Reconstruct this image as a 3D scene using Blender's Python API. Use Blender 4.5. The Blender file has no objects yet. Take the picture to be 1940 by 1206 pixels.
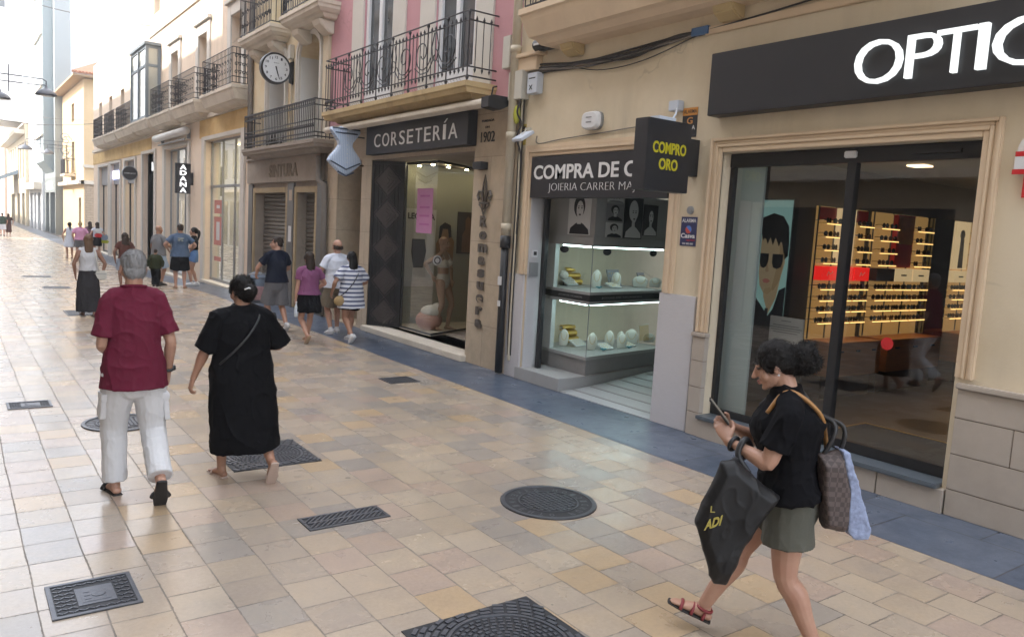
import bpy, bmesh, math, random
from mathutils import Vector, Matrix, noise as mnoise, Euler
random.seed(7)
R = math.radians
SC = bpy.context.scene
COL = SC.collection

# ------------------------------------------------------------------ camera
cam_d = bpy.data.cameras.new("camera"); cam = bpy.data.objects.new("camera", cam_d); COL.objects.link(cam)
cam_d.sensor_fit = 'HORIZONTAL'; cam_d.sensor_width = 36.0; cam_d.lens = 36.0 * 1.531 / 2
cam_d.clip_start = 0.05; cam_d.clip_end = 3000
_yaw, _pit, _rol = R(35.905), R(-6.397), R(3.275)
_f = Vector((math.sin(_yaw)*math.cos(_pit), math.cos(_yaw)*math.cos(_pit), math.sin(_pit)))
_r0 = Vector((math.cos(_yaw), -math.sin(_yaw), 0)); _u0 = _r0.cross(_f)
_rt = math.cos(_rol)*_r0 + math.sin(_rol)*_u0; _up = -math.sin(_rol)*_r0 + math.cos(_rol)*_u0
_m = Matrix((_rt, _up, -_f)).transposed().to_4x4(); _m.translation = (0, 0, 2.05)
cam.matrix_world = _m
SC.camera = cam

# ------------------------------------------------------------------ sky, sun, exposure
SUN_EL, SUN_AZ = R(40), R(-72)        # azimuth measured from the street axis (+Y); negative = over the left houses
w = bpy.data.worlds.new("World"); SC.world = w; w.use_nodes = True
nt = w.node_tree; nt.nodes.clear()
sky = nt.nodes.new('ShaderNodeTexSky'); sky.sky_type = 'NISHITA'; sky.sun_disc = False
sky.sun_elevation = SUN_EL; sky.sun_rotation = SUN_AZ; sky.dust_density = 5.0; sky.air_density = 1.0; sky.ozone_density = 1.0
bg = nt.nodes.new('ShaderNodeBackground'); bg.inputs['Strength'].default_value = 0.14
wo = nt.nodes.new('ShaderNodeOutputWorld')
wm = nt.nodes.new('ShaderNodeMix'); wm.data_type = 'RGBA'; wm.blend_type = 'MULTIPLY'; wm.inputs[0].default_value = 1.0; wm.inputs[7].default_value = (1.03, 1.0, .95, 1)
nt.links.new(sky.outputs[0], wm.inputs[6])
wk = nt.nodes.new('ShaderNodeMix'); wk.data_type = 'RGBA'; wk.inputs[0].default_value = .5; wk.inputs[7].default_value = (10.5, 11.0, 11.9, 1)     # milky white summer haze over the blue
nt.links.new(wm.outputs[2], wk.inputs[6]); nt.links.new(wk.outputs[2], bg.inputs[0]); nt.links.new(bg.outputs[0], wo.inputs[0])
sl = bpy.data.lights.new("sun", 'SUN'); sl.energy = 2.6; sl.angle = R(0.5); sl.color = (1, .95, .87)
so = bpy.data.objects.new("sun", sl); COL.objects.link(so)
sd = Vector((math.sin(SUN_AZ)*math.cos(SUN_EL), math.cos(SUN_AZ)*math.cos(SUN_EL), math.sin(SUN_EL)))
so.rotation_euler = sd.to_track_quat('Z', 'Y').to_euler()
so.location = (0, 0, 40)
SC.view_settings.view_transform = 'Standard'; SC.view_settings.look = 'None'
SC.view_settings.exposure = 1.9; SC.view_settings.gamma = 1.0
try:
    SC.cycles.use_denoising = True
    SC.cycles.max_bounces = 8; SC.cycles.transparent_max_bounces = 16
    SC.cycles.sample_clamp_indirect = 6.0
except Exception: pass

# ------------------------------------------------------------------ helpers: objects
FX = 6.45                                  # the plane of the house fronts
def zg(y):                                 # the street falls a little away from the camera
    t = min(max((y-20)/13.0, 0), 1); return -0.30*t*t*(3-2*t)
def link(o, parent=None):
    COL.objects.link(o)
    if parent is not None: o.parent = parent
    return o
def thing(name, label, cat, loc=(0,0,0), group=None, rotz=0.0):
    o = bpy.data.objects.new(name, None); o.empty_display_size = .1
    o.location = loc; o.rotation_euler = (0, 0, rotz); link(o)
    o['label'] = label; o['category'] = cat
    if group: o['group'] = group
    return o
def rootloc(p):
    v = Vector((0,0,0))
    while p is not None:
        v += p.location; p = p.parent
    return v
class MB:
    def __init__(s): s.v = []; s.f = []
    def add(s, vs, fs):
        n = len(s.v); s.v += [tuple(x) for x in vs]; s.f += [tuple(i+n for i in f) for f in fs]; return s
    def quad(s, a, b, c, d): return s.add((a,b,c,d), ((0,1,2,3),))
    def box(s, x0, x1, y0, y1, z0, z1):
        if x0 > x1: x0, x1 = x1, x0
        if y0 > y1: y0, y1 = y1, y0
        if z0 > z1: z0, z1 = z1, z0
        v = [(x0,y0,z0),(x1,y0,z0),(x1,y1,z0),(x0,y1,z0),(x0,y0,z1),(x1,y0,z1),(x1,y1,z1),(x0,y1,z1)]
        return s.add(v, ((0,3,2,1),(4,5,6,7),(0,1,5,4),(1,2,6,5),(2,3,7,6),(3,0,4,7)))
    def obox(s, c, u, v_, w_, hu, hv, hw):   # oriented box
        c, u, v_, w_ = Vector(c), Vector(u).normalized()*hu, Vector(v_).normalized()*hv, Vector(w_).normalized()*hw
        P = [c+a*u+b*v_+d*w_ for d in (-1,1) for b in (-1,1) for a in (-1,1)]
        return s.add(P, ((0,2,3,1),(4,5,7,6),(0,1,5,4),(1,3,7,5),(3,2,6,7),(2,0,4,6)))
    def prism(s, poly, ext):                 # poly: list of 3-D points in a plane, ext: vector
        n = len(poly); e = Vector(ext); a = [Vector(p) for p in poly]; b = [p+e for p in a]
        return s.add(a+b, [tuple(range(n))[::-1], tuple(range(n, 2*n))] + [(i, (i+1) % n, (i+1) % n+n, i+n) for i in range(n)])
    def rings(s, rings, closed=True, cap=True):
        n = len(rings[0]); base = len(s.v)
        for r in rings: s.v += [tuple(p) for p in r]
        for k in range(len(rings)-1):
            for i in range(n if closed else n-1):
                j = (i+1) % n
                s.f.append((base+k*n+i, base+k*n+j, base+(k+1)*n+j, base+(k+1)*n+i))
        if cap and closed:
            s.f.append(tuple(base+i for i in range(n))[::-1]); s.f.append(tuple(base+(len(rings)-1)*n+i for i in range(n)))
        return s
    def tube(s, pts, r, seg=6, cap=True):
        pts = [Vector(p) for p in pts]; rs = r if isinstance(r, (list, tuple)) else [r]*len(pts)
        out = []; up = None
        for i, p in enumerate(pts):
            t = (pts[min(i+1, len(pts)-1)] - pts[max(i-1, 0)]);
            if t.length < 1e-9: t = Vector((0,0,1))
            t.normalize()
            if up is None: up = Vector((0,0,1)) if abs(t.z) < .9 else Vector((1,0,0))
            a = t.cross(up)
            if a.length < 1e-6: a = t.cross(Vector((0,1,0)))
            a.normalize(); b = a.cross(t)
            out.append([p + rs[i]*(math.cos(2*math.pi*k/seg)*a + math.sin(2*math.pi*k/seg)*b) for k in range(seg)])
            up = b
        return s.rings(out, True, cap)
    def lathe(s, c, prof, seg=20, axis='Z', loop=False):
        c = Vector(c); out = []
        for (r, h) in prof:
            ring = []
            for k in range(seg):
                a = 2*math.pi*k/seg
                if axis == 'Z': q = Vector((r*math.cos(a), r*math.sin(a), h))
                elif axis == 'X': q = Vector((h, r*math.cos(a), r*math.sin(a)))
                else: q = Vector((r*math.sin(a), h, r*math.cos(a)))
                ring.append(c+q)
            out.append(ring)
        if loop: return s.rings(out+[out[0]], True, False)
        return s.rings(out)
    def ell(s, c, rx, ry, rz, seg=14, n=9, M=None):
        c = Vector(c); out = []
        for i in range(n+1):
            th = math.pi*(0.02+0.96*i/n)
            ring = []
            for k in range(seg):
                a = 2*math.pi*k/seg
                q = Vector((rx*math.sin(th)*math.cos(a), ry*math.sin(th)*math.sin(a), -rz*math.cos(th)))
                ring.append(c + (M @ q if M else q))
            out.append(ring)
        return s.rings(out)
    def wall(s, X, y0, y1, z0, z1, holes=(), dep=.25, back=.4):
        ys = sorted(set([y0, y1]+[h[0] for h in holes]+[h[1] for h in holes])); zs = sorted(set([z0, z1]+[h[2] for h in holes]+[h[3] for h in holes]))
        for a, b in zip(ys, ys[1:]):
            for c, d in zip(zs, zs[1:]):
                my, mz = (a+b)/2, (c+d)/2
                if any(h[0] < my < h[1] and h[2] < mz < h[3] for h in holes): continue
                s.quad((X,b,c),(X,a,c),(X,a,d),(X,b,d))
        for h in holes:
            a, b, c, d = h[:4]; e = h[4] if len(h) > 4 else dep; x2 = X+e
            s.quad((X,a,c),(x2,a,c),(x2,a,d),(X,a,d)); s.quad((X,b,c),(X,b,d),(x2,b,d),(x2,b,c))
            s.quad((X,a,d),(x2,a,d),(x2,b,d),(X,b,d)); s.quad((X,a,c),(X,b,c),(x2,b,c),(x2,a,c))
        x2 = X+back
        s.quad((X,y0,z1),(X,y1,z1),(x2,y1,z1),(x2,y0,z1)); s.quad((X,y0,z0),(X,y0,z1),(x2,y0,z1),(x2,y0,z0)); s.quad((X,y1,z0),(x2,y1,z0),(x2,y1,z1),(X,y1,z1))
        return s
    def build(s, name, mat, parent=None, smooth=False, bevel=0, fixn=True, kind=None, label=None, auto=False):
        me = bpy.data.meshes.new(name); off = rootloc(parent) if parent else Vector((0,0,0))
        me.from_pydata([tuple(Vector(v)-off) for v in s.v], [], s.f)
        if fixn or bevel:
            bm = bmesh.new(); bm.from_mesh(me)
            if fixn: bmesh.ops.recalc_face_normals(bm, faces=bm.faces[:])
            if bevel:
                ed = [e for e in bm.edges if len(e.link_faces) == 2 and e.calc_face_angle(0) > .6]
                bmesh.ops.bevel(bm, geom=ed, offset=bevel, segments=2, affect='EDGES', clamp_overlap=True)
            bm.to_mesh(me); bm.free()
        if mat: me.materials.append(mat)
        if smooth:
            for p in me.polygons: p.use_smooth = True
        o = bpy.data.objects.new(name, me); link(o, parent)
        if kind: o['kind'] = kind
        if label: o['label'] = label
        return o
def tag(o, label, cat, group=None):
    # a thing that is one mesh: its origin moves to the middle of its base
    o['label'] = label; o['category'] = cat
    if group: o['group'] = group
    me = o.data
    if o.parent is None and o.type == 'MESH' and len(me.vertices):
        xs = [v.co.x for v in me.vertices]; ys = [v.co.y for v in me.vertices]; zs = [v.co.z for v in me.vertices]
        c = Vector(((min(xs)+max(xs))/2, (min(ys)+max(ys))/2, min(zs)))
        me.transform(Matrix.Translation(-c)); o.location = o.location + c
        for ch in o.children: ch.location = ch.location - c
    return o
def boxes(name, mat, parent, bl, bevel=0):
    # several like parts, each a mesh of its own
    for b in bl:
        mb = MB(); mb.box(*b); mb.build(name, mat, parent, bevel=bevel)
def dup(root, loc, label=None, group=None):
    r = root.copy(); COL.objects.link(r); r.location = loc
    if label: r['label'] = label
    if group: r['group'] = group
    for ch in list(root.children):
        c = ch.copy(); COL.objects.link(c); c.parent = r
        for g in list(ch.children):
            d = g.copy(); COL.objects.link(d); d.parent = c
    return r
_tcache = {}
def tmesh(s, bold=0.0, res=4, shear=0.0):
    k = (s, bold, res, shear)
    if k in _tcache: return _tcache[k]
    cu = bpy.data.curves.new("t", 'FONT'); cu.body = s; cu.extrude = 1.0; cu.offset = bold; cu.resolution_u = res; cu.shear = shear
    ob = bpy.data.objects.new("t", cu); COL.objects.link(ob)
    dg = bpy.context.evaluated_depsgraph_get(); me = bpy.data.meshes.new_from_object(ob.evaluated_get(dg))
    vs = [v.co.copy() for v in me.vertices]; fs = [tuple(p.vertices) for p in me.polygons]
    bpy.data.objects.remove(ob); bpy.data.meshes.remove(me); bpy.data.curves.remove(cu)
    x0 = min(v.x for v in vs); x1 = max(v.x for v in vs); y0 = min(v.y for v in vs); y1 = max(v.y for v in vs)
    out = ([Vector(((v.x-x0)/(x1-x0), (v.y-y0)/(y1-y0), v.z*.5)) for v in vs], fs, (x1-x0)/(y1-y0))
    _tcache[k] = out; return out
def addtext(mb, s, O, U, V, depth=.01, bold=0.0, shear=0.0):
    """lettering in the box spanned by U (width) and V (height) from the lower left corner O"""
    vs, fs, asp = tmesh(s, bold, 4, shear); O, U, V = Vector(O), Vector(U), Vector(V); N = U.cross(V).normalized()
    mb.add([O+U*v.x+V*v.y+N*(v.z+.5)*depth for v in vs], fs); return mb
def ftext(mb, s, X, yl, yr, z0, z1, depth=.01, bold=0.0, shear=0.0):   # lettering on a house front (reads from the street)
    return addtext(mb, s, (X, yl, z0), (0, yr-yl, 0), (0, 0, z1-z0), depth, bold, shear)

# ------------------------------------------------------------------ helpers: materials
def nodes(name):
    m = bpy.data.materials.new(name); m.use_nodes = True; t = m.node_tree
    return m, t, t.nodes['Principled BSDF'], t.nodes['Material Output']
def N(t, typ, **kw):
    n = t.nodes.new(typ)
    for k, v in kw.items():
        if k in n.inputs: n.inputs[k].default_value = v
        else: setattr(n, k, v)
    return n
def rgba(c): return (c[0], c[1], c[2], 1)
def mix(t, fac, a, b, mode='MIX'):
    n = t.nodes.new('ShaderNodeMix'); n.data_type = 'RGBA'; n.blend_type = mode
    for i, x in ((0, fac), (6, a), (7, b)):
        if hasattr(x, 'node') : t.links.new(x, n.inputs[i])
        elif isinstance(x, (tuple, list)): n.inputs[i].default_value = rgba(x)
        else: n.inputs[i].default_value = x
    return n.outputs[2]
def coords(t, world=False):
    if world: return N(t, 'ShaderNodeNewGeometry').outputs['Position']
    return N(t, 'ShaderNodeTexCoord').outputs['Object']
def nz(t, co, scale, detail=3, rough=.55, sc3=None):
    if sc3:
        mp = N(t, 'ShaderNodeMapping'); mp.inputs['Scale'].default_value = sc3; t.links.new(co, mp.inputs[0]); co = mp.outputs[0]
    n = N(t, 'ShaderNodeTexNoise', Scale=scale, Detail=detail, Roughness=rough); t.links.new(co, n.inputs['Vector']); return n.outputs['Fac']
def ramp(t, fac, stops):
    r = t.nodes.new('ShaderNodeValToRGB'); e = r.color_ramp.elements
    while len(e) < len(stops): e.new(.5)
    for i, (p, c) in enumerate(stops): e[i].position = p; e[i].color = rgba(c) if isinstance(c, (tuple, list)) else (c, c, c, 1)
    t.links.new(fac, r.inputs[0]); return r.outputs[0]
def bump(t, b, h, strength=.3, dist=.01):
    n = N(t, 'ShaderNodeBump', Strength=strength, Distance=dist); t.links.new(h, n.inputs['Height']); t.links.new(n.outputs[0], b.inputs['Normal'])
def Mat(name, col, rough=.7, var=.15, scale=5.0, bmp=.15, bscale=60, metal=0.0, spec=.5, sc3=None, stain=None, stain_amt=.35, world=True, bdist=.004, streak=0):
    m, t, b, o = nodes(name); co = coords(t, world)
    n1 = nz(t, co, scale, 4, .6, sc3)
    c = mix(t, n1, tuple(max(0, x*(1-var)) for x in col), tuple(min(1, x*(1+var)) for x in col))
    if streak:      # rain streaks down a wall
        n3 = nz(t, co, 2.2, 5, .65, (1, 1, .09)); n4 = nz(t, co, .7, 3, .6); f3 = ramp(t, n3, ((.50, 0.0), (.68, 1.0))); f4 = ramp(t, n4, ((.40, 0.0), (.65, 1.0)))
        m3 = N(t, 'ShaderNodeMath', operation='MULTIPLY'); t.links.new(f3, m3.inputs[0]); t.links.new(f4, m3.inputs[1]); m4 = N(t, 'ShaderNodeMath', operation='MULTIPLY'); t.links.new(m3.outputs[0], m4.inputs[0]); m4.inputs[1].default_value = streak
        c = mix(t, m4.outputs[0], c, tuple(x*.55 for x in col))
        dn = N(t, 'ShaderNodeTexNoise', Scale=2.5, Detail=4); t.links.new(co, dn.inputs['Vector']); dv = N(t, 'ShaderNodeVectorMath', operation='MULTIPLY_ADD'); t.links.new(dn.outputs['Color'], dv.inputs[0]); dv.inputs[1].default_value = (.5, .5, .5); t.links.new(co, dv.inputs[2])
        ve = N(t, 'ShaderNodeTexVoronoi', Scale=.55); ve.feature = 'DISTANCE_TO_EDGE'; t.links.new(dv.outputs[0], ve.inputs['Vector']); fe = ramp(t, ve.outputs['Distance'], ((.0015, 1.0), (.006, 0.0))); me_ = N(t, 'ShaderNodeMath', operation='MULTIPLY'); t.links.new(fe, me_.inputs[0]); t.links.new(ramp(t, nz(t, co, .9, 2), ((.52, 0.0), (.60, .5))), me_.inputs[1])
        c = mix(t, me_.outputs[0], c, tuple(x*.45 for x in col))        # hairline cracks
        pn = nz(t, co, .45, 5, .7); c = mix(t, ramp(t, pn, ((.54, 0.0), (.57, .22))), c, tuple(min(1, x*1.14) for x in col))       # patched render
    if stain:
        n2 = nz(t, co, 1.3, 5, .7); f = ramp(t, n2, ((.45, 0.0), (.72, 1.0)))
        mm = N(t, 'ShaderNodeMath', operation='MULTIPLY'); t.links.new(f, mm.inputs[0]); mm.inputs[1].default_value = stain_amt
        c = mix(t, mm.outputs[0], c, stain)
    t.links.new(c, b.inputs['Base Color'])
    b.inputs['Roughness'].default_value = rough; b.inputs['Metallic'].default_value = metal; b.inputs['Specular IOR Level'].default_value = spec
    if bmp: bump(t, b, nz(t, co, bscale, 3, .6, sc3), bmp, bdist)
    return m
def Emit(name, col, strength):
    m, t, b, o = nodes(name)
    b.inputs['Base Color'].default_value = rgba(tuple(.5*x for x in col)); b.inputs['Emission Color'].default_value = rgba(col); b.inputs['Emission Strength'].default_value = strength
    return m
def Glass(name, tint=(.93,.96,.95), ior=1.5, boost=1.0, rough=0.0):
    m, t, b, o = nodes(name); t.nodes.remove(b)
    tr = N(t, 'ShaderNodeBsdfTransparent'); tr.inputs[0].default_value = rgba(tint)
    gl = N(t, 'ShaderNodeBsdfGlossy'); gl.inputs['Roughness'].default_value = rough; gl.inputs[0].default_value = (1,1,1,1)
    ge = N(t, 'ShaderNodeNewGeometry'); dp = N(t, 'ShaderNodeVectorMath', operation='DOT_PRODUCT'); t.links.new(ge.outputs['Normal'], dp.inputs[0]); t.links.new(ge.outputs['Incoming'], dp.inputs[1])
    def m1(op, a, c):
        n = N(t, 'ShaderNodeMath', operation=op); n.use_clamp = True
        for i, x in enumerate((a, c)):
            if hasattr(x, 'node'): t.links.new(x, n.inputs[i])
            else: n.inputs[i].default_value = x
        return n.outputs[0]
    ab = N(t, 'ShaderNodeMath', operation='ABSOLUTE'); t.links.new(dp.outputs['Value'], ab.inputs[0])
    f5 = m1('POWER', m1('SUBTRACT', 1.0, ab.outputs[0]), 5.0); mm = N(t, 'ShaderNodeMath', operation='MULTIPLY'); mm.use_clamp = True
    t.links.new(m1('ADD', m1('MULTIPLY', f5, .96), .04), mm.inputs[0]); mm.inputs[1].default_value = boost
    mx = N(t, 'ShaderNodeMixShader'); t.links.new(mm.outputs[0], mx.inputs[0]); t.links.new(tr.outputs[0], mx.inputs[1]); t.links.new(gl.outputs[0], mx.inputs[2])
    t.links.new(mx.outputs[0], o.inputs[0]); return m
def Stripes(name, cols, axis, period, rough=.8, jitter=0.0, bmp=0.0, duty=.5):
    m, t, b, o = nodes(name); co = coords(t, False)
    sp = N(t, 'ShaderNodeSeparateXYZ'); t.links.new(co, sp.inputs[0])
    v = sp.outputs[axis]
    if jitter:
        n = nz(t, co, 6, 2); ma = N(t, 'ShaderNodeMath', operation='MULTIPLY_ADD'); t.links.new(n, ma.inputs[0]); ma.inputs[1].default_value = jitter; t.links.new(v, ma.inputs[2]); v = ma.outputs[0]
    d = N(t, 'ShaderNodeMath', operation='DIVIDE'); t.links.new(v, d.inputs[0]); d.inputs[1].default_value = period
    fr = N(t, 'ShaderNodeMath', operation='FRACT'); t.links.new(d.outputs[0], fr.inputs[0])
    f = ramp(t, fr.outputs[0], ((duty-.04, 0.0), (duty+.04, 1.0)))
    t.links.new(mix(t, f, cols[0], cols[1]), b.inputs['Base Color']); b.inputs['Roughness'].default_value = rough
    return m
# ------------------------------------------------------------------ ground materials
def Mtiles():
    m, t, b, o = nodes('polished_stone_tiles'); co = coords(t, True)
    def M2(op, a, c=None):
        n = N(t, 'ShaderNodeMath', operation=op)
        for i, x in enumerate((a, c)):
            if x is None: continue
            if hasattr(x, 'node'): t.links.new(x, n.inputs[i])
            else: n.inputs[i].default_value = x
        return n.outputs[0]
    wob = N(t, 'ShaderNodeTexNoise', Scale=1.1, Detail=2); t.links.new(co, wob.inputs['Vector'])
    sp = N(t, 'ShaderNodeSeparateXYZ'); t.links.new(co, sp.inputs[0])
    spw = N(t, 'ShaderNodeSeparateColor'); t.links.new(wob.outputs['Color'], spw.inputs[0])
    u0 = M2('DIVIDE', M2('SUBTRACT', sp.outputs[0], .335), .2885); u = M2('ADD', u0, M2('MULTIPLY', M2('SUBTRACT', spw.outputs[0], .5), .10))
    v0 = M2('DIVIDE', M2('SUBTRACT', sp.outputs[1], 4.72), .306); v = M2('ADD', v0, M2('MULTIPLY', M2('SUBTRACT', spw.outputs[1], .5), .10))
    iu = M2('FLOOR', u)
    wn0 = N(t, 'ShaderNodeTexWhiteNoise', noise_dimensions='1D'); t.links.new(iu, wn0.inputs['W'])
    sh = M2('MULTIPLY', M2('GREATER_THAN', wn0.outputs['Value'], .62), M2('MULTIPLY', wn0.outputs['Value'], .55))
    v = M2('ADD', v, sh)
    iv = M2('FLOOR', v)
    cb = N(t, 'ShaderNodeCombineXYZ'); t.links.new(iu, cb.inputs[0]); t.links.new(iv, cb.inputs[1])
    wn = N(t, 'ShaderNodeTexWhiteNoise', noise_dimensions='3D'); t.links.new(cb.outputs[0], wn.inputs['Vector'])
    ws = N(t, 'ShaderNodeSeparateColor'); t.links.new(wn.outputs['Color'], ws.inputs[0])
    base = ramp(t, ws.outputs[0], ((0, (.345,.285,.228)), (.18, (.378,.310,.240)), (.36, (.300,.262,.225)), (.52, (.388,.312,.234)), (.66, (.372,.288,.230)), (.78, (.395,.325,.250)), (.92, (.422,.312,.200)), (1, (.375,.272,.238))))
    base.node.color_ramp.interpolation = 'CONSTANT'
    # veins and clouds that run differently in every tile
    off = N(t, 'ShaderNodeVectorMath', operation='MULTIPLY_ADD'); t.links.new(wn.outputs['Color'], off.inputs[0]); off.inputs[1].default_value = (9, 9, 9); t.links.new(co, off.inputs[2])
    n1 = N(t, 'ShaderNodeTexNoise', Scale=4.5, Detail=6, Roughness=.55, Distortion=.5); t.links.new(off.outputs[0], n1.inputs['Vector'])
    c1 = ramp(t, n1.outputs['Fac'], ((.30, (.90,.90,.95)), (.5, (1,1,1)), (.70, (1.08,1.03,.94))))
    col = mix(t, .55, base, c1, 'MULTIPLY')
    n2 = N(t, 'ShaderNodeTexNoise', Scale=38, Detail=3, Roughness=.7); t.links.new(co, n2.inputs['Vector'])
    col = mix(t, .35, col, ramp(t, n2.outputs['Fac'], ((.3, .75), (.7, 1.18))), 'MULTIPLY')
    # worn spots
    n3 = N(t, 'ShaderNodeTexNoise', Scale=14, Detail=2, Roughness=.5); t.links.new(co, n3.inputs['Vector'])
    spot = ramp(t, n3.outputs['Fac'], ((.70, 0.0), (.76, 1.0)))
    col = mix(t, M2('MULTIPLY', spot, .22), col, (.16,.14,.125))
    n5 = N(t, 'ShaderNodeTexNoise', Scale=.75, Detail=5, Roughness=.65); t.links.new(co, n5.inputs['Vector']); col = mix(t, .5, col, ramp(t, n5.outputs['Fac'], ((.32, .72), (.50, .98), (.66, 1.10))), 'MULTIPLY')
    vo = N(t, 'ShaderNodeTexVoronoi', Scale=3.1); t.links.new(co, vo.inputs['Vector']); wv = N(t, 'ShaderNodeSeparateColor'); t.links.new(vo.outputs['Color'], wv.inputs[0])
    gum = M2('MULTIPLY', M2('LESS_THAN', vo.outputs['Distance'], M2('MULTIPLY', wv.outputs[0], .075)), M2('MULTIPLY', M2('GREATER_THAN', wv.outputs[1], .55), .55)); col = mix(t, gum, col, (.10,.09,.085))
    # joints
    fu = M2('FRACT', u); fv = M2('FRACT', v)
    du = M2('MINIMUM', fu, M2('SUBTRACT', 1.0, fu)); dv = M2('MINIMUM', fv, M2('SUBTRACT', 1.0, fv))
    jw = M2('ADD', .009, M2('MULTIPLY', ws.outputs[2], .012))
    jn0 = N(t, 'ShaderNodeTexNoise', Scale=26, Detail=3, Roughness=.7); t.links.new(co, jn0.inputs['Vector']); chip = M2('MULTIPLY', M2('POWER', jn0.outputs['Fac'], 5.0), .14)
    j = M2('LESS_THAN', M2('MINIMUM', du, dv), M2('ADD', M2('MULTIPLY', jw, .62), chip))
    jn = N(t, 'ShaderNodeTexNoise', Scale=2.3, Detail=3); t.links.new(co, jn.inputs['Vector'])
    jc = ramp(t, jn.outputs['Fac'], ((.35, (.15,.125,.10)), (.6, (.050,.044,.038))))
    col = mix(t, M2('MULTIPLY', j, .72), col, jc)
    t.links.new(col, b.inputs['Base Color'])
    rr = M2('ADD', M2('MULTIPLY', ws.outputs[1], .10), M2('ADD', M2('MULTIPLY', n1.outputs['Fac'], .16), .13)); t.links.new(M2('ADD', rr, M2('MULTIPLY', j, .4)), b.inputs['Roughness'])
    hgt = M2('ADD', M2('MULTIPLY', j, -1.0), M2('ADD', M2('MULTIPLY', n2.outputs['Fac'], .10), M2('MULTIPLY', n1.outputs['Fac'], .25)))
    bump(t, b, hgt, .35, .004); b.inputs['Specular IOR Level'].default_value = .62
    return m
def Mslabs():
    m, t, b, o = nodes('dark_stone_slabs'); co = coords(t, True)
    mp = N(t, 'ShaderNodeMapping'); mp.inputs['Rotation'].default_value = (0, 0, R(90)); mp.inputs['Location'].default_value = (.22, 5.43, 0); t.links.new(co, mp.inputs[0])
    br = N(t, 'ShaderNodeTexBrick', Scale=1.0); br.offset = .4
    br.inputs['Mortar Size'].default_value = .006; br.inputs['Brick Width'].default_value = .92; br.inputs['Row Height'].default_value = .72
    br.inputs['Color1'].default_value = rgba((.062,.082,.120)); br.inputs['Color2'].default_value = rgba((.098,.120,.162)); br.inputs['Mortar'].default_value = rgba((.05,.053,.06))
    t.links.new(mp.outputs[0], br.inputs['Vector'])
    n1 = nz(t, co, 4, 5, .65); n2 = nz(t, co, 45, 3, .7)
    c = mix(t, .6, br.outputs['Color'], ramp(t, n1, ((.3, .72), (.7, 1.3))), 'MULTIPLY'); c = mix(t, .5, c, ramp(t, n2, ((.3, .8), (.7, 1.2))), 'MULTIPLY')
    t.links.new(c, b.inputs['Base Color']); t.links.new(ramp(t, n1, ((.3, .42), (.7, .25))), b.inputs['Roughness'])
    bump(t, b, n2, .12, .003); return m
def Mblockwall(name, c1, c2, mort, bw, bh, rough=.75, ms=.008, bias=0):
    m, t, b, o = nodes(name); co = coords(t, True)
    sp = N(t, 'ShaderNodeSeparateXYZ'); t.links.new(co, sp.inputs[0]); cb = N(t, 'ShaderNodeCombineXYZ')
    ad = N(t, 'ShaderNodeMath', operation='ADD'); t.links.new(sp.outputs[0], ad.inputs[0]); t.links.new(sp.outputs[1], ad.inputs[1])
    t.links.new(ad.outputs[0], cb.inputs[0]); t.links.new(sp.outputs[2], cb.inputs[1])
    br = N(t, 'ShaderNodeTexBrick', Scale=1.0); br.inputs['Mortar Size'].default_value = ms; br.inputs['Brick Width'].default_value = bw; br.inputs['Row Height'].default_value = bh
    br.inputs['Color1'].default_value = rgba(c1); br.inputs['Color2'].default_value = rgba(c2); br.inputs['Mortar'].default_value = rgba(mort)
    t.links.new(cb.outputs[0], br.inputs['Vector'])
    n1 = nz(t, co, 6, 5, .65)
    c = mix(t, .6, br.outputs['Color'], ramp(t, n1, ((.3, .8), (.7, 1.15))), 'MULTIPLY')
    t.links.new(c, b.inputs['Base Color']); b.inputs['Roughness'].default_value = rough
    bump(t, b, nz(t, co, 60, 3, .6), .12, .003); return m

m_tiles = Mtiles(); m_slabs = Mslabs()
m_iron = Mat('cast_iron', (.10,.105,.12), .42, .3, 25, .3, 120, .55)
m_iron_d = Mat('cast_iron_recess', (.030,.031,.035), .6, .3, 25, .3, 120, .3)
m_black = Mat('black_paint', (.017,.017,.019), .45, .2, 8, .05)
m_rail = Mat('wrought_iron', (.022,.022,.026), .5, .3, 20, .2, 90)
m_sign = Mat('matt_black_signboard', (.020,.020,.023), .45, .15, 3, .03)
m_letter = Mat('white_lettering', (.74,.74,.74), .5, .03, 5, 0)
m_lit = Emit('backlit_letters', (.95, 1.0, 1.0), .30)
m_yellow = Emit('yellow_led_letters', (.62, .56, .02), .05)
m_blue_lit = Emit('blue_white_neon', (.55, .62, 1.0), 1.2)
m_beige = Mat('beige_stucco', (.67,.58,.435), .85, .06, 1.4, .25, 45, stain=(.56,.465,.32), stain_amt=.5, streak=.45)
m_beige2 = Mat('cream_moulding', (.67,.53,.375), .7, .06, 3, .1, 60, stain=(.48,.36,.25), stain_amt=.4)
m_pink = Mat('pink_stucco', (.50,.265,.290), .85, .06, 2, .2, 50, stain=(.44,.22,.24), stain_amt=.4, streak=.4)
m_cream = Mat('cream_stucco', (.55,.48,.36), .85, .07, 1.5, .15, 50, stain=(.52,.37,.19), stain_amt=.5)
m_yellowish = Mat('yellow_stucco', (.66,.57,.40), .85, .10, 1.2, .15, 50, stain=(.54,.36,.14), stain_amt=.6, streak=.4)
m_peach = Mat('peach_stucco', (.70,.58,.46), .85, .05, 1.5, .12, 50, streak=.3)
m_ochre = Mat('ochre_band', (.62,.44,.19), .85, .15, 1.6, .15, 50, stain=(.42,.24,.08), stain_amt=.7)
m_white = Mat('white_paint', (.62,.62,.60), .6, .06, 4, .05)
m_whitish = Mat('whitewashed_frame', (.56,.53,.48), .75, .08, 3, .1)
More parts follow.
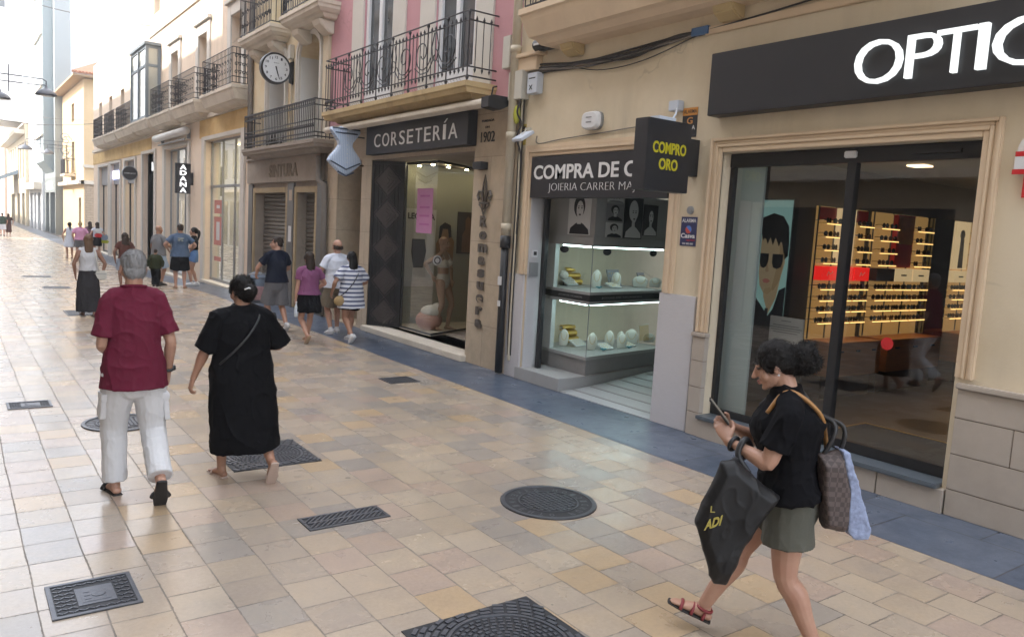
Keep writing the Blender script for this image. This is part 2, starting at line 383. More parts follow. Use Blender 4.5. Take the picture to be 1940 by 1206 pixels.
m_trim = Mat('cornice_plaster', (.62,.56,.47), .8, .10, 3, .12, 50, stain=(.36,.30,.23), stain_amt=.5, streak=.5)
m_slab_y = Mat('yellowed_balcony_stone', (.50,.38,.20), .8, .14, 3, .15, 50, stain=(.30,.20,.10), stain_amt=.5, streak=.6)
m_oldstone = Mat('old_grey_stone', (.285,.24,.195), .8, .12, 4, .2, 50, stain=(.18,.15,.12), stain_amt=.6, streak=.5)
m_sand = Mblockwall('sandstone_cladding', (.47,.385,.28), (.43,.35,.255), (.27,.22,.165), 1.4, .62, .6, .004)
m_block = Mat('limestone_block', (.43,.375,.32), .75, .10, 5, .2, 50, stain=(.30,.255,.21), stain_amt=.4)
m_block_j = Mat('limestone_joint', (.17,.14,.115), .9)
m_wpanel = Mat('ribbed_white_panel', (.52,.51,.53), .55, .10, 10, .25, 30, sc3=(1,1,14))
m_greystone = Mat('grey_granite', (.235,.228,.228), .45, .12, 14, .05)
m_greystone_l = Mat('light_grey_granite', (.335,.335,.335), .4, .08, 14, .05)
m_rampstone = Mat('pale_ramp_tile', (.36,.37,.38), .45, .08, 6, .05)
m_slate = Mat('slate_sill', (.10,.12,.14), .4, .15, 8, .08)
m_darkmarble = Mat('dark_marble', (.095,.092,.092), .35, .35, 5, .05)
m_shutter = Mat('grey_roller_shutter', (.155,.138,.120), .5, .15, 4, .05, metal=.3)
m_grey = Mat('grey_steel', (.28,.29,.30), .45, .06, 6, .03, metal=.3)
m_alu = Mat('white_aluminium', (.68,.69,.71), .4, .03, 6, .02)
m_plast = Mat('off_white_plastic', (.55,.53,.47), .5, .05, 6, .02)
m_plast_b = Mat('pale_blue_plastic', (.55,.60,.68), .5, .05, 6, .02)
m_pipe = Mat('cream_painted_pipe', (.56,.50,.39), .5, .08, 6, .05, stain=(.36,.28,.18), stain_amt=.4)
m_cable = Mat('black_cable', (.030,.027,.026), .6, .2, 10, 0)
m_cable_g = Mat('grey_cable', (.18,.16,.14), .6, .2, 10, 0)
m_glass = Glass('shop_glass', (.90,.92,.91), 1.5, 2.3)
m_glass_c = Glass('clear_case_glass', (.95,.98,.97), 1.45, .8)
m_wglass = Mat('window_pane_with_curtain', (.30,.33,.35), .12, .25, 1.2, 0, spec=.7)
m_wdark = Mat('dark_window_pane', (.05,.055,.06), .08, .3, 1.2, 0, spec=.8)
m_wood = Mat('orange_wood', (.50,.19,.055), .4, .3, 3, .05, sc3=(1,1,9))
m_wood_d = Mat('dark_walnut', (.060,.036,.024), .45, .3, 3, .05, sc3=(1,1,9))
m_shelf = Emit('warm_painted_glow_shelf', (.62,.36,.12), .10)  # glow put into the shelf material stands in for the strips' light on it
m_warm = Emit('warm_led_strip', (1.0, .60, .20), .9)
m_cool = Emit('cool_led_panel', (.85, .97, 1.0), .5)
m_warmpanel = Emit('warm_ceiling_panel', (1.0, .78, .42), 2.0)
m_red = Mat('red_panel', (.55,.018,.022), .5, .05, 5, 0)
m_redlit = Emit('red_lit_box', (.9,.02,.015), .22)
m_creamlit = Emit('cream_lit_box', (1,.72,.38), .13)
m_intdark = Mat('dark_interior_wall', (.055,.047,.042), .6, .2, 3, 0)
m_intfloor = Mat('brown_shop_floor', (.16,.105,.060), .35, .2, 3, .03)
m_intwhite = Mat('pale_interior_wall', (.45,.47,.46), .6, .08, 3, 0)
m_velvet = Mat('white_velvet', (.72,.70,.64), .7, .06, 20, .1)
m_gold = Mat('gold_chain', (.62,.42,.10), .35, .4, 60, .6, 120, .7)
m_tray = Mat('pale_jewel_tray', (.55,.56,.55), .6, .5, 90, .2, 120)
m_ink = Mat('printed_black', (.022,.022,.026), .55, .1, 5, 0)
m_paper = Mat('white_print_paper', (.60,.60,.60), .6, .04, 5, 0)
m_greyink = Mat('printed_grey', (.25,.25,.26), .6, .1, 8, 0)
m_lskin = Mat('printed_light_grey', (.60,.60,.60), .6, .08, 8, 0)
m_stain = Mat('faded_letters', (.19,.155,.115), .9, .3, 10, 0)

# ------------------------------------------------------------------ ground
def strip(x0, x1, mat, name, dz, y0=-14, y1=150, n=82):
    mb = MB(); rg = []
    for i in range(n+1):
        y = y0+(y1-y0)*i/n; rg.append([(x0, y, zg(y)+dz), (x1, y, zg(y)+dz)])
    for i in range(n): mb.quad(rg[i][0], rg[i][1], rg[i+1][1], rg[i+1][0])
    return mb.build(name, mat, None, kind='structure')
strip(-30, 40, Mat('earth', (.12,.11,.10), .9), 'ground', -.06, -60, 600, 60)
strip(-3.6, 5.43, m_tiles, 'street', 0)
strip(5.43, 6.60, m_slabs, 'pavement', .002)
# ------------------------------------------------------------------ shared facade pieces
def frame_mould(mb, X, y0, y1, z0, z1, steps):
    """stepped surround: steps = [(width, proud)], from the opening outwards"""
    a, b, c = y0, y1, z1
    for (wd, pr) in steps:
        mb.box(X-pr, X+.02, a-wd, a, z0, c+wd); mb.box(X-pr, X+.02, b, b+wd, z0, c+wd); mb.box(X-pr, X+.02, a, b, c, c+wd)
        a -= wd; b += wd; c += wd
    return mb
def iron_rail(mb, X, y0, y1, z0, z1, sp=.12, r=.009, wallX=FX, bars=True):
    for z in (z0, z1):
        mb.tube([(wallX, y0, z), (X, y0, z), (X, y1, z), (wallX, y1, z)], r*1.4, 5)
    if bars:
        n = int((y1-y0)/sp)
        for i in range(n+1):
            y = y0+(y1-y0)*i/n; mb.tube([(X, y, z0), (X, y, z1)], r, 4, False)
        k = max(2, int((wallX-X)/sp))
        for yy in (y0, y1):
            for i in range(1, k): x = X+(wallX-X)*i/k; mb.tube([(x, yy, z0), (x, yy, z1)], r, 4, False)
def spiral(c, u, v, r0, turns, a0=0, n=22, grow=.0):
    c, u, v = Vector(c), Vector(u), Vector(v); out = []
    for i in range(n+1):
        s = i/n; r = r0*(1-.82*s); a = a0+turns*2*math.pi*s
        out.append(c+u*(r*math.cos(a))+v*(r*math.sin(a)))
    return out
def corniced_slab(mb, X, y0, y1, z0, z1, wallX=FX, steps=4, depth_under=.28, inset=.5):
    """moulded balcony slab: top plate, then steps going in and down"""
    d = wallX-X
    prof = [(X, z1), (X, z1-.07), (X+.05*d, z1-.09), (X+.08*d, z1-.15), (X+.22*d, z0+.10), (X+.34*d, z0+.08), (X+.45*d, z0+.02), (X+.6*d, z0)]
    rows = []
    for (x, z) in prof:
        k = (x-X)*.8; rows.append([(wallX+.05, y0+k, z), (x, y0+k, z), (x, y1-k, z), (wallX+.05, y1-k, z)])
    mb.rings(rows, True, True); return mb

# ================================================================== beige house with the optician and the jeweller
beige = thing('beige_house', 'beige stucco house holding the optician and the gold shop on the right', 'house', (FX, 3.0, 0))
OP = (2.90, 5.40, .20, 2.96, .17)           # optician's opening
JW = (6.08, 8.62, 0, 3.05, .001)            # jeweller's recess
mb = MB(); mb.wall(FX, -6, 9.05, -.05, 11, [OP, JW, (1.0-3, 2.4-3.6, .2, 2.9, .25), (6.7, 7.7, 4.9, 7.4, .3), (3.4, 4.4, 4.9, 7.4, .3), (0.2, 1.2, 4.9, 7.4, .3)], .3, 8)
mb.build('wall', m_beige, beige)
mb = MB(); frame_mould(mb, FX, OP[0], OP[1], 1.10, OP[3], [(.050, .020), (.032, .036), (.030, .026), (.030, .048)])
o = mb.build('door_surround', m_beige2, beige, bevel=.006)
mb = MB(); frame_mould(mb, FX, 6.08, 8.62, 1.46, 3.05, [(.05, .03), (.05, .05), (.05, .035)]); mb.build('shop_surround', m_beige2, beige, bevel=.006)
# stone block base right of the optician's door and the little pier on its left
mb = MB(); mj = MB()
rows = [(0, .215), (.215, .50), (.50, .79), (.79, 1.02)]
for i, (a, b) in enumerate(rows):
    js = [2.85, 2.05, .9, -.3, -1.4, -3.4] if i % 2 else [2.85, 1.62, .42, -.8, -2.0, -3.4]
    if i == 2: js = [2.85, 2.42, 1.3, .1, -1.1, -3.4]
    for p, q in zip(js, js[1:]): mb.box(FX-.045, FX+.01, q+.003, p-.003, a+.003, b-.003)
mj.box(FX-.039, FX+.012, -3.4, 2.848, .001, 1.019)
for a, b in ((0, .25), (.25, .52), (.52, .80), (.80, 1.05)): mb.box(FX-.06, FX+.01, 5.385, 5.55, a+.003, b-.003)
mj.box(FX-.054, FX+.008, 5.39, 5.545, .001, 1.049)
for a, b in ((2.86, 3.4), (3.41, 4.3), (4.31, 5.385)): mb.box(FX-.07, FX+.2, a, b, .0, .195)
mb.build('stone_base', m_block, beige, bevel=.004); mj.build('stone_joints', m_block_j, beige)
mb = MB(); mb.box(FX-.07, FX+.01, -3.4, 2.86, 1.022, 1.065); mb.box(FX-.075, FX+.01, 5.37, 5.57, 1.052, 1.095); mb.build('base_ledge', m_block, beige, bevel=.008)
mb = MB(); mb.box(FX-.10, FX+.20, 2.905, 5.395, .197, .235); mb.build('door_sill', m_slate, beige, bevel=.006)
# white ribbed panels of the jeweller
boxes('ribbed_panel', m_wpanel, beige, [(FX-.035, FX+.02, 5.575, 6.10, 0.003, 1.46), (FX-.03, FX+.02, 8.66, 9.0, .003, 1.455)], .004)
mb = MB(); mb.box(FX+.0, FX+.30, 8.60, 8.618, .17, 2.5); mb.build('recess_cheek', m_wpanel, beige)
mb = MB(); mb.box(FX+.16, FX+.215, 8.46, 8.53, .175, 2.5); mb.build('black_post', m_black, beige)
# upper floor: balcony slab, corbels, windows
mb = MB(); corniced_slab(mb, 5.92, 3.0, 8.42, 4.38, 4.82)
bal = mb.build('balcony', m_beige2, beige, bevel=0)
mb = MB(); iron_rail(mb, 5.98, 3.05, 8.36, 4.86, 5.75, .11); mb.build('railing', m_rail, bal)
for y in (7.82, 5.40, 3.4):
    mb = MB(); mb.prism([(FX, y-.13, 4.25), (FX, y-.13, 4.40), (FX-.22, y-.13, 4.40), (FX-.19, y-.13, 4.31), (FX-.08, y-.13, 4.25)], (0, .26, 0))
    mb.build('corbel', m_slab_y, beige, bevel=.015)
mb = MB(); mb.box(FX-.03, FX+.01, 2.0, 5.75, 4.17, 4.25); mb.build('cable_duct', m_beige2, beige, bevel=.006)
mb = MB(); mb.box(FX-.10, FX+.01, 8.55, 9.05, 4.18, 4.36); mb.box(FX-.14, FX+.01, 8.45, 9.05, 4.362, 4.42); mb.build('string_course', m_beige2, beige, bevel=.01)
for y in (6.7, 3.4, .2):
    mb = MB(); mb.box(FX+.22, FX+.25, y, y+1, 4.9, 7.4); wn = mb.build('window', m_wglass, beige)
    mb = MB(); mb.box(FX+.18, FX+.215, y, y+.07, 4.9, 7.4); mb.box(FX+.18, FX+.215, y+.93, y+1, 4.9, 7.4); mb.box(FX+.18, FX+.215, y+.46, y+.54, 4.9, 7.4); mb.build('window_frame', m_alu, wn)
# blue banner on the balcony railing
mb = MB(); mb.box(5.93, 5.945, 7.2, 8.36, 4.93, 5.6); tag(mb.build('banner', Mat('blue_banner', (.03,.12,.62), .6)), 'bright blue banner tied to the iron railing above the gold shop', 'banner')

# ---- optician: glazing
mb = MB(); mb.box(FX+.12, FX+.20, 2.905, 5.395, 2.82, 2.955); mb.box(FX+.13, FX+.19, 5.345, 5.395, .237, 2.82); mb.box(FX+.12, FX+.20, 4.00, 4.085, .237, 2.82)
mb.box(FX+.13, FX+.19, 4.085, 5.345, .237, .30); mb.box(FX+.13, FX+.19, 2.935, 4.00, .237, .33); mb.box(FX+.13, FX+.19, 2.905, 2.935, .237, 2.82)
fr = mb.build('door_frame', m_black, beige, bevel=.004)
mb = MB(); mb.box(FX+.07, FX+.115, 3.99, 4.10, 2.86, 2.92); mb.build('door_sensor', m_alu, fr, bevel=.008)
mb = MB(); mb.box(FX+.09, FX+.118, 3.1, 3.5, 2.87, 2.90); mb.build('door_closer', m_black, fr)
mb = MB(); mb.quad((FX+.16,4.085,.30),(FX+.16,5.345,.30),(FX+.16,5.345,2.82),(FX+.16,4.085,2.82)); mb.build('display_pane', m_glass, beige)
mb = MB(); mb.quad((FX+.16,2.935,.33),(FX+.16,4.0,.33),(FX+.16,4.0,2.82),(FX+.16,2.935,2.82)); gd = mb.build('glass_door', m_glass, beige)
mb = MB(); mb.lathe((FX+.155, 3.56, 1.26), [(.0, -.002), (.055, -.002), (.055, .002), (.0, .002)], 28, 'X'); mb.build('door_sticker', m_red, gd)
# ---- optician: the room behind
mb = MB()
x0, x1, ya, yb = FX+.21, 13.6, -2.0, 5.72
mb.quad((x0,ya,3.05),(x1,ya,3.05),(x1,yb,3.05),(x0,yb,3.05)); mb.quad((x1,ya,.2),(x1,yb,.2),(x1,yb,3.05),(x1,ya,3.05))
mb.quad((x0,ya,.2),(x1,ya,.2),(x1,ya,3.05),(x0,ya,3.05)); mb.quad((x0,yb,.2),(x1,yb,.2),(x1,yb,3.05),(x0,yb,3.05))
mb.build('shop_walls', m_intdark, beige)
mb = MB(); mb.quad((x0-.02,ya,.205),(x1,ya,.205),(x1,yb,.205),(x0-.02,yb,.205)); mb.build('shop_floor', m_intfloor, beige)
for (x, y) in ((9.0, 4.7),):
    mb = MB(); mb.box(x-.1, x+.1, y-.1, y+.1, 3.03, 3.045); mb.build('added_ceiling_light', Emit('added_warm_downlight', (1,.72,.40), 1.2), beige)  # added lamp, only there to brighten the room
mb = MB(); mb.box(FX+.30, FX+.33, 5.09, 5.70, .21, 2.98); mb.build('display_board', Mat('pale_blue_board', (.42,.52,.54), .6, .04, 3, 0), beige)

def glasses_mesh():
    mb = MB()
    for s in (-1, 1):
        mb.lathe((s*.034, 0, .022), [(.004, -.004), (.027, -.004), (.027, .004), (.004, .004)], 10, 'Y')
        mb.tube([(s*.062, 0, .03), (s*.066, .05, .03), (s*.064, .12, .018)], .003, 4)
    mb.tube([(-.01, 0, .026), (0, -.003, .03), (.01, 0, .026)], .003, 4)
    return mb
m_specs = [Mat('dark_lens', (.02,.017,.015), .15, .2, 20, 0), Mat('brown_lens', (.085,.038,.018), .2, .2, 20, 0), Mat('smoky_blue_lens', (.03,.05,.08), .15, .2, 20, 0)]
proto_specs = []
for mm in m_specs:
    mb = glasses_mesh(); me = bpy.data.meshes.new('sunglasses'); me.from_pydata(mb.v, [], mb.f); me.materials.append(mm); proto_specs.append(me)
ord_ = ['topmost', 'second', 'third', 'fourth', 'fifth', 'sixth', 'seventh', 'eighth']
rnd = random.Random(3)
def shelf_unit(xa, xb, wherefrom, ncol, signs, poster_cols):
    u = thing('shelving_unit', 'warmly lit eyewear shelving %s inside the optician' % wherefrom, 'shelving', ((xa+xb)/2, 5.69, .2), 'lit shelving units in the optician')
    mb = MB(); mb.box(xa, xb, 5.675, 5.71, .92, 2.56); mb.build('back_panel', m_shelf, u)
    cw = (xb-xa)/ncol
    top = [2.36, 2.20, 2.04, 1.88]; low = [1.56, 1.42, 1.28, 1.14]
    sh = MB(); st = MB(); dv = MB()
    for z in top+low:
        for c in range(ncol):
            if z in top and c in poster_cols: continue
            sh.box(xa+c*cw+.01, xa+(c+1)*cw-.01, 5.55, 5.674, z-.012, z)
            st.box(xa+c*cw+.02, xa+(c+1)*cw-.02, 5.545, 5.56, z-.019, z-.0125)
    for c in range(ncol+1): dv.box(xa+c*cw-.008, xa+c*cw+.008, 5.662, 5.674, .93, 2.56)
    sh.build('shelf', m_shelf, u); st.build('light_strip', m_warm, u); dv.build('divider', m_intdark, u)
    mb = MB(); mb.box(xa, xb, 5.30, 5.70, .50, .92); cb = mb.build('cabinet', m_wood, u, bevel=.004)
    mb = MB()
    for c in range(ncol): mb.box(xa+c*cw+cw*.4, xa+c*cw+cw*.6, 5.285, 5.30, .80, .82)
    mb.build('cabinet_handle', m_black, cb)
    mb = MB(); mb.box(xa, xb, 5.42, 5.70, .21, .498); mb.build('plinth', m_wood_d, u)
    for c in range(ncol):
        mb = MB(); mb.box(xa+c*cw+.012, xa+(c+1)*cw-.012, 5.56, 5.674, 1.66, 1.83)
        o = mb.build('brand_box', signs[c], u)
        if signs[c] is m_redlit:
            mb = MB(); mb.tube([(xa+c*cw+cw*.35, 5.555, 1.72), (xa+c*cw+cw*.42, 5.555, 1.77), (xa+c*cw+cw*.5, 5.555, 1.73), (xa+c*cw+cw*.66, 5.555, 1.77)], .006, 4); mb.build('scribble', m_letter, o)
        elif signs[c] is m_creamlit:
            mb = MB(); mb.box(xa+c*cw+cw*.35, xa+c*cw+cw*.65, 5.556, 5.559, 1.735, 1.755); mb.build('printed_word', m_ink, o)
        if c not in poster_cols:
            mb = MB(); mb.box(xa+c*cw+.012, xa+(c+1)*cw-.012, 5.655, 5.674, 2.40, 2.55); mb.build('header_panel', (m_red if signs[c] is m_redlit else m_shelf), u)
    for c, kind in poster_cols.items():
        X0, X1 = xa+c*cw+.012, xa+(c+1)*cw-.012
        mb = MB(); mb.box(X0, X1, 5.60, 5.674, 1.85, 2.55); po = mb.build('advert_panel', m_red if kind == 'red' else m_creamlit, u)
        mb = MB()
        if kind == 'red':
            mb.prism([(X0+.02, 5.598, 2.16), (X1-.02, 5.598, 2.16), (X1-.02, 5.598, 2.53), (X0+.02, 5.598, 2.53)], (0, -.003, 0)); mb.build('orange_picture', Mat('orange_print', (.5,.17,.03), .6, .5, 9, 0), po)
        else:
            mb.lathe(((X0+X1)/2-.02, 5.594, 2.36), [(0,-.003), (.070,-.003), (.070,.003), (0,.003)], 20, 'Y'); mb.prism([((X0+X1)/2-.07, 5.598, 1.87), ((X0+X1)/2+.07, 5.598, 1.87), ((X0+X1)/2+.04, 5.598, 2.30), ((X0+X1)/2-.06, 5.598, 2.30)], (0, -.006, 0))
            mb.build('printed_figure', Mat('dark_print', (.045,.03,.025), .6), po)
    for zi, z in enumerate(top+low):
        for c in range(ncol):
            if z in top and c in poster_cols: continue
            for k in range(2 if z in top else 3):
                x = xa+c*cw+cw*((k+.5)/(2 if z in top else 3))+rnd.uniform(-.015, .015)
                o = bpy.data.objects.new('sunglasses', rnd.choice(proto_specs)); COL.objects.link(o); o.location = (x, 5.585+rnd.uniform(-.01,.01), z+.001); o.rotation_euler = (0, 0, rnd.uniform(-.25,.25)); o.scale = (1.15, 1.15, 1.25)
                o['label'] = 'sunglasses on the %s shelf of the lit unit %s' % (ord_[zi], wherefrom); o['category'] = 'sunglasses'; o['group'] = 'sunglasses on the %s shelf of the unit %s' % (ord_[zi], wherefrom)
shelf_unit(8.62, 9.70, 'with red boxes', 3, [m_redlit]*3, {1: 'man'})
shelf_unit(9.86, 11.24, 'with the tall red advert', 3, [m_intdark, m_creamlit, m_creamlit], {1: 'red'})
shelf_unit(11.95, 12.85, 'at the far right', 2, [m_creamlit, m_creamlit], {0: 'man'})
mb = MB(); mb.box(11.32, 11.88, 5.60, 5.70, .21, 2.56); o = mb.build('mirror', Mat('dim_mirror', (.25,.27,.24), .08, .1, 3, 0, metal=.9)); tag(o, 'tall dark mirror between two lit shelving units inside the optician', 'mirror')
# poster with the man in sunglasses, on a light box behind the left pane
def poster_man():
    X = 7.42; t = thing('advert_poster', 'backlit poster of a dark haired man in sunglasses and black jacket in the optician', 'poster', (X, 5.25, .75))
    mb = MB(); mb.box(X, X+.08, 5.18, 5.62, .78, 2.56); mb.build('light_box', m_black, t)
    mb = MB(); mb.box(X-.004, X-.001, 5.195, 5.60, 1.25, 2.545); mb.build('backdrop', Emit('pale_teal_backlight', (.36,.62,.58), .075), t)
    def sil(name, pts, mat, d): 
        m_ = MB(); m_.prism([(X-d, min(5.605, max(5.196, 5.225+(y-5.25)*.98)), 1.50+(z-1.64)*1.06) for (y, z) in pts], (-.0015, 0, 0)); m_.build(name, mat, t)
    sk = Emit('printed_backlit_skin', (.50,.38,.22), .055); hr = Mat('printed_dark_hair', (.02,.017,.014), .5); jk = Mat('printed_jacket', (.018,.02,.026), .5, .5, 14, 0)
    sil('printed_jacket', [(5.60,.80),(5.04,.80),(5.05,1.42),(5.13,1.56),(5.20,1.74),(5.30,1.70),(5.36,1.50),(5.42,1.42),(5.60,1.60)], jk, .006)
    sil('printed_neck', [(5.50,1.62),(5.42,1.44),(5.33,1.62),(5.28,1.9),(5.5,1.9)], sk, .008)
    sil('printed_face', [(5.585,1.86),(5.56,1.73),(5.50,1.655),(5.44,1.64),(5.37,1.69),(5.30,1.80),(5.255,1.98),(5.25,2.15),(5.30,2.28),(5.585,2.28)], sk, .010)
    sil('printed_hair', [(5.60,2.28),(5.53,2.22),(5.42,2.25),(5.30,2.18),(5.26,2.02),(5.22,2.06),(5.20,2.2),(5.24,2.36),(5.32,2.46),(5.45,2.49),(5.60,2.44)], hr, .012)
    sil('printed_cheek_tone', [(5.27,1.98),(5.255,2.15),(5.30,2.27),(5.36,2.26),(5.33,2.1),(5.36,1.9),(5.40,1.70),(5.37,1.69),(5.30,1.80)], Emit('printed_cheek_shade', (.36,.25,.13), .07), .0105)
    sil('printed_chin_tone', [(5.50,1.66),(5.44,1.645),(5.39,1.69),(5.42,1.72),(5.49,1.70)], Emit('printed_chin_shade', (.40,.28,.15), .07), .0105)
    sil('printed_fringe', [(5.60,2.30),(5.56,2.20),(5.54,2.25),(5.50,2.17),(5.47,2.24),(5.43,2.16),(5.40,2.24),(5.35,2.15),(5.32,2.22),(5.28,2.08),(5.25,2.12),(5.23,2.3),(5.4,2.4),(5.6,2.4)], hr, .0122)
    for (a, b) in ((5.585, 5.47), (5.42, 5.28)):
        sil('printed_lens', [(a,2.07),(a,1.98),(a-.02,1.93),((a+b)/2,1.915),(b+.02,1.94),(b,2.0),(b,2.07)], m_ink, .013)
    sil('printed_nose', [(5.475,2.0),(5.455,1.885),(5.49,1.875),(5.50,1.9)], Emit('printed_nose_shade', (.36,.24,.13), .07), .0125)
    sil('printed_lips', [(5.53,1.79),(5.49,1.81),(5.45,1.805),(5.42,1.785),(5.46,1.762),(5.51,1.765)], Emit('printed_lips_tone', (.38,.13,.10), .08), .0125)
    sil('printed_tie', [(5.46,1.5),(5.42,1.5),(5.44,.9),(5.52,.9)], m_ink, .010)
poster_man()
mb = MB(); mb.box(7.30, 7.33, 4.86, 5.27, .92, 1.29); o = mb.build('notice_board', m_paper, None, bevel=.004); tag(o, 'small white notice stand in front of the sunglasses poster', 'notice')
o2 = MB()
for i, (a, z) in enumerate(((.06, 1.25), (.16, 1.20), (.20, 1.175), (.18, 1.15), (.15, 1.125))): o2.box(7.296, 7.299, 5.065-a, 5.065+a, z-.004, z+.004)
o2.build('printed_line', m_greyink, o)
mat_ = thing('entrance_mat', 'grey ribbed entrance mat in a brass frame behind the glass door', 'mat', (7.4, 3.6, .21))
mb = MB(); mb.box(6.95, 7.95, 3.0, 4.42, .207, .214); mb.build('mat_surface', Stripes('ribbed_mat', ((.12,.115,.11), (.06,.058,.055)), 0, .03), mat_)
mb = MB(); mb.box(6.92, 6.95, 2.97, 4.45, .206, .220); mb.box(7.95, 7.98, 2.97, 4.45, .206, .220); mb.box(6.95, 7.95, 2.97, 3.0, .206, .220); mb.box(6.95, 7.95, 4.42, 4.45, .206, .220); mb.build('brass_frame', Mat('brass', (.62,.42,.15), .35, .1, 5, 0, metal=.8), mat_)

# ---- optician: fascia sign
sg = thing('fascia_sign', 'long black shop fascia with big lit white letters above the glass door', 'sign', (FX, 4.0, 3.3))
mb = MB(); mb.box(6.27, FX-.002, -.4, 5.50, 3.31, 3.92); mb.build('board', m_sign, sg, bevel=.006)
mb = MB(); ft = 'OPTICALIA'
yl = [(3.90, 3.50), (3.46, 3.20), (3.23, 2.94), (2.925, 2.86), (2.82, 2.40), (2.39, 1.98), (1.93, 1.66), (1.62, 1.55), (1.53, 1.12)]
for ch, (a, b) in zip(ft, yl): ftext(mb, ch, 6.268, a, b, 3.43 if ch not in 'OC' else 3.42, 3.76 if ch not in 'OC' else 3.77, .05, -.014)
mb.build('raised_letters', m_lit, sg)
# oval wall sign at the right edge
sg = thing('wall_plaque', 'round white and red sign plate on the beige wall at the right edge', 'sign', (FX, 2.45, 2.5))
mb = MB(); mb.lathe((FX-.025, 2.49, 2.84), [(0,-.01),(.15,-.01),(.15,.015),(0,.015)], 26, 'X'); mb.build('plate', Mat('glossy_white_enamel', (.72,.72,.70), .2, .03, 3, 0), sg)
mb = MB(); mb.box(FX-.05, FX-.037, 2.34, 2.645, 2.80, 2.835); mb.box(FX-.05, FX-.037, 2.34, 2.655, 2.67, 2.705); mb.box(FX-.04, FX-.004, 2.38, 2.575, 2.50, 2.669); mb.build('red_band', m_red, sg)
mb = MB(); mb.box(FX-.048, FX-.036, 2.345, 2.645, 2.707, 2.798); mb.build('white_band', m_alu, sg)
# ================================================================== jeweller (inside the beige house)
sg = thing('fascia_sign', 'black shop board with white lettering COMPRA DE over the jewellery window', 'sign', (FX, 7.3, 2.5))
mb = MB(); mb.box(FX-.045, FX+.10, 6.09, 8.60, 2.50, 3.04); mb.build('board', m_sign, sg, bevel=.004)
mb = MB(); ftext(mb, 'COMPRA DE ORO', 6.404, 8.53, 6.14, 2.74, 2.925, .006, .02); mb.build('white_letters', m_letter, sg)
mb = MB(); ftext(mb, 'JOIERIA CARRER MAJOR', 6.404, 8.20, 6.34, 2.56, 2.685, .006, -.03); mb.build('thin_letters', m_letter, sg)

case = thing('display_case', 'grey granite jewellery window with two lit glass tiers beside the tiled entrance ramp', 'display case', (7.5, 8.2, 0))
P0 = Vector((6.9, 7.8, 0)); DU = Vector((.981, .196, 0)); DN = Vector((-.196, .981, 0))
PE = P0+DU*1.95; LB = Vector((6.9, 8.60, 0))
def case_slab(mb, z0, z1, grow=0.0, back=1.35):
    a = P0+Vector((-grow, -grow*.8, 0)); b = PE+DU*grow-DN*grow; c = PE+DN*back; d = Vector((6.9+.1, 9.3, 0)); e = Vector((6.9-grow, 8.597, 0))
    mb.prism([(p.x, p.y, z0) for p in (a, b, c, d, e)], (0, 0, z1-z0)); return mb
mb = MB(); mb.prism([(6.40, 7.74, .002), (6.95, 7.78, .002), (8.95, 8.18, .002), (8.9, 8.6, .002), (6.40, 8.72, .002)], (0, 0, .168)); mb.build('step', m_greystone_l, case, bevel=.006)
mb = MB(); case_slab(mb, .171, .38, -.01); mb.build('base', m_greystone, case)
mb = MB(); case_slab(mb, .381, .425, .012); case_slab(mb, 1.125, 1.165, .012); case_slab(mb, 1.255, 1.292, .012); case_slab(mb, 1.90, 2.02, .006); mb.build('granite_rail', m_greystone_l, case)
mb = MB(); case_slab(mb, 1.166, 1.254, .004); bd = mb.build('black_band', m_black, case)
mb = MB(); ftext(mb, 'JOYAS DE OCASION', 6.892, 8.45, 7.95, 1.195, 1.225, .003); a0 = P0+DU*.25-DN*.008
addtext(mb, 'JOYAS DE OCASION', (a0.x, a0.y, 1.195), DU*.95, (0, 0, .03), .003); mb.build('gold_lettering', m_greyink, bd)
mb = MB(); case_slab(mb, 2.021, 2.62, -.02); pb = mb.build('picture_band', Mat('mid_grey_band', (.33,.33,.33), .6, .05, 5, 0), case)
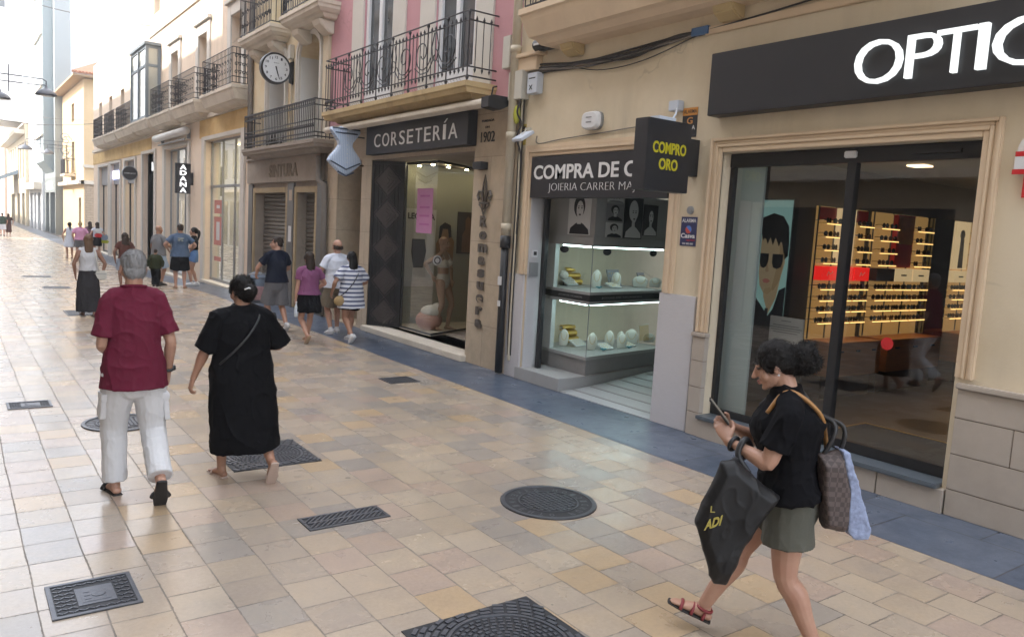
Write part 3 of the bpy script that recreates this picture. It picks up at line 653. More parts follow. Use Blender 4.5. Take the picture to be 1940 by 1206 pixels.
for (z0, z1) in ((.426, 1.124), (1.293, 1.899)):
    mb = MB(); mb.quad((6.9, 7.8, z0), (6.9, 8.58, z0), (6.9, 8.58, z1), (6.9, 7.8, z1)); mb.build('glass_pane', m_glass_c, case)
    mb = MB(); mb.quad((P0.x, P0.y, z0), (PE.x, PE.y, z0), (PE.x, PE.y, z1), (P0.x, P0.y, z1)); mb.build('glass_pane', m_glass_c, case)
    mb = MB(); mb.tube([(6.905, 7.805, z0), (6.905, 7.805, z1)], .006, 6); mb.build('corner_edge', m_greystone, case)
    # pleated curtain at the back, white back board at the left
    mb = MB(); row0 = []; 
    for i in range(121):
        s = i/120; p = Vector((7.38, 9.22, 0))+DU*(s*2.0)+DN*(.050*math.sin(i*.85)+.022*math.sin(i*.31)); row0.append(p)
    for a, b in zip(row0, row0[1:]): mb.quad((a.x, a.y, z0), (b.x, b.y, z0), (b.x, b.y, z1), (a.x, a.y, z1))
    mb.build('curtain', Mat('grey_green_curtain', (.115,.175,.168), .75, .25, 2, 0, sc3=(30, 30, .3)), case, smooth=True)
    mb = MB(); mb.box(6.99, 7.36, 9.12, 9.16, z0, z1); mb.box(6.92, 6.99, 8.61, 9.16, z0, z1); mb.build('white_back_board', m_intwhite, case)
    mb = MB(); mb.box(6.96, 7.0, 7.95, 8.5, z1-.02, z1-.002)
    q = P0+DU*.15+DN*.06; r = P0+DU*1.8+DN*.06; mb.prism([(q.x, q.y, z1-.02), (r.x, r.y, z1-.02), (r.x+DN.x*.06, r.y+DN.y*.06, z1-.02), (q.x+DN.x*.06, q.y+DN.y*.06, z1-.02)], (0, 0, .016)); mb.build('light_strip', Emit('cool_case_light', (.75,1,.99), 4.0), case)
    for (cx, onfront) in ((8.38, True), (.30, False), (1.42, False)):
        mb = MB()
        pts = []
        for k in range(20):
            a = 2*math.pi*k/20
            if onfront: pts.append((6.888, cx+.095*math.cos(a), 1.835+.048*math.sin(a)))
            else: p = P0+DU*(cx+.095*math.cos(a))-DN*.012; pts.append((p.x, p.y, 1.835+.048*math.sin(a)))
        if z0 > 1: mb.prism(pts, (0, 0, .0)) if False else mb.add(pts, [tuple(range(20))]).build('oval_sticker', m_ink, case)
# portrait prints on the band above the case: plain invented faces
def portrait(O, U, V, name, dark, hairtone, bgm, lean=0.0):
    """O lower left corner on a wall, U width, V height; a flat printed portrait of nobody in particular"""
    O, U, V = Vector(O), Vector(U), Vector(V); Nn = U.cross(V).normalized()
    mb = MB(); q = [O, O+U, O+U+V, O+V]; mb.prism(q, Nn*.006); t = mb.build(name, bgm, None)
    t['_n'] = 0
    def fill(nm, pts, mat, d):
        m2 = MB(); m2.prism([O+U*x+V*y+Nn*(.006+d) for x, y in pts], Nn*.0012); return m2.build(nm, mat, t)
    def oval(cx, cy, rx, ry, n=18): return [(cx+rx*math.cos(2*math.pi*k/n), cy+ry*math.sin(2*math.pi*k/n)) for k in range(n)]
    cx = .5+lean
    fill('printed_shoulders', [(.08,.02),(.12,.16),(.34,.27),(.44,.30),(.58,.30),(.70,.26),(.92,.14),(.96,.02)], dark, .0004)
    fill('printed_hair', oval(cx-.01, .68, .25, .26), hairtone, .0008)
    fill('printed_neck', [(cx-.08,.26),(cx+.09,.26),(cx+.07,.5),(cx-.07,.5)], m_lskin, .0012)
    fill('printed_face', oval(cx+.02, .60, .155, .215), m_lskin, .0016)
    for sx in (-.065, .08): fill('printed_eye', oval(cx+.02+sx, .64, .035, .016, 10), m_ink, .002); fill('printed_brow', [(cx-.025+sx,.675),(cx+.065+sx,.675),(cx+.055+sx,.695),(cx-.015+sx,.69)], m_ink, .002)
    fill('printed_mouth', oval(cx+.025, .485, .05, .022, 10), m_ink, .002)
    return t
tag(portrait((6.912, 8.36, 2.04), (0, -.46, 0), (0, 0, .56), 'portrait_print', m_ink, m_ink, m_paper), 'black and white portrait of a dark haired woman, leftmost on the window band', 'poster')
def onband(s, w_, z, h): p = P0+DU*s-DN*.006+DN*.02; return (p.x-DN.x*.012, p.y-DN.y*.012, z), DU*w_, (0, 0, h)
for (s, w_, z, h, dk, hr, bgm, lab) in ((.24, .38, 2.25, .23, m_ink, m_ink, m_greyink, 'small grey framed portrait print above a narrow white one over the jewellery window'), (.65, .44, 2.03, .56, m_lskin, m_paper, m_ink, 'large portrait print of a pale haired woman on black over the jewellery window'), (1.12, .36, 2.08, .44, m_lskin, m_ink, m_ink, 'portrait print of a smiling dark haired woman at the right end of the window band'),
        (.24, .38, 2.03, .20, m_ink, m_ink, m_paper, 'narrow white portrait print low on the window band'), (.24, .38, 2.50, .10, m_greyink, m_ink, m_lskin, 'cropped grey portrait print tucked under the black shop board')):
    O_, U_, V_ = onband(s, w_, z, h); tag(portrait(O_, U_, V_, 'portrait_print', dk, hr, bgm), lab, 'poster')
# entrance ramp, its stripes, the far door
mb = MB(); mb.prism([(6.43, 6.10, 0), (9.6, 6.10, .14), (9.6, 8.35, .14), (6.96, 7.775, .02), (6.43, 7.735, 0)], (0, 0, .012)); rp = mb.build('entrance_ramp', m_rampstone, beige)
mb = MB()
for i in range(9):
    x = 6.62+i*.32; z = .013+(x-6.43)/3.17*.14; ye = 7.72+max(0, x-6.95)*.2
    mb.prism([(x, 6.11, z), (x+.045, 6.11, z+.002), (x+.045, ye, z+.002), (x, ye, z)], (0, 0, .003))
mb.build('dark_stripe', m_greystone, rp)
mb = MB(); mb.box(9.6, 9.65, 6.0, 8.6, .0, 3.1); mb.box(6.46, 9.6, 6.02, 6.07, .0, 3.1); mb.box(6.46, 9.6, 6.07, 8.6, 3.06, 3.1); mb.build('recess_wall', m_intwhite, beige)
# jewellery on show
def lobj(name, mb, mat, lab, cat, group=None, smooth=False): return tag(mb.build(name, mat, None, smooth), lab, cat, group)
def bust(x, y, z, h, lab, w_=.060, yaw=-2.2):
    h *= 1.2; w_ *= 1.2
    t = thing('jewellery_bust', lab, 'display bust', (x, y, z), rotz=0)
    mb = MB(); prof = [(.80, 0), (.86, .1), (.98, .35), (1, .6), (.8, .8), (.5, .92), (.2, .99), (0.02, 1)]
    c, s = math.cos(yaw), math.sin(yaw); rows = []
    for (r, hh) in prof: rows.append([(x+(r*w_*math.cos(2*math.pi*k/16))*(-s)+(r*.035*math.sin(2*math.pi*k/16)-.05*hh)*c*-1, y+(r*w_*math.cos(2*math.pi*k/16))*c+(r*.035*math.sin(2*math.pi*k/16)-.05*hh)*s*-1, z+hh*h) for k in range(16)])
    mb.rings(rows); mb.build('pad', m_velvet, t, smooth=True)
    mb = MB(); pts = []
    for k in range(13):
        a = math.pi*k/12; lx = .6*w_*math.cos(a); lz = h*(.78-.42*math.sin(a)); d = .040
        pts.append((x+lx*(-s)+d*c+.02*c, y+lx*c+d*s+.02*s, z+lz))
    mb.tube(pts, .0035, 4); mb.build('necklace', m_gold, t); return t
def bangles(x, y, z, n, lab):
    t = thing('bangle_roll', lab, 'bangle roll', (x, y, z))
    for k in range(n):
        mb = MB(); c = Vector((x-.03*k*0, y+.05*k, z+.045+.085*k))
        for j in range(14):
            p = c+DU*(.022*j-.15); ring = [p+Vector((0,0,1))*(.038*math.cos(2*math.pi*q/12))+DN*(.038*math.sin(2*math.pi*q/12)) for q in range(13)]
            mb.tube(ring, .009, 4)
        mb.build('bangle_row', m_gold, t)
    mb = MB(); mb.box(x-.12, x+.12, y+.1, y+.13, z, z+.085*n); mb.build('stand', m_velvet, t); return t
def tray(x, y, z, w_, d, tilt, lab, mat=m_tray):
    t = thing('jewel_tray', lab, 'jewel tray', (x, y, z)); u = DU; v = (DN*math.cos(tilt)+Vector((0,0,math.sin(tilt)))).normalized(); n = u.cross(v)
    c = Vector((x, y, z))+v*d/2+n*.012
    mb = MB(); mb.obox(c, u, v, n, w_/2, d/2, .010); mb.build('tray_pad', mat, t)
    mb = MB()
    for i in range(5):
        for j in range(3):
            p = c+u*((i-2)*w_*.18)+v*((j-1)*d*.27)+n*.012; mb.ell(p, .009, .009, .006, 6, 4)
    mb.build('jewels', m_gold, t); return t
bust(7.62, 8.50, 1.293, .22, 'white jewellery bust on the upper shelf beside the glass corner')
bust(7.26, 8.72, .427, .21, 'white jewellery bust on the lower shelf, leftmost, in the front window')
bust(7.42, 8.28, .427, .21, 'white jewellery bust on the lower shelf just right of the glass corner')
bust(7.86, 8.40, .427, .21, 'taller of the two white busts standing close together on the lower shelf')
bust(7.98, 8.26, .427, .19, 'shorter of the two white busts standing close together on the lower shelf')
bust(8.60, 8.60, 1.293, .15, 'white neck bust on the upper shelf near the right end', .10)
bust(8.45, 8.55, .427, .20, 'tilted white neck bust on the lower shelf by the hanging chains', .085)
bust(8.12, 8.62, 1.293, .19, 'white jewellery bust behind the flat ring tray on the upper shelf')
bust(8.95, 8.62, 1.293, .13, 'small white neck bust at the right end of the upper shelf', .08)
bust(8.30, 8.62, .427, .17, 'small white bust behind the flat tray on the lower shelf', .05)
bust(8.95, 8.66, .427, .12, 'low white neck bust at the right end of the lower shelf', .08)
bangles(7.62, 8.98, 1.293, 3, 'roll stand of gold bangles on the upper shelf'); bangles(7.60, 8.95, .427, 3, 'roll stand of gold bangles on the lower shelf')
tray(7.42, 8.78, 1.293, .24, .18, .6, 'sloping pale ring tray below the bangles on the upper shelf'); tray(7.95, 8.40, 1.293, .22, .16, .35, 'flat pale ring tray in the middle of the upper shelf')
tray(8.20, 8.72, 1.293, .30, .26, 1.25, 'upright grey jewel board full of chains on the upper shelf', m_greyink); tray(8.85, 8.78, 1.293, .18, .22, 1.2, 'upright grey jewel board with gold pieces near the right end', m_greyink)
tray(7.46, 8.55, .427, .26, .16, .5, 'pale ring tray below the bangles on the lower shelf'); tray(7.68, 8.20, .427, .22, .16, .4, 'pale earring tray right of the glass corner on the lower shelf'); tray(8.24, 8.30, .427, .24, .16, .2, 'pale flat tray of rings at the right of the lower shelf')
t = thing('chain_stand', 'stand with hanging gold chains at the right of the lower shelf', 'chain stand', (8.75, 8.58, .427))
mb = MB(); mb.tube([(8.62, 8.57, .70), (8.88, 8.62, .72)], .008, 5); mb.tube([(8.64, 8.57, .427), (8.64, 8.57, .70)], .008, 5); mb.build('stand', m_velvet, t)
mb = MB()
for k in range(9): mb.tube([(8.63+k*.028, 8.565+k*.005, .71), (8.64+k*.028, 8.555+k*.005, .58), (8.645+k*.028, 8.55+k*.005, .47)], .005, 4)
mb.build('chains', m_gold, t)
t = thing('flower_stand', 'small white flower display on a black foot on the upper shelf', 'display stand', (7.30, 8.85, 1.293))
mb = MB(); mb.ell((7.30, 8.85, 1.45), .075, .06, .06, 10, 6); mb.ell((7.27, 8.83, 1.49), .04, .04, .03, 8, 5); mb.build('flower', m_velvet, t, smooth=True)
mb = MB(); mb.tube([(7.30, 8.85, 1.30), (7.30, 8.85, 1.41)], .006, 5); mb.lathe((7.30, 8.85, 1.294), [(.05,0),(.05,.01),(0,.012)], 12); mb.build('foot', m_black, t)
t = thing('price_card', 'small black and yellow card at the left of the upper shelf', 'card', (7.13, 8.90, 1.293))
mb = MB(); mb.box(7.12, 7.14, 8.82, 8.98, 1.294, 1.37); mb.build('card', m_ink, t); mb = MB(); mb.box(7.117, 7.1195, 8.835, 8.965, 1.31, 1.34); mb.build('yellow_print', Mat('yellow_print', (.55,.5,.05), .6), t)
for (x, y, z, lab) in ((7.50, 8.30, 1.293, 'turquoise starfish ornament at the glass corner of the upper shelf'), (7.52, 8.14, .427, 'turquoise starfish ornament at the glass corner of the lower shelf'), (8.08, 8.20, .427, 'turquoise starfish ornament at the foot of the paired busts')):
    mb = MB(); c = Vector((x, y, z+.02))
    for k in range(5):
        a = 2*math.pi*k/5; mb.tube([c, c+Vector((.05*math.cos(a), .05*math.sin(a), .015))], [.014, .004], 5)
    lobj('starfish', mb, Mat('turquoise_ornament', (.05,.24,.30), .5), lab, 'ornament')

# ------------------------------------------------------------------ things fixed to the beige wall
def box_thing(name, x0, x1, y0, y1, z0, z1, mat, lab, cat, bev=.008): 
    mb = MB(); mb.box(x0, x1, y0, y1, z0, z1); return tag(mb.build(name, mat, None, bevel=bev), lab, cat)
o = box_thing('junction_box', FX-.14, FX-.002, 8.80, 9.12, 3.82, 4.20, m_plast, 'cream junction box beside the drain pipe under the cable bundle', 'junction box')
o = box_thing('meter_box', FX-.11, FX-.002, 8.50, 8.72, 3.87, 4.14, m_plast_b, 'pale blue grey meter box right of the cream junction box', 'meter box')
mb = MB(); mb.tube([(FX-.114, 8.66, 3.92), (FX-.114, 8.60, 3.98)], .006, 4); mb.tube([(FX-.114, 8.66, 3.98), (FX-.114, 8.60, 3.92)], .006, 4); mb.box(FX-.113, FX-.1105, 8.54, 8.68, 4.06, 4.075); mb.build('printed_mark', m_ink, o)
t = thing('splice_box', 'black cable splice box hanging below the balcony', 'cable box', (FX, 8.3, 4.38))
mb = MB(); mb.rings([[(FX-.10+.10*math.cos(a), y, 4.47+.085*math.sin(a)) for a in [2*math.pi*k/10 for k in range(10)]] for y in (8.55, 8.52, 8.20, 8.14)]); mb.build('case', m_black, t, bevel=.01)
mb = MB(); mb.tube([(FX-.1, 8.14, 4.47), (FX-.12, 8.0, 4.50), (FX-.08, 7.95, 4.40), (FX-.03, 8.0, 4.30)], .012, 5); mb.tube([(FX-.1, 8.14, 4.44), (FX-.10, 8.02, 4.40), (FX-.05, 8.02, 4.30)], .010, 5); mb.build('cable_tail', m_cable, t)
mb = MB(); mb.box(FX-.203, FX-.2005, 8.36, 8.50, 4.45, 4.475); mb.build('printed_word', m_letter, t)
t = thing('alarm_siren', 'white rounded alarm siren on the wall over the gold shop', 'alarm', (FX, 7.42, 3.33))
mb = MB(); mb.rings([[(FX-d, 7.42+.155*k*math.copysign(abs(math.cos(a))**.6, math.cos(a)), 3.43+.105*k*math.copysign(abs(math.sin(a))**.6, math.sin(a))) for a in [2*math.pi*j/24 for j in range(24)]] for (d, k) in ((.003, 1.04), (.06, 1.04), (.085, .98), (.10, .85))]); mb.build('cover', m_alu, t, smooth=False)
mb = MB(); mb.rings([[(FX-d, 7.42+.163*math.copysign(abs(math.cos(a))**.6, math.cos(a)), 3.43+.112*math.copysign(abs(math.sin(a))**.6, math.sin(a))) for a in [2*math.pi*j/24 for j in range(24)]] for d in (.002, .045)]); mb.build('grey_base', m_grey, t)
mb = MB(); mb.box(FX-.1035, FX-.101, 7.37, 7.47, 3.46, 3.472); mb.box(FX-.1035, FX-.101, 7.37, 7.47, 3.40, 3.415); mb.build('print', m_greyink, t)
t = thing('floodlight', 'small grey floodlight on a bracket at the left end of the gold shop board', 'lamp', (FX, 8.72, 3.28))
mb = MB(); mb.obox((FX-.20, 8.62, 3.30), (.8, 0, .5), (0, 1, 0), (-.5, 0, .8), .12, .11, .02); mb.build('head', m_plast_b, t, bevel=.005); mb = MB(); mb.tube([(FX, 8.74, 3.36), (FX-.10, 8.70, 3.40), (FX-.20, 8.64, 3.32)], .010, 5); mb.box(FX-.05, FX, 8.70, 8.79, 3.36, 3.44); mb.build('bracket', m_plast, t)
o = box_thing('warning_sticker', FX-.006, FX-.001, 8.82, 8.96, 3.22, 3.50, Mat('yellow_sticker', (.55,.42,.10), .6), 'yellow warning sticker beside the drain pipe', 'sticker', 0)
mb = MB(); mb.box(FX-.0075, FX-.0065, 8.83, 8.95, 3.38, 3.42); mb.box(FX-.0075, FX-.0065, 8.83, 8.95, 3.43, 3.47); mb.build('print', m_ink, o)
def sticker(y0, y1, z0, z1, top, bgm, body, lab, extra=None):
    o = box_thing('alarm_sticker', FX-.006, FX-.001, y0, y1, z0, z1, bgm, lab, 'sticker', 0)
    H_ = z1-z0; X = FX-.0066
    mb = MB(); ftext(mb, 'ALARMA', X, y1-.012, y0+.012, z1-.19*H_, z1-.06*H_, .001, .01); mb.build('heading', top, o)
    return o, X, H_
o, X, H_ = sticker(5.78, 5.985, 3.14, 3.45, m_ink, m_ink, None, 'orange and black alarm sticker above the projecting black sign')
mb = MB(); mb.box(FX-.0064, FX-.0061, 5.78, 5.985, 3.45-.26*H_, 3.45); mb.build('orange_head', Mat('orange_sticker', (.60,.27,.06), .6), o)
mb = MB(); ftext(mb, 'G', X, 5.92, 5.84, 3.45-.55*H_, 3.45-.32*H_, .001, .02); mb.build('orange_letter', Mat('orange_letter', (.60,.30,.10), .6), o)
mb = MB(); ftext(mb, 'GEVA', X, 5.965, 5.80, 3.45-.75*H_, 3.45-.60*H_, .001, .02); mb.build('white_letters', m_letter, o)
o, X, H_ = sticker(5.665, 5.885, 1.99, 2.30, m_letter, Mat('navy_sticker', (.025,.03,.10), .5), None, 'navy alarm sticker with white lettering on the wall below the projecting black sign')
mb = MB(); mb.lathe((X+.0003, 5.775, 2.165), [(0,-.0008),(.042,-.0008),(.042,0),(0,0)], 20, 'X'); mb.build('red_disc', Mat('red_print', (.55,.08,.06), .5), o)
mb = MB(); mb.prism([(X-.001, 5.775+.042*math.cos(a), 2.165+.042*math.sin(a)) for a in [R(40+180*k/12) for k in range(13)]], (-.0008, 0, 0)); mb.build('blue_half', Mat('blue_print', (.08,.20,.55), .5), o)
mb = MB(); ftext(mb, 'Casva', X, 5.875, 5.68, 2.075, 2.125, .001, .02); ftext(mb, '900 000 000', X, 5.85, 5.70, 2.005, 2.025, .001); mb.build('white_letters', m_letter, o)
mb = MB(); ftext(mb, 'seguridad', X, 5.80, 5.68, 2.04, 2.065, .001); mb.build('red_letters', m_red, o)
o = box_thing('sensor_box', FX-.10, FX-.002, 5.98, 6.12, 3.42, 3.53, m_plast_b, 'little pale sensor box above the projecting black sign', 'sensor')
mb = MB(); mb.lathe((FX-.012, 5.77, 2.37), [(0,-.012),(.04,-.01),(.045,.01),(0,.01)], 18, 'X'); tag(mb.build('wall_disc', m_grey, None, smooth=False), 'round grey cap on the wall just above the navy sticker', 'wall disc')
t = thing('key_switch', 'grey intercom and key switch box on the cheek left of the jewellery window', 'switch box', (6.52, 8.6, 1.45))
mb = MB(); mb.box(6.46, 6.60, 8.565, 8.598, 1.44, 1.63); mb.build('lower_box', m_grey, t, bevel=.004); mb = MB(); mb.box(6.49, 6.58, 8.572, 8.598, 1.70, 1.80); mb.build('upper_box', m_alu, t, bevel=.004); mb = MB(); mb.box(6.51, 6.56, 8.569, 8.572, 1.73, 1.78); mb.build('keypad', m_black, t)
# projecting box sign
sg = thing('projecting_sign', 'black box sign with yellow lettering COMPRO ORO jutting out from the wall', 'sign', (FX, 5.75, 2.5))
mb = MB(); mb.box(5.62, 6.25, 5.66, 5.85, 2.53, 3.235); mb.build('sign_box', m_sign, sg, bevel=.006)
mb = MB(); addtext(mb, 'COMPRO', (5.70, 5.659, 2.90), (.48, 0, 0), (0, 0, .115), .004, .03); addtext(mb, 'ORO', (5.80, 5.659, 2.74), (.27, 0, 0), (0, 0, .115), .004, .03); mb.build('yellow_letters', m_yellow, sg)
mb = MB(); mb.box(6.25, FX-.002, 5.72, 5.80, 2.72, 3.10); mb.build('wall_bracket', m_black, sg)
mb = MB(); mb.box(5.78, 6.02, 5.68, 5.80, 3.238, 3.27); mb.tube([(6.02, 5.74, 3.25), (6.12, 5.78, 3.34), (6.25, 5.9, 3.40), (6.36, 6.0, 3.44)], .010, 5); mb.build('driver_box', m_plast_b, sg)

# cable bundle along the wall
def cable(name, pts, r, mat, lab, group=None):
    P = [Vector(p) for p in pts]; out = []
    for i in range(len(P)-1):
        p0 = P[max(i-1,0)]; p1 = P[i]; p2 = P[i+1]; p3 = P[min(i+2, len(P)-1)]
        for k in range(6):
            t = k/6; out.append(.5*((2*p1)+(-p0+p2)*t+(2*p0-5*p1+4*p2-p3)*t*t+(-p0+3*p1-3*p2+p3)*t**3))
    out.append(P[-1]); mb = MB(); mb.tube(out, r, 5); return tag(mb.build(name, mat, None, smooth=True), lab, 'cable', group)
rc = random.Random(5)
for k in range(9):
    w1, w2 = rc.uniform(-.05, .05), rc.uniform(-.08, .06)
    cable('wall_cable', [(FX-.03-.006*k, 9.12, 4.20+w1), (FX-.02-.008*(k % 4), 8.6, 4.20+w2), (FX-.03, 7.7, 4.14+w1*.8), (FX-.03-.005*k, 6.8, 4.17+w2*.9-.03), (FX-.02, 6.2, 4.20+w1*.6), (FX-.03, 5.72, 4.215+w2*.2)], .010+.004*(k % 2), m_cable if k % 3 else m_cable_g, 'one strand of the sagging black and grey cable bundle on the beige wall', 'strands of the cable bundle on the beige wall')
cable('wall_cable', [(FX-.02, 7.9, 4.13), (FX-.03, 7.3, 4.02), (FX-.03, 6.6, 4.04), (FX-.02, 5.8, 4.20)], .007, m_cable, 'slack thin cable drooping below the bundle on the beige wall')
cable('wall_cable', [(FX-.02, 5.75, 4.22), (FX-.03, 5.0, 4.25), (FX-.03, 4.4, 4.29), (FX-.03, 3.6, 4.33), (FX-.03, 2.2, 4.42)], .010, m_cable, 'thin dark cable running on from the bundle above the optician fascia')
cable('wall_cable', [(FX-.02, 8.55, 3.32), (FX-.015, 8.52, 3.22), (FX-.015, 8.0, 3.25), (FX-.015, 7.2, 3.28), (FX-.02, 6.6, 3.30), (FX-.02, 6.1, 3.22)], .007, m_cable_g, 'thin grey wire clipped above the gold shop board')
mb = MB(); mb.box(FX-.05, FX-.003, 5.70, 5.92, 4.18, 4.26); tag(mb.build('cable_tape', Mat('blue_tape', (.06,.14,.30), .5)), 'blue tape wrapped round the end of the cable bundle', 'tape')
# drain pipe between the beige and the pink house
t = thing('drain_pipe', 'cream drain pipe with a black lower half between the pink and beige houses', 'drain pipe', (FX, 9.1, 0))
mb = MB(); mb.tube([(FX-.11, 9.02, 11), (FX-.11, 9.02, 1.95)], .062, 12); 
for z in (2.05, 3.3, 4.45): mb.tube([(FX-.11, 9.02, z), (FX-.11, 9.02, z+.09)], .074, 12)
mb.build('upper_pipe', m_pipe, t, smooth=True)
mb = MB(); mb.tube([(FX-.11, 9.02, 1.97), (FX-.10, 9.03, .03)], .056, 12); mb.tube([(FX-.11, 9.02, 1.80), (FX-.11, 9.02, 1.97)], .075, 12); mb.build('lower_pipe', m_black, t, smooth=True)
mb = MB(); mb.box(FX-.175, FX-.165, 8.98, 9.06, 1.28, 1.40); mb.box(FX-.172, FX-.162, 8.99, 9.05, .98, 1.06); mb.build('sticker', m_paper, t)
for k, (dy, m_, rr, nm) in enumerate(((-.09, m_cable, .018, 'black cable'), (-.125, m_pipe, .020, 'cream conduit'), (.10, m_cable_g, .014, 'grey cable'), (-.15, m_cable, .010, 'thin black wire'))):
    cable('vertical_cable', [(FX-.05, 9.0+dy, 4.15), (FX-.045, 9.0+dy*1.05+.02*math.sin(k), 3.3), (FX-.04, 9.0+dy, 2.4), (FX-.04, 9.0+dy+.01, 1.2 if k != 1 else .4), (FX-.035, 9.0+dy, .3)], rr, m_, '%s running down beside the drain pipe' % nm)
cable('vertical_cable', [(FX-.10, 8.85, 3.82), (FX-.13, 8.88, 3.65), (FX-.07, 8.86, 3.5), (FX-.10, 8.90, 3.3), (FX-.04, 8.86, 3.0), (FX-.04, 8.87, 2.0)], .014, m_cable, 'tangled black cable tail hanging out of the junction box')
mb = MB(); mb.ell((FX-.10, 8.93, 3.62), .05, .05, .13, 8, 6); tag(mb.build('cable_wrap', Mat('yellow_green_tape', (.42,.42,.05), .6), None, True), 'yellow green wrapping on the cables under the junction box', 'cable wrap')
# ================================================================== pink house with the corset shop
pink = thing('pink_house', 'pink house with a long iron balcony over the sandstone corset shop', 'house', (FX, 12.4, 0))
mb = MB(); mb.wall(FX, 9.055, 15.74, -.05, 3.86, [(10.10, 13.64, .0, 3.20, .001), (14.06, 15.22, .02, 3.22, .85)], .3, .9); mb.build('stone_front', m_sand, pink)
mb = MB(); mb.wall(FX, 9.055, 15.74, 3.86, 11, [(10.23, 11.45, 4.22, 6.9, .12), (12.95, 14.15, 4.22, 6.9, .12), (10.23, 11.45, 8, 10.3, .12), (12.95, 14.15, 8, 10.3, .12)], .12, 8); mb.build('pink_wall', m_pink, pink)
mb = MB(); mb.box(FX-.10, FX+.85, 10.06, 13.68, .003, .10); mb.build('door_step', m_trim, pink, bevel=.008)
mb = MB(); mb.box(FX+.85, FX+.9, 14.06, 15.22, .02, 3.2); mb.build('side_door', m_black, pink)
for y in (10.23, 12.95):
    w_ = 1.22; mb = MB()
    mb.box(FX-.03, FX+.02, y-.48, y-.002, 3.9, 7.3); mb.box(FX-.03, FX+.02, y+w_+.002, y+w_+.50, 3.9, 7.3); mb.box(FX-.03, FX+.02, y-.002, y+w_+.002, 6.9, 7.3)
    mb.build('white_surround', m_whitish, pink, bevel=.006)
for y in (10.23, 12.95):
    mb = MB(); mb.box(FX+.085, FX+.10, y, y+1.22, 4.24, 6.9); wn = mb.build('balcony_door', m_wdark, pink)
    mb = MB()
    for a in (0, .54, 1.10): mb.box(FX+.03, FX+.083, y+a, y+a+.12, 4.24, 6.9)
    mb.box(FX+.032, FX+.083, y+.12, y+.54, 4.24, 4.50); mb.box(FX+.032, FX+.083, y+.66, y+1.10, 4.24, 4.50); mb.build('door_frame', m_alu, wn, bevel=.005)
    mb = MB(); mb.box(FX+.085, FX+.10, y, y+1.22, 8, 10.3); mb.build('window', m_wdark, pink)
mb = MB(); corniced_slab(mb, 5.92, 9.6, 14.82, 3.88, 4.10)
bal = mb.build('balcony', m_slab_y, pink)
# railing: two top rails, spear bars, scrolls
X = 5.96; y0, y1 = 9.64, 14.76
mb = MB()
for z in (4.17, 4.30, 4.93, 5.06): mb.tube([(FX, y0, z), (X, y0, z), (X, y1, z), (FX, y1, z)], .012, 5)
n = 44
def spear(p, z0, z1, big=False):
    mb.tube([(p[0], p[1], z0), (p[0], p[1], z1)], .0075, 4, False)
    for z, d in ((z1, 1), (z0, -1)):
        mb.tube([(p[0], p[1], z-.02*d), (p[0], p[1], z), (p[0], p[1], z+.05*d)], [.008, .020, .002], 5)
for i in range(n+1):
    y = y0+(y1-y0)*i/n
    if i % 5 == 0: mb.tube([(X, y, 4.12), (X, y, 5.06)], .011, 5, False); mb.tube([(X, y, 4.98), (X, y, 5.03), (X, y, 5.07)], [.006, .026, .01], 5); mb.tube([(X, y, 4.20), (X, y, 4.15), (X, y, 4.10)], [.006, .028, .008], 5)
    else: spear((X, y), 4.27, 4.95)
for yy in (y0, y1):
    for i in (1, 2, 3): spear((X+(FX-X)*i/4, yy), 4.27, 4.95)
U, V = Vector((0,1,0)), Vector((0,0,1)); xo = X-.014
for yc in (10.55, 11.9, 13.25):
    for s in (-1, 1):
        mb.tube(spiral((xo, yc+s*.38, 4.64), U*s, V, .27, 1.35, R(200), 26), .009, 5)
        mb.tube([(xo, yc+s*.03, 4.90), (xo, yc+s*.10, 4.70), (xo, yc+s*.06, 4.50), (xo, yc+s*.20, 4.35), (xo, yc+s*.42, 4.34), (xo, yc+s*.62, 4.45)], .009, 5)
    mb.tube(spiral((xo, yc, 4.55), U, V, .11, 1.0, R(90), 18), .009, 5)
mb.build('railing', m_rail, bal)
mb = MB()
for i in range(60): y = 9.75+i*.083; mb.tube([(5.93, y, 4.10), (5.90, y+.01, 4.15)], .0025, 3, False)
mb.build('bird_spikes', m_cable_g, bal)
# awning cassette under the balcony
t = thing('awning_cassette', 'closed white awning cassette with dark end cap under the pink balcony', 'awning', (FX, 12, 3.72))
mb = MB(); mb.rings([[(6.12-.10+a, y, z) for (a, z) in ((0, 3.76), (0, 3.80), (.05, 3.845), (.40, 3.858), (.40, 3.80), (.08, 3.725))] for y in (9.30, 15.0)]); mb.build('cassette', m_trim, t, bevel=.006)
mb = MB(); mb.rings([[(6.10-.10+a, y, z) for (a, z) in ((0, 3.70), (0, 3.84), (.08, 3.87), (.36, 3.87), (.40, 3.78), (.2, 3.68))] for y in (9.12, 9.298)]); mb.tube([(6.1, 9.2, 3.87), (6.12, 9.2, 3.98), (6.18, 9.2, 4.0)], .012, 5); mb.build('end_cap', m_black, t)
o = box_thing('junction_box', FX-.10, FX-.002, 9.18, 9.36, 4.28, 4.72, m_plast, 'narrow cream junction box at the corner of the pink wall', 'junction box')
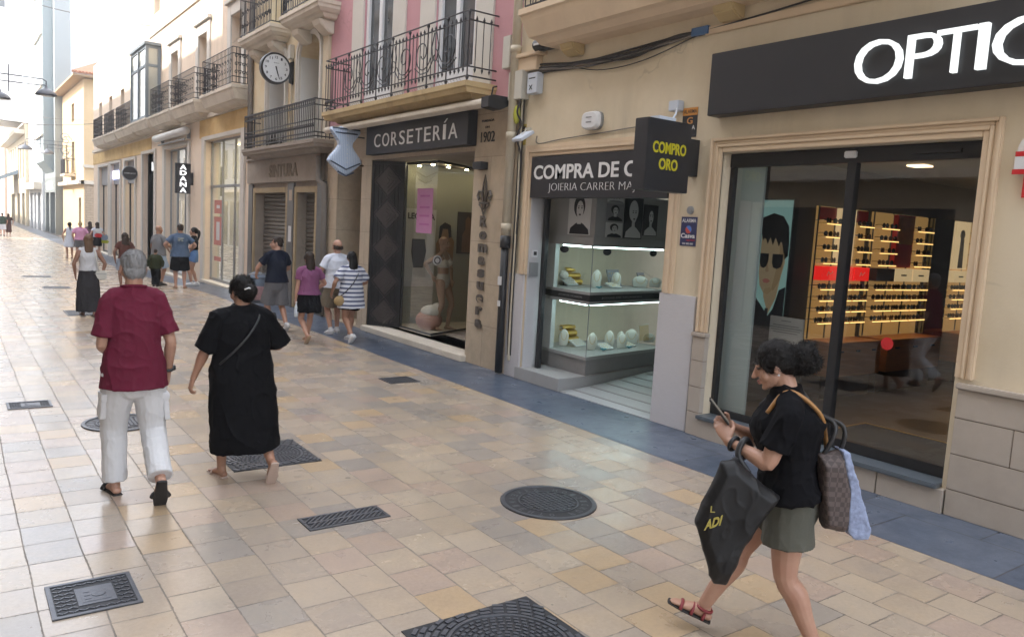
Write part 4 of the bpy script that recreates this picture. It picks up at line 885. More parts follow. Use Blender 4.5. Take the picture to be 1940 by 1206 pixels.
# shop sign
sg = thing('fascia_sign', 'black fascia with thin white lettering CORSETERIA under the pink balcony', 'sign', (FX, 11.8, 3.27))
mb = MB(); mb.box(6.28, FX-.002, 10.06, 13.55, 3.27, 3.79); mb.build('board', m_sign, sg, bevel=.005)
mb = MB(); L_ = 'CORSETERIA'; tot = 13.20-10.34; wds = [.085,.092,.075,.07,.072,.075,.072,.078,.028,.092]; gap = (1-sum(wds))/9; yy = 13.20
for ch, w0 in zip(L_, wds):
    ftext(mb, ch, 6.278, yy, yy-w0*tot, 3.385, 3.615, .008); 
    if ch == 'I': mb.prism([(6.277, yy-.01, 3.64), (6.277, yy-.05, 3.64), (6.277, yy-.13, 3.70), (6.277, yy-.09, 3.70)], (-.006, 0, 0))
    yy -= (w0+gap)*tot
mb.build('letters', m_letter, sg)
# stone pilaster lettering and emblem
lt = thing('pilaster_lettering', 'dark metal emblem and vertical lettering on the sandstone pilaster of the corset shop', 'lettering', (FX-.01, 9.75, .6))
mb = MB(); ftext(mb, 'FUNDADA', FX-.012, 9.92, 9.60, 3.60, 3.635, .006, .01); mb.build('small_word', m_ink, lt); mb = MB(); ftext(mb, 'EN', FX-.012, 9.82, 9.72, 3.51, 3.54, .006, .01); mb.build('small_word', m_ink, lt); mb = MB(); ftext(mb, '1902', FX-.012, 9.93, 9.57, 3.31, 3.46, .006); mb.build('date', m_ink, lt)
mb = MB(); zz = 2.24
for ch in 'Romasuera': h = .165 if ch == 'R' else .125; ftext(mb, ch, FX-.012, 9.83 if ch != 'm' else 9.85, 9.65 if ch != 'm' else 9.61, zz-h, zz, .015, .055); zz -= h+.062
mb.build('vertical_letters', Mat('dark_bronze', (.12,.105,.09), .45, .1, 5, 0, metal=.4), lt)
mb = MB(); c = Vector((FX-.02, 9.75, 2.50)); ci = lambda y, z: (c.x, c.y+y, c.z+z)
for s in (-1, 1):
    mb.tube([ci(s*.01,-.16), ci(s*.05,.0), ci(s*.09,.09), ci(s*.15,.10), ci(s*.185,.03), ci(s*.15,-.03), ci(s*.12,.01)], .017, 5); mb.tube([ci(0,-.17), ci(s*.05,.08), ci(s*.03,.22), ci(s*.004,.34)], [.012,.018,.014,.004], 5); mb.tube([ci(s*.13,-.10), ci(s*.06,-.15), ci(0,-.25)], .013, 5)
mb.box(c.x-.014, c.x+.014, c.y-.12, c.y+.12, c.z-.09, c.z-.06); mb.build('lily_emblem', Mat('dark_bronze_emblem', (.12,.105,.09), .45, .1, 5, 0, metal=.4), lt)
o = box_thing('wall_lamp', FX-.13, FX-.002, 9.72, 9.95, 2.91, 3.02, m_black, 'small black box lamp above the lily emblem', 'lamp', .004)
# hanging corset sign
sg = thing('corset_sign', 'blue white corset shaped sign hanging out from the corset shop wall', 'sign', (FX, 14.0, 2.9))
prof = [(0, .00), (.09, .035), (.22, .14), (.345, .255), (.30, .34), (.19, .47), (.135, .56), (.15, .64), (.235, .75), (.30, .83), (.27, .875), (.17, .86), (.09, .90), (0, .87)]
cx = 6.06; outl = [(cx+x, z) for x, z in prof]+[(cx-x, z) for x, z in prof[-2:0:-1]]
mb = MB(); rows = []
for (d, k) in ((-.075, .72), (-.06, .93), (-.02, 1.0), (.03, 1.0), (.06, .9)): rows.append([(cx+(x-cx)*k, 14.0+d, 2.885+.44+(z-.44)*(k if abs(d) > .05 else 1)) for x, z in outl])
mb.rings(rows); m_cor = Stripes('pleated_corset_cloth', ((.36,.45,.60), (.50,.57,.68)), 0, .035, .6); body = mb.build('corset_body', m_cor, sg, smooth=False)
mb = MB(); 
for k in range(9): mb.ell((cx+.02, 13.925, 3.05+k*.08), .011, .008, .011, 6, 4)
mb.build('hooks', m_paper, body)
mb = MB()
for (z, xs) in ((3.02, [-.16,0,.16]), (3.14, [-.29,0,.29]), (3.74, [-.27,0,.27]), (3.66,[-.22,0,.22])):
    mb.tube([(cx+x, 13.925-.012*(1-abs(x)/.3)+.02*abs(x)/.3, z-(0 if z > 3.5 else (.14*(1-abs(x)/.3)))) for x in (xs[0], xs[0]*.5, 0, xs[2]*.5, xs[2])], .014, 5)
mb.build('dark_lace', Mat('dark_blue_lace', (.04,.06,.10), .7, .4, 80, 0), body)
for x_, z_ in ((6.28, 3.62), (6.34, 3.10)):
    mb = MB(); mb.tube([(x_, 14.0, z_), (FX, 14.0, z_)], .014, 6); mb.build('bracket', m_black, sg)
# folding gate with diamonds
t = thing('folding_gate', 'open black gate leaf with a column of stepped diamonds beside the shop window', 'gate', (6.7, 13.37, .1))
A = Vector((6.47, 13.63, 0)); B = Vector((6.90, 13.14, 0)); u = (B-A); Lg = u.length; u.normalize(); nn = Vector((-u.y, u.x, 0))
if nn.x > 0: nn = -nn
mb = MB()
def gb(s0, s1, z0, z1, d=.02): mb.obox((A+B)/2+u*((s0+s1)/2-Lg/2)+Vector((0,0,(z0+z1)/2)), u, nn, (0,0,1), (s1-s0)/2, d, (z1-z0)/2)
for s in (0, Lg-.05): gb(s, s+.05, .11, 3.19, .025)
for z in (.11, 3.13): gb(.05, Lg-.05, z, z+.06, .022)
for s in (.12, .19, Lg-.21, Lg-.14): gb(s, s+.018, .17, 3.13, .012)
mb.build('leaf_frame', m_black, t)
mb = MB(); gb(.05, Lg-.05, .17, 3.13, .004); mb.build('backing_sheet', m_black, t)
mb = MB()
for k in range(5):
    zc = .35+k*.62; cc = (A+B)/2+Vector((0,0,zc))
    for (kk, d) in ((1, .02), (.75, .045), (.5, .07), (.25, .09)):
        for side in (1, -1):
            pts = [cc+u*(.24*kk), cc+Vector((0,0,.26*kk)), cc-u*(.24*kk), cc-Vector((0,0,.26*kk))]
            if side == 1: mb.prism(pts, nn*d)
    mb.tube([cc+u*.29, cc+Vector((0,0,.31)), cc-u*.29, cc-Vector((0,0,.31)), cc+u*.29], .012, 4)
mb.build('diamonds', Mat('dark_bronze_diamond', (.068,.058,.055), .33, .2, 8, 0), t)
# vitrine
vt = thing('shop_window', 'corner glass shop window of the corset shop with a dressed mannequin', 'shop window', (7.3, 12.6, .1))
G1, G2, G3 = Vector((6.92, 13.12, 0)), Vector((6.93, 12.0, 0)), Vector((8.35, 12.72, 0))
for a, b in ((G1, G2), (G2, G3)):
    mb = MB(); mb.quad((a.x,a.y,.16),(b.x,b.y,.16),(b.x,b.y,3.14),(a.x,a.y,3.14)); mb.build('glass_pane', m_glass, vt)
mb = MB()
for a, b in ((G1, G2), (G2, G3)):
    for z in (.13, 3.16): mb.tube([(a.x,a.y,z),(b.x,b.y,z)], .022, 4)
mb.tube([(G1.x,G1.y,.12),(G1.x,G1.y,3.16)], .02, 4); mb.build('frame', m_black, vt)
mb = MB(); mb.prism([(6.90,13.2,.101),(6.91,11.97,.101),(8.4,12.72,.101),(10,13.6,.101),(6.95,13.66,.101)], (0,0,.02)); mb.build('floor', m_trim, vt)
mb = MB(); mb.quad((6.94,13.62,.1),(10.2,13.62,.1),(10.2,13.62,3.2),(6.94,13.62,3.2)); mb.build('back_wall', Mat('cream_vitrine_wall', (.40,.40,.34), .7, .06, 2, 0), vt)
m_added_spot = Emit('added_vitrine_spot', (1,.86,.52), 24.0)  # lamps added to brighten the shop window and mannequin
for (x, y) in ((7.25, 12.75), (7.7, 12.95), (8.2, 13.1), (8.75, 13.2), (7.3, 13.35)):
    mb = MB(); mb.lathe((x, y, 3.15), [(.0, 0), (.032, 0), (.032, .02), (0, .02)], 12); mb.build('added_spot_lamp', m_added_spot, vt)
mb = MB(); mb.box(6.5, 10.2, 10.0, 13.64, 3.205, 3.25); mb.box(10.2, 10.25, 10.0, 13.64, 0, 3.2); mb.box(6.74, 10.2, 10.02, 10.08, .1, 3.2); mb.build('passage_wall', m_oldstone, pink)
mb = MB(); mb.box(6.75, 10.2, 10.08, 13.6, .09, .10); mb.build('passage_floor', m_block, pink)
o = box_thing('paper_sheet', 6.905, 6.912, 12.10, 12.66, 1.91, 2.70, Mat('pink_paper', (.60,.28,.52), .6, .05, 3, 0), 'tall pink paper sheet stuck inside the corset shop window', 'paper sheet', 0)
for z in (2.55, 2.35, 2.2, 2.05):
    mb = MB(); mb.box(6.903, 6.9048, 12.2, 12.55, z, z+.035); mb.build('printed_line', Mat('magenta_print', (.5,.16,.42), .6), o)
mb = MB(); a0 = G2+(G3-G2)*.04; mb.lathe((6.99, 11.995, 1.45), [(0,-.003),(.09,-.003),(.09,.003),(0,.003)], 20, 'Y'); o = mb.build('round_sticker', m_paper); tag(o, 'round white sticker on the glass corner of the corset shop', 'sticker')
mb = MB(); mb.lathe((6.99, 11.989, 1.45), [(.045,-.001),(.065,-.001),(.065,.001),(.045,.001)], 20, 'Y', True); mb.build('printed_ring', m_ink, o)
# posters in the vitrine
po = thing('shop_poster', 'white poster of a woman in a black skirt on the vitrine wall', 'poster', (7.52, 13.6, .85)); Y = 13.60
mb = MB(); mb.box(7.19, 7.86, Y, Y+.015, .85, 2.36); mb.build('sheet', m_paper, po)
mb = MB(); addtext(mb, 'LEONISA', (7.23, Y-.002, 2.16), (.60,0,0), (0,0,.12), .002, .03); mb.build('heading', m_ink, po)
def flat(nm, pts, mat, d, par): m2 = MB(); m2.prism([(x, Y-d, z) for x, z in pts], (0,-.0015,0)); return m2.build(nm, mat, par)
flat('printed_legs', [(7.40,.92),(7.46,.92),(7.50,1.3),(7.53,1.0),(7.60,.92),(7.62,.94),(7.60,1.4),(7.36,1.4)], m_lskin, .003, po)
flat('printed_skirt', [(7.34,1.78),(7.62,1.78),(7.66,1.55),(7.60,1.22),(7.39,1.22),(7.33,1.52)], m_ink, .005, po)
flat('printed_torso', [(7.36,1.76),(7.60,1.76),(7.64,2.02),(7.56,2.06),(7.44,2.06),(7.33,2.0)], m_lskin, .0035, po)
po = thing('shop_poster', 'dark poster of a woman in lingerie at the right end of the vitrine', 'poster', (8.6, 13.6, 1.5))
mb = MB(); mb.box(8.36, 8.86, Y, Y+.015, 1.52, 2.36); mb.build('sheet', m_intdark, po)
flat('printed_figure', [(8.48,1.55),(8.76,1.55),(8.74,1.9),(8.70,2.0),(8.68,2.2),(8.60,2.28),(8.54,2.2),(8.55,2.02),(8.48,1.9)], Mat('printed_brown', (.22,.12,.08), .6), .003, po)
po = thing('shop_poster', 'cut out picture of a dark haired woman right of the white poster', 'poster', (8.05, 13.6, 1.3))
flat('sheet', [(7.90,1.35),(8.28,1.35),(8.30,1.75),(8.20,1.9),(8.2,2.05),(8.05,2.1),(7.95,2.0),(7.96,1.85),(7.88,1.7)], Mat('printed_tan', (.33,.20,.12), .6), .001, po)
flat('printed_hair', [(7.93,1.80),(7.98,1.8),(8.02,2.0),(8.14,2.0),(8.17,1.82),(8.23,1.85),(8.2,2.08),(8.06,2.13),(7.95,2.05)], m_ink, .004, po)
mb = MB(); mb.ell((7.28, 12.70, .30), .26, .22, .20, 14, 8); tag(mb.build('pouffe', Mat('peach_cushion', (.55,.30,.24), .8), None, True), 'peach cushion on the vitrine floor beside the mannequin', 'cushion')
mb = MB(); mb.ell((7.30, 12.66, .47), .21, .18, .12, 14, 8); mb.ell((7.40, 12.62, .52), .12, .12, .11, 12, 7); tag(mb.build('white_bag', m_velvet, None, True), 'white cloth bag lying on the peach cushion', 'bag')
# ================================================================== yellow house with the clock
yel = thing('yellow_house', 'narrow yellow house with arched balcony doors over a shuttered old shop', 'house', (FX, 18.3, 0))
ARC = [(16.25, 17.45), (18.35, 19.55)]
mb = MB(); mb.wall(FX, 15.755, 20.88, 3.50, 13, [(a, b, 3.62, 5.98, .55) for a, b in ARC]+[(16.3, 17.4, 6.45, 8.9, .3), (18.5, 19.6, 6.45, 8.9, .3)], .55, 8)
for a, b in ARC:                                           # arch spandrels
    c, r = (a+b)/2, (b-a)/2; zz = 5.98-r*.62
    for s in (-1, 1):
        pts = [(FX, c+s*r, 5.98)] + [(FX, c+s*r*math.cos(t), zz+r*.62*math.sin(t)) for t in [math.pi/2*k/8 for k in range(9)]]
        mb.prism(pts, (.5, 0, 0))
mb.build('wall', m_yellowish, yel)
for a, b in ARC:
    mb = MB(); c, r = (a+b)/2, (b-a)/2; zz = 5.98-r*.62
    for (k0, k1, pr) in ((1.0, 1.10, .05), (1.10, 1.22, .075)):
        for i in range(12):
            t0, t1 = math.pi*i/12, math.pi*(i+1)/12
            q = [(FX-pr, c+r*k*math.cos(t), zz+(r*.62+(k-1)*r)*math.sin(t)) for k, t in ((k0,t0),(k1,t0),(k1,t1),(k0,t1))]; mb.prism(q, (pr-.001, 0, 0))
        for s in (-1, 1): mb.box(FX-pr, FX-.001, c+s*r*k0, c+s*r*k1, 3.62, zz)
    mb.build('arch_surround', m_whitish, yel)
for a, b in ARC:
    mb = MB(); mb.box(FX+.50, FX+.53, a, b, 3.62, 6.0); wn = mb.build('balcony_door', Mat('brown_shutter_door', (.28,.22,.18), .6, .1, 4, .05), yel)
    mb = MB(); mb.box(FX+.48, FX+.497, (a+b)/2-.03, (a+b)/2+.03, 3.62, 6.0); mb.box(FX+.48, FX+.497, a, a+.08, 3.62, 6.0); mb.box(FX+.48, FX+.497, b-.08, b, 3.62, 6.0); mb.build('door_frame', m_oldstone, wn)
    boxes('white_reveal', m_white, wn, [(FX+.002, FX+.499, a+.001, a+.012, 3.63, 5.6), (FX+.002, FX+.499, b-.012, b-.001, 3.63, 5.6)])
mb = MB(); mb.box(FX-.06, FX+.0, 15.76, 16.02, 3.5, 12.9); mb.build('corner_strip', m_cream, yel)
mb = MB(); mb.tube([(FX-.07, 20.80, 12), (FX-.07, 20.80, 4.6), (FX-.07, 20.80, 3.4)], .07, 8); tag(mb.build('drain_pipe', m_cable_g, None, True), 'dark grey drain pipe at the far corner of the yellow house', 'drain pipe')
# old shop front
mb = MB(); mb.wall(FX, 15.755, 20.88, -.05, 3.50, [(16.32, 17.42, .02, 2.62, .28), (18.12, 20.40, .02, 2.62, .28)], .28, .6); mb.build('shop_front', m_oldstone, yel)
mb = MB(); mb.box(FX-.10, FX-.001, 15.9, 20.85, 2.86, 3.42); mb.box(FX-.14, FX-.001, 15.85, 20.87, 3.422, 3.48); brd = mb.build('stone_sign_band', m_oldstone, yel, bevel=.01)
mb = MB(); ftext(mb, 'SINTURA', FX-.101, 19.1, 17.2, 2.98, 3.28, .012, .02); mb.build('faded_letters', m_stain, brd)
wfm = Mat('weathered_wood_frame', (.33,.25,.14), .7, .25, 5, .15, stain=(.15,.11,.07))
for a, b in ((16.32, 17.42), (18.12, 20.40)):
    mb = MB(); mb.box(FX-.04, FX+.02, a-.13, a-.002, .02, 2.75); mb.box(FX-.04, FX+.02, b+.002, b+.13, .02, 2.75); mb.box(FX-.04, FX+.02, a-.002, b+.002, 2.622, 2.75)
    mb.build('wooden_surround', wfm, yel, bevel=.006)
boxes('marble_pier', m_darkmarble, yel, [(FX-.05, FX, 15.76, 16.16, 0, 2.84), (FX-.05, FX, 17.58, 17.96, 0, 2.84), (FX-.05, FX, 20.56, 20.87, 0, 2.84)])
for a, b in ((16.32, 17.42), (18.12, 20.40)):
    mb = MB()
    for i in range(26):
        z = .03+i*.0995; mb.prism([(FX+.24, a, z), (FX+.205, a, z+.03), (FX+.205, a, z+.075), (FX+.24, a, z+.0985)], (0, b-a, 0))
    mb.build('roller_shutter', m_shutter, yel)
o = box_thing('notice_paper', FX-.056, FX-.051, 17.66, 17.84, 1.50, 1.86, m_paper, 'white notice taped to the pier between the two roller shutters', 'notice', 0)
o = box_thing('notice_paper', FX-.056, FX-.051, 17.66, 17.84, 2.44, 2.68, Mat('faded_notice', (.42,.33,.25), .7), 'faded pinkish notice high on the pier between the shutters', 'notice', 0)
mb = MB(); corniced_slab(mb, 6.0, 15.42, 20.2, 3.42, 3.66)
bal = mb.build('balcony', m_oldstone, yel)
mb = MB(); y0, y1, X = 15.5, 20.1, 6.04
for z in (3.72, 3.80, 4.05, 4.34, 4.46): mb.tube([(FX, y0, z), (X, y0, z), (X, y1, z), (FX, y1, z)], .014, 5)
for i in range(45):
    y = y0+(y1-y0)*i/44; mb.tube([(X, y, 3.68), (X, y, 4.46)], .009, 4, False)
    if i < 44:
        ym = y+(y1-y0)/88; mb.tube(spiral((X, ym, 3.93), U, V, .052, 1.2, 0, 10), .008, 4); mb.tube([(X, ym+.04*math.cos(t), 4.40+.04*math.sin(t)) for t in [2*math.pi*k/8 for k in range(9)]], .007, 4)
for yy in (y0, y1):
    for i in range(1, 5): x = X+(FX-X)*i/5; mb.tube([(x, yy, 3.68), (x, yy, 4.46)], .009, 4, False)
mb.build('railing', m_rail, bal)
for (ya, yb) in ((18.1, 20.5), (15.3, 17.5)):
    mb = MB(); corniced_slab(mb, 5.95, ya, yb, 6.05, 6.36); b2 = mb.build('balcony', m_trim, yel)
    mb = MB(); iron_rail(mb, 5.99, ya+.05, yb-.05, 6.42, 7.3, .10, .010)
    for i in range(int((yb-ya)/.2)): mb.tube(spiral((5.99, ya+.15+i*.2, 6.62), U, V, .085, 1.2, 0, 10), .009, 4); mb.tube(spiral((5.99, ya+.15+i*.2, 6.95), U, V, .085, -1.2, 0, 10), .009, 4)
    mb.build('railing', m_rail, b2)
    for y in (ya+.3, yb-.7):
        mb = MB(); mb.prism([(FX, y, 5.78), (FX, y, 6.05), (FX-.35, y, 6.05), (FX-.30, y, 5.95), (FX-.1, y, 5.80)], (0, .4, 0))
        mb.build('corbel', m_trim, yel, bevel=.02)
t = thing('plant_clump', 'dark dry plant growing behind the iron balcony railing of the yellow house', 'plant', (6.2, 18.4, 3.67)); mb = MB(); rp_ = random.Random(8)
for k in range(60):
    p = Vector((6.2+rp_.uniform(-.1,.1), 18.4+rp_.uniform(-.3,.3), 3.68)); q = p+Vector((rp_.uniform(-.1,.1), rp_.uniform(-.15,.15), rp_.uniform(.1,.34))); mb.add([p, p+Vector((.03,.03,0)), q], [(0,1,2)])
mb.build('leaves', Mat('dry_leaf', (.05,.05,.03), .8), t, fixn=False)
mb = MB(); mb.box(FX-.10, FX-.002, 17.86, 18.04, 5.62, 5.92); tag(mb.build('junction_box', m_plast, None, bevel=.008), 'cream junction box on the yellow wall above the clock bracket', 'junction box')
cable('vertical_cable', [(FX-.03, 17.95, 5.62), (FX-.03, 17.93, 4.9), (FX-.03, 17.9, 3.7)], .018, m_pipe, 'cream conduit running down the yellow wall below the clock')
# the clock
ck = thing('street_clock', 'round double faced street clock on a wall bracket of the yellow house', 'clock', (FX, 17.9, 5.0)); cc = Vector((6.03, 17.9, 5.34))
mb = MB(); mb.lathe(cc, [(.30,-.075),(.335,-.085),(.345,-.05),(.345,.05),(.335,.085),(.30,.075)], 40, 'Y', True); mb.build('rim', m_black, ck, smooth=False)
mb = MB(); mb.lathe(cc, [(0,-.070),(.305,-.070),(.305,.070),(0,.070)], 40, 'Y'); fc = mb.build('dial', Mat('clock_dial', (.60,.61,.62), .35, .02, 3, 0), ck)
mb = MB(); yy = cc.y-.0715
for h in range(1, 13):
    a = R(90-30*h); s = str(h); w0 = .028*len(s)+.014; px, pz = cc.x+.235*math.cos(a), cc.z+.235*math.sin(a); addtext(mb, s, (px-w0/2, yy, pz-.028), (w0,0,0), (0,0,.056), .002, .02)
addtext(mb, 'SEIKO', (cc.x-.06, yy, cc.z+.10), (.12,0,0), (0,0,.022), .002); mb.build('numerals', m_ink, fc)
mb = MB()
for (ang, L0, wd) in ((164, .17, .017), (162, .25, .011)):
    a = R(90-ang); d = Vector((math.cos(a), 0, math.sin(a))); pr = Vector((-d.z, 0, d.x)); c0 = Vector((cc.x, yy-.004, cc.z))
    mb.prism([c0-d*.04-pr*wd, c0+d*L0-pr*wd*.5, c0+d*L0+pr*wd*.5, c0-d*.04+pr*wd], (0,-.004 if wd > .012 else -.008,0))
mb.build('hands', m_ink, fc)
mb = MB(); mb.box(6.36, FX-.05, 17.85, 17.95, 5.25, 5.37); mb.prism([(FX-.10,17.86,5.08),(FX-.002,17.86,5.04),(FX-.002,17.86,5.56),(FX-.10,17.86,5.52)], (0,.08,0)); mb.build('wall_bracket', m_black, ck, bevel=.01)
mb = MB(); mb.tube([(FX-.14, 15.88, 3.36), (FX-.14, 15.88, 2.86), (FX-.08, 15.70, 2.76), (FX-.08, 15.66, 2.2), (FX-.08, 15.66, .05)], .065, 8); tag(mb.build('drain_pipe', m_cable_g, None, True), 'dark kinked drain pipe between the shuttered shop and the corset shop', 'drain pipe')

# ================================================================== long cream house with the row of balconies
lon = thing('long_cream_house', 'long cream house with a row of iron balconies above bright shop windows', 'house', (FX, 30, -.2))
bays = [(21.62, 25.30, .0, 4.22), (27.45, 30.75, -.30, 4.22), (32.55, 34.72, -.30, 4.22), (36.4, 38.65, -.30, 4.10), (39.9, 42.3, -.30, 4.10), (43.1, 46.0, -.30, 4.05)]
upw = [(21.75, 22.75), (25.2, 26.2), (28.85, 29.85)]
mb = MB(); mb.wall(FX, 20.88, 33.7, -.6, 14, [(a, b, c, d, .22) for a, b, c, d in bays[:2]]+[(32.55, 33.7, -.6, 4.22, .22)]+[(a, b, 5.25, 7.42, .45) for a, b in upw]+[(21.7+i*3.4, 22.7+i*3.4, 9.3, 10.6, .3) for i in range(4)], .2, 8); mb.build('wall', m_peach, lon)
mb = MB(); mb.wall(FX+.0, 33.7, 48, -.6, 9.4, [(33.7, 34.72, -.6, 4.22, .22)]+[(a, b, c, d, .22) for a, b, c, d in bays[3:]]+[(35.9+i*3.1, 36.8+i*3.1, 5.3, 7.3, .4) for i in range(4)], .2, 8); mb.build('lower_wing_wall', m_peach, lon)
boxes('ochre_band', m_ochre, lon, [(FX-.025, FX-.001, 20.95, 26.0, 4.32, 4.86), (FX-.025, FX-.001, 33.2, 48, 4.26, 4.80)])
boxes('string_course', m_trim, lon, [(FX-.07, FX-.001, 20.9, 48, 4.87, 5.0), (FX-.05, FX-.001, 20.9, 33.6, 8.55, 8.95)])
for a, b in upw:
    mb = MB(); mb.box(FX-.05, FX-.001, a-.32, a-.002, 5.1, 7.75); mb.box(FX-.05, FX-.001, b+.002, b+.32, 5.1, 7.75); mb.box(FX-.05, FX-.001, a-.002, b+.002, 7.422, 7.75); mb.box(FX-.12, FX-.001, a-.4, b+.4, 7.752, 7.86)
    mb.build('window_surround', m_whitish, lon, bevel=.012)
for a, b in upw:
    mb = MB(); mb.box(FX+.42, FX+.44, a, b, 5.25, 7.42); wn = mb.build('balcony_door', m_wglass, lon); mb = MB(); mb.box(FX+.40, FX+.417, (a+b)/2-.04, (a+b)/2+.04, 5.25, 7.42); mb.build('door_frame', m_whitish, wn)
for i in range(4):
    mb = MB(); a = 21.7+i*3.4; mb.box(FX+.27, FX+.29, a, a+1, 9.3, 10.6); mb.build('window', m_wglass, lon)
    mb = MB(); a = 35.9+i*3.1; mb.box(FX+.37, FX+.39, a, a+.9, 5.3, 7.3); mb.build('window', m_wglass, lon)
# balconies
for (ya, yb) in ((20.98, 23.9), (24.85, 27.55), (28.15, 31.0), (34.7, 38.1), (38.55, 41.2), (41.75, 44.5)):
    mb = MB(); corniced_slab(mb, 5.92, ya-.12, yb+.12, 4.90, 5.34); b2 = mb.build('balcony', m_trim, lon)
    mb = MB(); X = 5.97; iron_rail(mb, X, ya, yb, 5.40, 6.28, .125, .008)
    for z in (5.55, 6.12): mb.tube([(FX, ya, z), (X, ya, z), (X, yb, z), (FX, yb, z)], .012, 4)
    nn_ = int((yb-ya)/.25)
    for i in range(nn_):
        y = ya+.125+i*.25
        for z, s in ((5.70, 1), (5.95, -1)): mb.tube(spiral((X-.01, y, z), U, V, .10, 1.1*s, 0, 11), .007, 3)
    for yy in (ya, yb):
        for i in range(1, 5):
            x = X+(FX-X)*i/5; mb.tube([(x, yy, 5.4), (x, yy, 6.28)], .010, 4, False)
            for z in (5.66, 5.86, 6.06): mb.tube(spiral((x, yy-.01, z), Vector((1,0,0)), V, .06, 1.1, 0, 9), .010, 4)
    mb.build('railing', m_rail, b2)
# glazed bay
mb = MB(); corniced_slab(mb, 5.90, 31.5, 34.6, 4.92, 5.36); bay = mb.build('bay_window', m_trim, lon)
mb = MB(); x0, x1, ya, yb = 5.98, FX-.002, 31.7, 34.5
for (x, y) in ((x0, ya), (x0, yb), (x1-.05, ya), (x1-.05, yb), (x0, (ya+yb)/2)): mb.box(x-.05, x+.05, y-.06, y+.06, 5.37, 7.92)
for z in (5.37, 7.2, 7.86): mb.box(x0-.03, x0+.03, ya, yb, z, z+.10); mb.box(x0, x1, ya-.03, ya+.03, z, z+.10); mb.box(x0, x1, yb-.03, yb+.03, z, z+.10)
mb.box(x0-.10, x1, ya-.12, yb+.12, 7.962, 8.06); mb.build('bay_frame', Mat('blue_grey_frame', (.17,.20,.22), .5, .05, 5, 0), bay)
mb = MB(); mb.quad((x0,ya,5.4),(x0,yb,5.4),(x0,yb,7.9),(x0,ya,7.9)); mb.quad((x0,ya,5.4),(x1,ya,5.4),(x1,ya,7.9),(x0,ya,7.9)); mb.build('bay_glass', Mat('bay_pane', (.42,.42,.36), .12, .2, 1, 0, spec=.8), bay)
# shop bays: surrounds, glazing and lit rooms
for a, b, c, d in bays: 
    wd = .32 if a < 30 else .25
    mb = MB(); mb.box(FX-.06, FX-.001, a-wd, a-.002, -.5, d+.12); mb.box(FX-.06, FX-.001, b+.002, b+wd, -.5, d+.12); mb.box(FX-.062, FX-.001, a-.002, b+.002, d+.002, d+.12)
    mb.build('shop_surround', m_whitish, lon, bevel=.008)
boxes('door_step', m_trim, lon, [(FX-.12, FX+.22, a-.05, b+.05, zg((a+b)/2)-.02, zg((a+b)/2)+.06) for a, b, c, d in bays])
for i, (a, b, c, d) in enumerate(bays):
    zf = zg((a+b)/2)+.06; dk = i in (2, 4)
    mb = MB(); mb.quad((FX+.19,a,zf),(FX+.19,b,zf),(FX+.19,b,d),(FX+.19,a,d)); gw = mb.build('shop_window', m_glass, lon)
    mb = MB()
    for y in ([a, (a*2+b)/3, (a+2*b)/3, b] if i < 2 else [a, b]): mb.box(FX+.16, FX+.21, y-.025, y+.025, zf, d)
    mb.box(FX+.16, FX+.21, a, b, zf, zf+.08); mb.box(FX+.16, FX+.21, a, b, d-.06, d)
    if i == 0: mb.box(FX+.16, FX+.21, a, b, 2.82, 2.90)
    mb.build('window_bar', m_grey if i < 2 else m_black, gw)
    mb = MB(); x2 = FX+(3.2 if i == 0 else 2.2)
    mb.quad((x2,a,zf),(x2,b,zf),(x2,b,d),(x2,a,d)); mb.quad((FX+.3,a-.02,zf),(x2,a-.02,zf),(x2,a-.02,d),(FX+.3,a-.02,d)); mb.quad((FX+.3,b+.02,zf),(x2,b+.02,zf),(x2,b+.02,d),(FX+.3,b+.02,d)); mb.quad((FX+.2,a,d+.01),(x2,a,d+.01),(x2,b,d+.01),(FX+.2,b,d+.01)); mb.quad((FX+.2,a,zf),(x2,a,zf),(x2,b,zf),(FX+.2,b,zf))
    mb.build('shop_room', m_intdark if dk else m_intwhite, lon)
    mb = MB(); mb.box(FX+.8, x2-.3, a+.4, b-.4, d-.06, d-.03); mb.build('room_light', m_warmpanel if i in (0, 3) else m_cool, lon) if not dk else None
    if i >= 3:
        mb = MB(); mb.box(FX+.10, FX+.16, a, b, 3.15, d); mb.build('grey_fascia_panel', m_greyink, gw)
mb = MB(); mb.box(FX+.9, FX+1.0, 22.4, 23.0, .06, 2.8); mb.box(FX+.5, FX+.6, 22.35, 22.45, .06, 2.8); mb.build('wooden_inner_door', m_wood, lon)
rt = random.Random(11)
